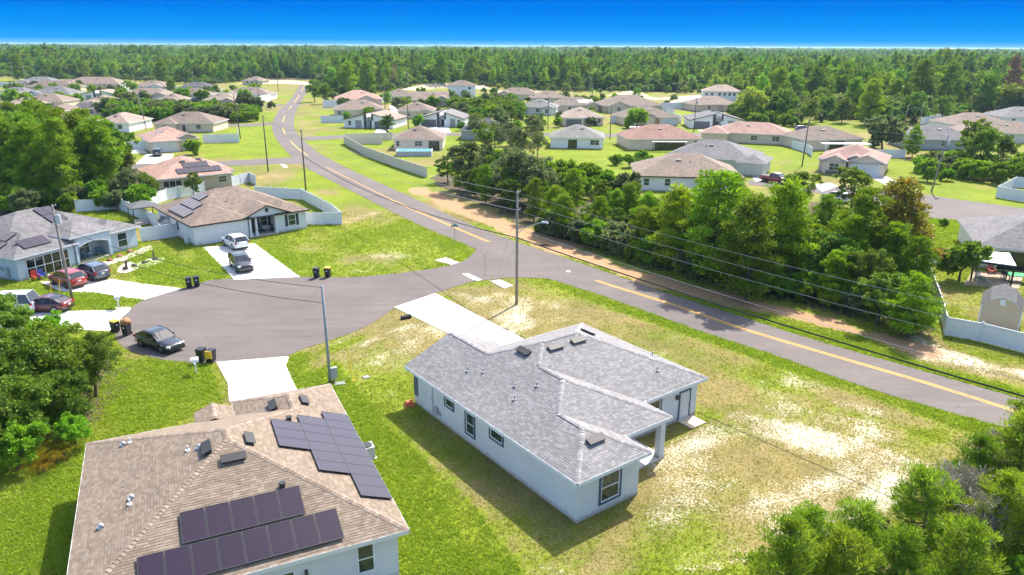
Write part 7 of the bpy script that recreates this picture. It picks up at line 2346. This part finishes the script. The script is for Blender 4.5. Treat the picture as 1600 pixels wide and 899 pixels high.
for q, sc_ in (((22.27, 31.26), .5), ((25.51, 34.52), .5), ((22.15, 32.81), .42), ((21.56, 28.93), .5)):
    tree('greydead', q, sc_, 'grey leafless scrub among the young pines, near right corner', T4 + ' bare scrub')
thicket([(12.61, 27.59), (16.89, 30.73), (20.96, 34.48), (25.13, 37.64), (30.08, 40.16), (34.61, 42.15), (27.67, 29.42), (19.19, 25.34), (13.72, 25.31)], 30, 1.3, 51, (('greyscrub', 3), ('pinenear', 2)), {'greyscrub': 'greyish scrub between the young pines, near right corner', 'pinenear': 'bright sapling pine low among the near right corner trees'}, T4 + ' undergrowth', (.3, .5))
# --- lone trees and garden bushes
for kind, p, s, lab in (
    ('oak', (-35.39, 211.32), .62, 'round dark green tree in front of the bend-side lean-to house'),
    ('bush', (38.51, 233.71), 1.9, 'large round bush beside the brown-roofed house, centre'),
    ('roundoak', (91.57, 185.03), 2.5, 'big round grey-green oak between houses on the right'),
    ('pine', (92.22, 171.75), .62, 'small conical tree right of the big round oak'),
    ('bushdark', (48.35, 76.34), 1.3, 'round dark tree in the right yard beside the low fence'),
    ('bush', (-72.89, 170), 1.1, 'round clipped tree in front of the tan garage house'),
    ('oak', (-175.64, 392.19), .8, 'round tree right of the far white-walled house, left'),
    ('oak', (-87.24, 334.72), 1.05, 'dense dark tree beside the far end of the main road'),
    ('bush', (61.13, 102.29), .35, 'dark slender ornamental tree on the lawn by the back street'),
    ('oak', (-80.12, 323.91), .95, 'dark tree beside the white fence at the far main road'),
    ('greyoak', (-87.23, 258.93), .5, 'grey-green small tree beside the far left road fence'),
    ('bush', (-33.03, 309.65), 1.4, 'small round tree before the grey-brown gabled house'),
    ('deadpink', (211.83, 325.34), 1.35, 'dead pine with reddish brown needles at the right edge of the forest'),
    ('dead', (-69.63, 450.56), 1.0, 'pale leafless tree in the forest edge, centre left'),
    ('dead', (144.1, 314.28), .9, 'pale leafless tree in the forest edge on the right')):
    tree(kind, p, s, lab)
# --- shrub band in front of the far left rows
mass_in([(-151.01, 278.25), (-130.37, 279.47), (-109.81, 275.24), (-87.33, 256.58), (-82.76, 241.52), (-105.01, 246.7), (-125.43, 245.64), (-137.07, 253.9)], 120, 2.3, 61, "shrub_band", "band of leafy green shrubs before the far left houses", (1.0, 1.7), avoid=HOUSE_FOOT)
thicket([(-279.23, 418.12), (-222.2, 388.32), (-169.35, 372.17), (-120.52, 376.02), (-94.48, 293.17), (-125.93, 297.34), (-150.29, 295.81), (-164.56, 261.88), (-179.49, 266.03)], 34, 9, 66, (('bush', 2), ('greybush', 1)), {'bush': 'garden shrub between the far left houses', 'greybush': 'greyish garden shrub between the far left houses'}, 'garden shrubs of the far left houses', (1.0, 1.9), HOUSE_FOOT)
mass_in([(84.84, 292.19), (105.15, 276.96), (90.12, 236.19), (75.61, 241.33), (73.54, 256.01)], 44, 3.0, 67, "scrub", "low scrub right of the black-edged lean-to house", (1.0, 1.6), avoid=HOUSE_FOOT)
mass_in([(-25.23, 310.15), (-0.41, 333.04), (2.44, 271.22), (-0.27, 247.83), (-14.96, 247.07)], 44, 3.2, 68, "scrub", "low scrub right of the lean-to houses in the centre", (1.0, 1.7), avoid=HOUSE_FOOT)
thicket([(-92.62, 378.22), (-32.65, 382.95), (78.94, 363.2), (51.57, 234.34), (11.18, 223.36), (-35.5, 230.15), (-59.48, 249.07)], 26, 10, 69, (('bush', 2), ('greybush', 1)), {'bush': 'garden shrub between the middle houses', 'greybush': 'greyish garden shrub between the middle houses'}, 'garden shrubs of the middle houses', (.7, 1.3), HOUSE_FOOT)
thicket([(-314.14, 471.34), (-247.81, 433.96), (-187.99, 413.96), (-127.1, 419.32), (-92.05, 293.32), (-121.11, 285.66), (-147.37, 289.91), (-161.71, 257.22), (-176.34, 261.22)], 44, 8, 71, (('foak', 2), ('fgrey', 2)), {'foak': 'small green garden tree between the far left houses', 'fgrey': 'small grey-green garden tree between the far left houses'}, 'garden trees of the far left houses', (.32, .55), EDGE0)
thicket([(-97.53, 398.68), (-34.41, 403.93), (82.94, 382.07), (49.61, 225.14), (11.02, 219.93), (-34.17, 221.27), (-59.48, 249.07)], 46, 8, 72, (('foak', 2), ('fgrey', 2)), {'foak': 'small green garden tree between the middle houses', 'fgrey': 'small grey-green garden tree between the middle houses'}, 'garden trees of the middle houses', (.28, .5), EDGE0)
# --- scrub on the right between streets
thicket([(77.72, 251.82), (85.33, 252.21), (104.52, 246.83), (129.25, 246), (144.16, 264.3), (164.16, 277.67), (197.78, 293.09), (214.61, 318.71), (177.35, 300.63), (140.9, 268.9), (123.34, 270.39), (98.69, 293.01), (100.45, 325.14)], 46, 5.0, 62, (('greybush', 2), ('bush', 2), ('fgrey', 3), ('foak', 2)), {'greybush': 'greyish shrub in the scrub below the forest on the right', 'bush': 'green shrub in the scrub below the forest on the right', 'fgrey': 'grey-green oak in the scrub below the forest on the right', 'foak': 'green oak in the scrub below the forest on the right'}, 'scrub below the forest on the right', (.8, 1.2))
thicket([(84.33, 156.37), (93.91, 160.22), (108.5, 157.15), (93.44, 134.23), (84.68, 139.34), (76.08, 139.09)], 34, 2.8, 63, (('bush', 3), ('greybush', 2), ('oak', 1)), {'bush': 'green shrub in the scrub beside the leaning pole on the right', 'greybush': 'greyish shrub in the scrub beside the leaning pole on the right', 'oak': 'low oak in the scrub beside the leaning pole on the right'}, 'scrub beside the leaning pole', (.7, 1.2))
for i, (p, sc_, kk) in enumerate((((99.77, 287.4), 1.35, 'pinedeep'), ((112.2, 305.88), 1.25, 'pine'), ((138.01, 320.61), 1.45, 'pinedeep'), ((115.57, 245.32), 1.25, 'pine'), ((122.1, 272.81), 1.2, 'pine'),
        ((164.47, 309.09), 1.55, 'pinedeep'), ((180.64, 316.58), 1.5, 'pinedeep'), ((189.26, 304.37), 1.2, 'pine'), ((145.53, 290.05), 1.1, 'pine'), ((144.79, 255.26), 1.0, 'oak'), ((116.68, 288.38), 1.1, 'oak'))):
    tree(kk, p, sc_, {'pinedeep': 'tall dark pine towering above the scrub on the right forest side', 'pine': 'tall bright pine above the scrub on the right forest side', 'oak': 'broad oak above the scrub on the right forest side'}[kk], 'tall trees of the right forest side')
for i, (p, sc_, kk) in enumerate((((-42.97, 460.14), 1.5, 'pinedeep'), ((-24.21, 454.79), 1.5, 'pinedeep'), ((-33.41, 461.04), 1.1, 'oak'), ((-89.5, 378.47), 1.3, 'oak'), ((-82.72, 384.02), 1.4, 'pine'), ((-76.12, 400.46), 1.3, 'pinedeep'), ((-330.77, 513.05), 1.5, 'pine'), ((-296.51, 498.46), 1.3, 'oak'), ((-227.14, 497.09), 1.3, 'pine'), ((-209.75, 490.34), 1.2, 'oak'))):
    tree(kk, p, sc_, {'pinedeep': 'tall dark pine standing out of the central forest front', 'pine': 'tall bright pine standing out of the forest front', 'oak': 'broad oak standing out of the forest front'}[kk], 'tall trees of the forest front')
# --- forest: the front rows stand as single trees, the rest is one mass
fr_s = resample(FRONT, 400)
FF = 'front row of the forest'
LABF = {'fpine': 'tall deep green pine in the front of the far forest', 'fpine2': 'bright green pine in the front of the far forest', 'foak': 'broad green oak in the front of the far forest', 'fgrey': 'grey-green low oak in the front of the far forest'}
rr_ = random.Random(77)
cnt = 0
used_pts = []
while cnt < 250:
    i = rr_.randrange(len(fr_s))
    x, y = fr_s[i]
    y += rr_.random() ** 1.3 * 45 + 1
    x += rr_.uniform(-5, 5)
    if abs(x) > y * .78 + 20:
        continue
    if any((x - q[0]) ** 2 + (y - q[1]) ** 2 < 16 for q in used_pts):
        continue
    used_pts.append((x, y))
    k = rr_.choices(['fpine', 'fpine2', 'foak', 'fgrey'], [3, 3, 3, 2] if y - front_y(x) > 10 else [1, 2, 3, 4])[0]
    tree(k, (x, y), rr_.uniform(.5, 1.1), LABF[k], FF)
    cnt += 1
fp, fsc, fidx = [], [], []
CLEAR = [[(108.28, 344.39), (135.74, 350.31), (158.14, 397.99), (123.98, 390.2)], [(177.42, 361.62), (185.94, 362.23), (197.19, 385.93), (189.79, 385.36)], [(-191.4, 538.57), (-119.98, 460.05), (-139.82, 544.44), (-204.23, 580.71)]]
def band(y0, y1, sp, sc, sz):
    ys = np.arange(y0, y1, sp)
    for yy in ys:
        xs = np.arange(-.8 * yy - 40, .8 * yy + 40, sp)
        xs = xs + nrng.uniform(-.45, .45, len(xs)) * sp
        y_ = yy + nrng.uniform(-.45, .45, len(xs)) * sp
        k = y_ > front_y(xs) + 4 + 46 * np.clip(fbm(xs, y_ * .4, 34, 3) - .42, 0, 1) * 2
        k &= ~((np.abs(xs) > .8 * y_ + 30))
        for c_ in CLEAR:
            k &= ~inside(xs, y_, c_)
        n_ = k.sum()
        if n_:
            fp.append(np.stack([xs[k], y_[k], np.zeros(n_)], 1))
            s_ = sc * nrng.uniform(.6, 1.3, n_) * (.5 + .95 * fbm(xs[k], y_[k], 60, 3))
            fsc.append(np.stack([s_, s_, nrng.uniform(.8, 1.15, n_) * sz * (.30 + 1.35 * fbm(xs[k] + 900, y_[k], 70, 3)) * np.clip(.55 + (y_[k] - front_y(xs[k])) / 90, .55, 1)], 1))
            fidx.append(nrng.choice(12, n_, p=np.array([.11, .11, .11, .1, .1, .1, .09, .09, .07, .04, .04, .04])))
band(240, 760, 4.8, 1.0, 1.0)
band(760, 1600, 7.5, 1.35, 1.05)
band(1600, 4200, 17, 3.0, 1.05)
band(4200, 14000, 80, 14.0, 1.1)
fp, fsc, fidx = np.concatenate(fp), np.concatenate(fsc), np.concatenate(fidx)
ep, es = [], []
EDGE_KEEP = HOUSE_FOOT + CLEAR + [list(map(tuple, rn)) + list(map(tuple, rf[::-1]))]
for i in range(900):
    x, y = fr_s[rr_.randrange(len(fr_s))]
    x, y = x + rr_.uniform(-6, 6), y - 26 * rr_.random() ** 1.6 + 6
    if abs(x) < y * .8 + 20 and not hit_any(x, y, EDGE_KEEP):
        ep.append((x, y, 0))
        q = rr_.uniform(.22, .5)
        es.append((q, q, q * rr_.uniform(.7, 1.1)))
gn_mass('forest_edge_scrub', 'low scrub of oaks and bushes along the foot of the forest', 'scrub', ep, es, nrng.choice(6, len(ep)), ('foak', 'fgrey'))
gn_mass('forest', 'dense mixed pine and oak forest reaching to the horizon', 'forest', fp, fsc, fidx, ('fpine', 'fpine2', 'foak', 'fgrey'))
# ------------------------------------------------------------------ grass tufts on the near lawns
HARD = [list(map(tuple, rn)) + list(map(tuple, rf[::-1])), CULDESAC] + list(DRIVES.values()) + APRONS + HOUSE_FOOT + [list(a_) + list(b_)[::-1] for a_, b_ in (SIDE_L, BACK_R)] + FARDRIVES
def grass():
    N_ = 420000
    t = nrng.random(N_)
    y = 24 * (110 / 24) ** (t ** .85)
    x = nrng.uniform(-.82, .82, N_) * (y + 4)
    k = (x > -70) & (x < 90)
    x, y = x[k], y[k]
    lu, sa, li, di = ground_fields(x, y)
    keep = (nrng.random(len(x)) < np.clip(lu * 1.1 - sa * .75, .28, 1)) & (di < .4) & (nrng.random(len(x)) > li * .5)
    x, y, lu = x[keep], y[keep], lu[keep]
    ok = np.ones(len(x), bool)
    for poly in HARD:
        ok &= ~inside(x, y, poly)
    x, y, lu = x[ok], y[ok], lu[ok]
    N_ = len(x)
    d_ = np.hypot(x, y)
    sc = (.8 + d_ / 55) * nrng.uniform(.6, 1.3, N_) * (.6 + .5 * lu)
    nb = 4
    V_ = np.zeros((N_, nb, 3, 3), np.float32)
    for b_ in range(nb):
        an = nrng.uniform(0, 6.28, N_)
        hh, ww = .07 * sc * nrng.uniform(.7, 1.3, N_), .022 * sc
        ox, oy = nrng.uniform(-.06, .06, N_) * sc, nrng.uniform(-.06, .06, N_) * sc
        lx, ly = nrng.uniform(-.07, .07, N_) * sc, nrng.uniform(-.07, .07, N_) * sc
        for j, (px, pz) in enumerate(((-1, 0), (1, 0), (0, 1))):
            V_[:, b_, j, 0] = x + ox + px * np.cos(an) * ww + pz * lx
            V_[:, b_, j, 1] = y + oy + px * np.sin(an) * ww + pz * ly
            V_[:, b_, j, 2] = pz * hh - .005
    V_ = V_.reshape(-1, 3)
    T_ = np.arange(len(V_)).reshape(-1, 3)
    me = np_mesh('grass', V_, T_, leafmat('grass_blades', (.30, .26, .07), (.20, .33, .014), .4, 0), np.repeat(np.clip(lu * 1.1, 0, 1), nb * 3), tris=True)
    tag(link('grass', me), 'short weedy grass on the lawns and verges', 'grass', kind='stuff')
    print('grass tufts', N_)
grass()
# loose pale stones and sand clods on the bare ground
def clods():
    N_ = 36000
    y = 24 * (70 / 24) ** nrng.random(N_)
    x = nrng.uniform(-.8, .85, N_) * (y + 3)
    lu, sa, li, di = ground_fields(x, y)
    k = (nrng.random(N_) < sa * 1.1 - .3) & (li < .5)
    x, y = x[k], y[k]
    ok = np.ones(len(x), bool)
    for poly in HARD:
        ok &= ~inside(x, y, poly)
    x, y = x[ok], y[ok]
    N_ = len(x)
    s = nrng.uniform(.02, .07, N_) * (1 + np.hypot(x, y) / 60)
    base = np.array([(1, 0, 0), (-.5, .87, 0), (-.5, -.87, 0), (.1, .1, .55)])
    V_ = base[None] * s[:, None, None] * nrng.uniform(.6, 1.4, (N_, 4, 3)) + np.stack([x, y, np.zeros(N_)], 1)[:, None]
    T_ = (np.arange(N_) * 4)[:, None, None] + np.array([(0, 1, 3), (1, 2, 3), (2, 0, 3)])[None]
    tag(link('sand_clods', np_mesh('sand_clods', V_.reshape(-1, 3), T_.reshape(-1, 3), M('sand_clod', (.40, .34, .26), .95, .15, 3), tris=True)), 'pale sand clods and pebbles on the bare ground', 'gravel', kind='stuff')
clods()
# ------------------------------------------------------------------ air
hz = MB().b2(-15500, 15500, -60, 15500, -1.0, 27.0).build('haze', None)
m = bpy.data.materials.new('haze_air')
m.use_nodes = True
m.node_tree.nodes.clear()
o_ = m.node_tree.nodes.new('ShaderNodeOutputMaterial')
pv = m.node_tree.nodes.new('ShaderNodeVolumePrincipled')
pv.inputs['Color'].default_value = (.50, .78, 1.0, 1)
pv.inputs['Density'].default_value = 0.00008
pv.inputs['Anisotropy'].default_value = .2
m.node_tree.links.new(pv.outputs[0], o_.inputs['Volume'])
hz.data.materials.append(m)
tag(hz, kind='stuff')
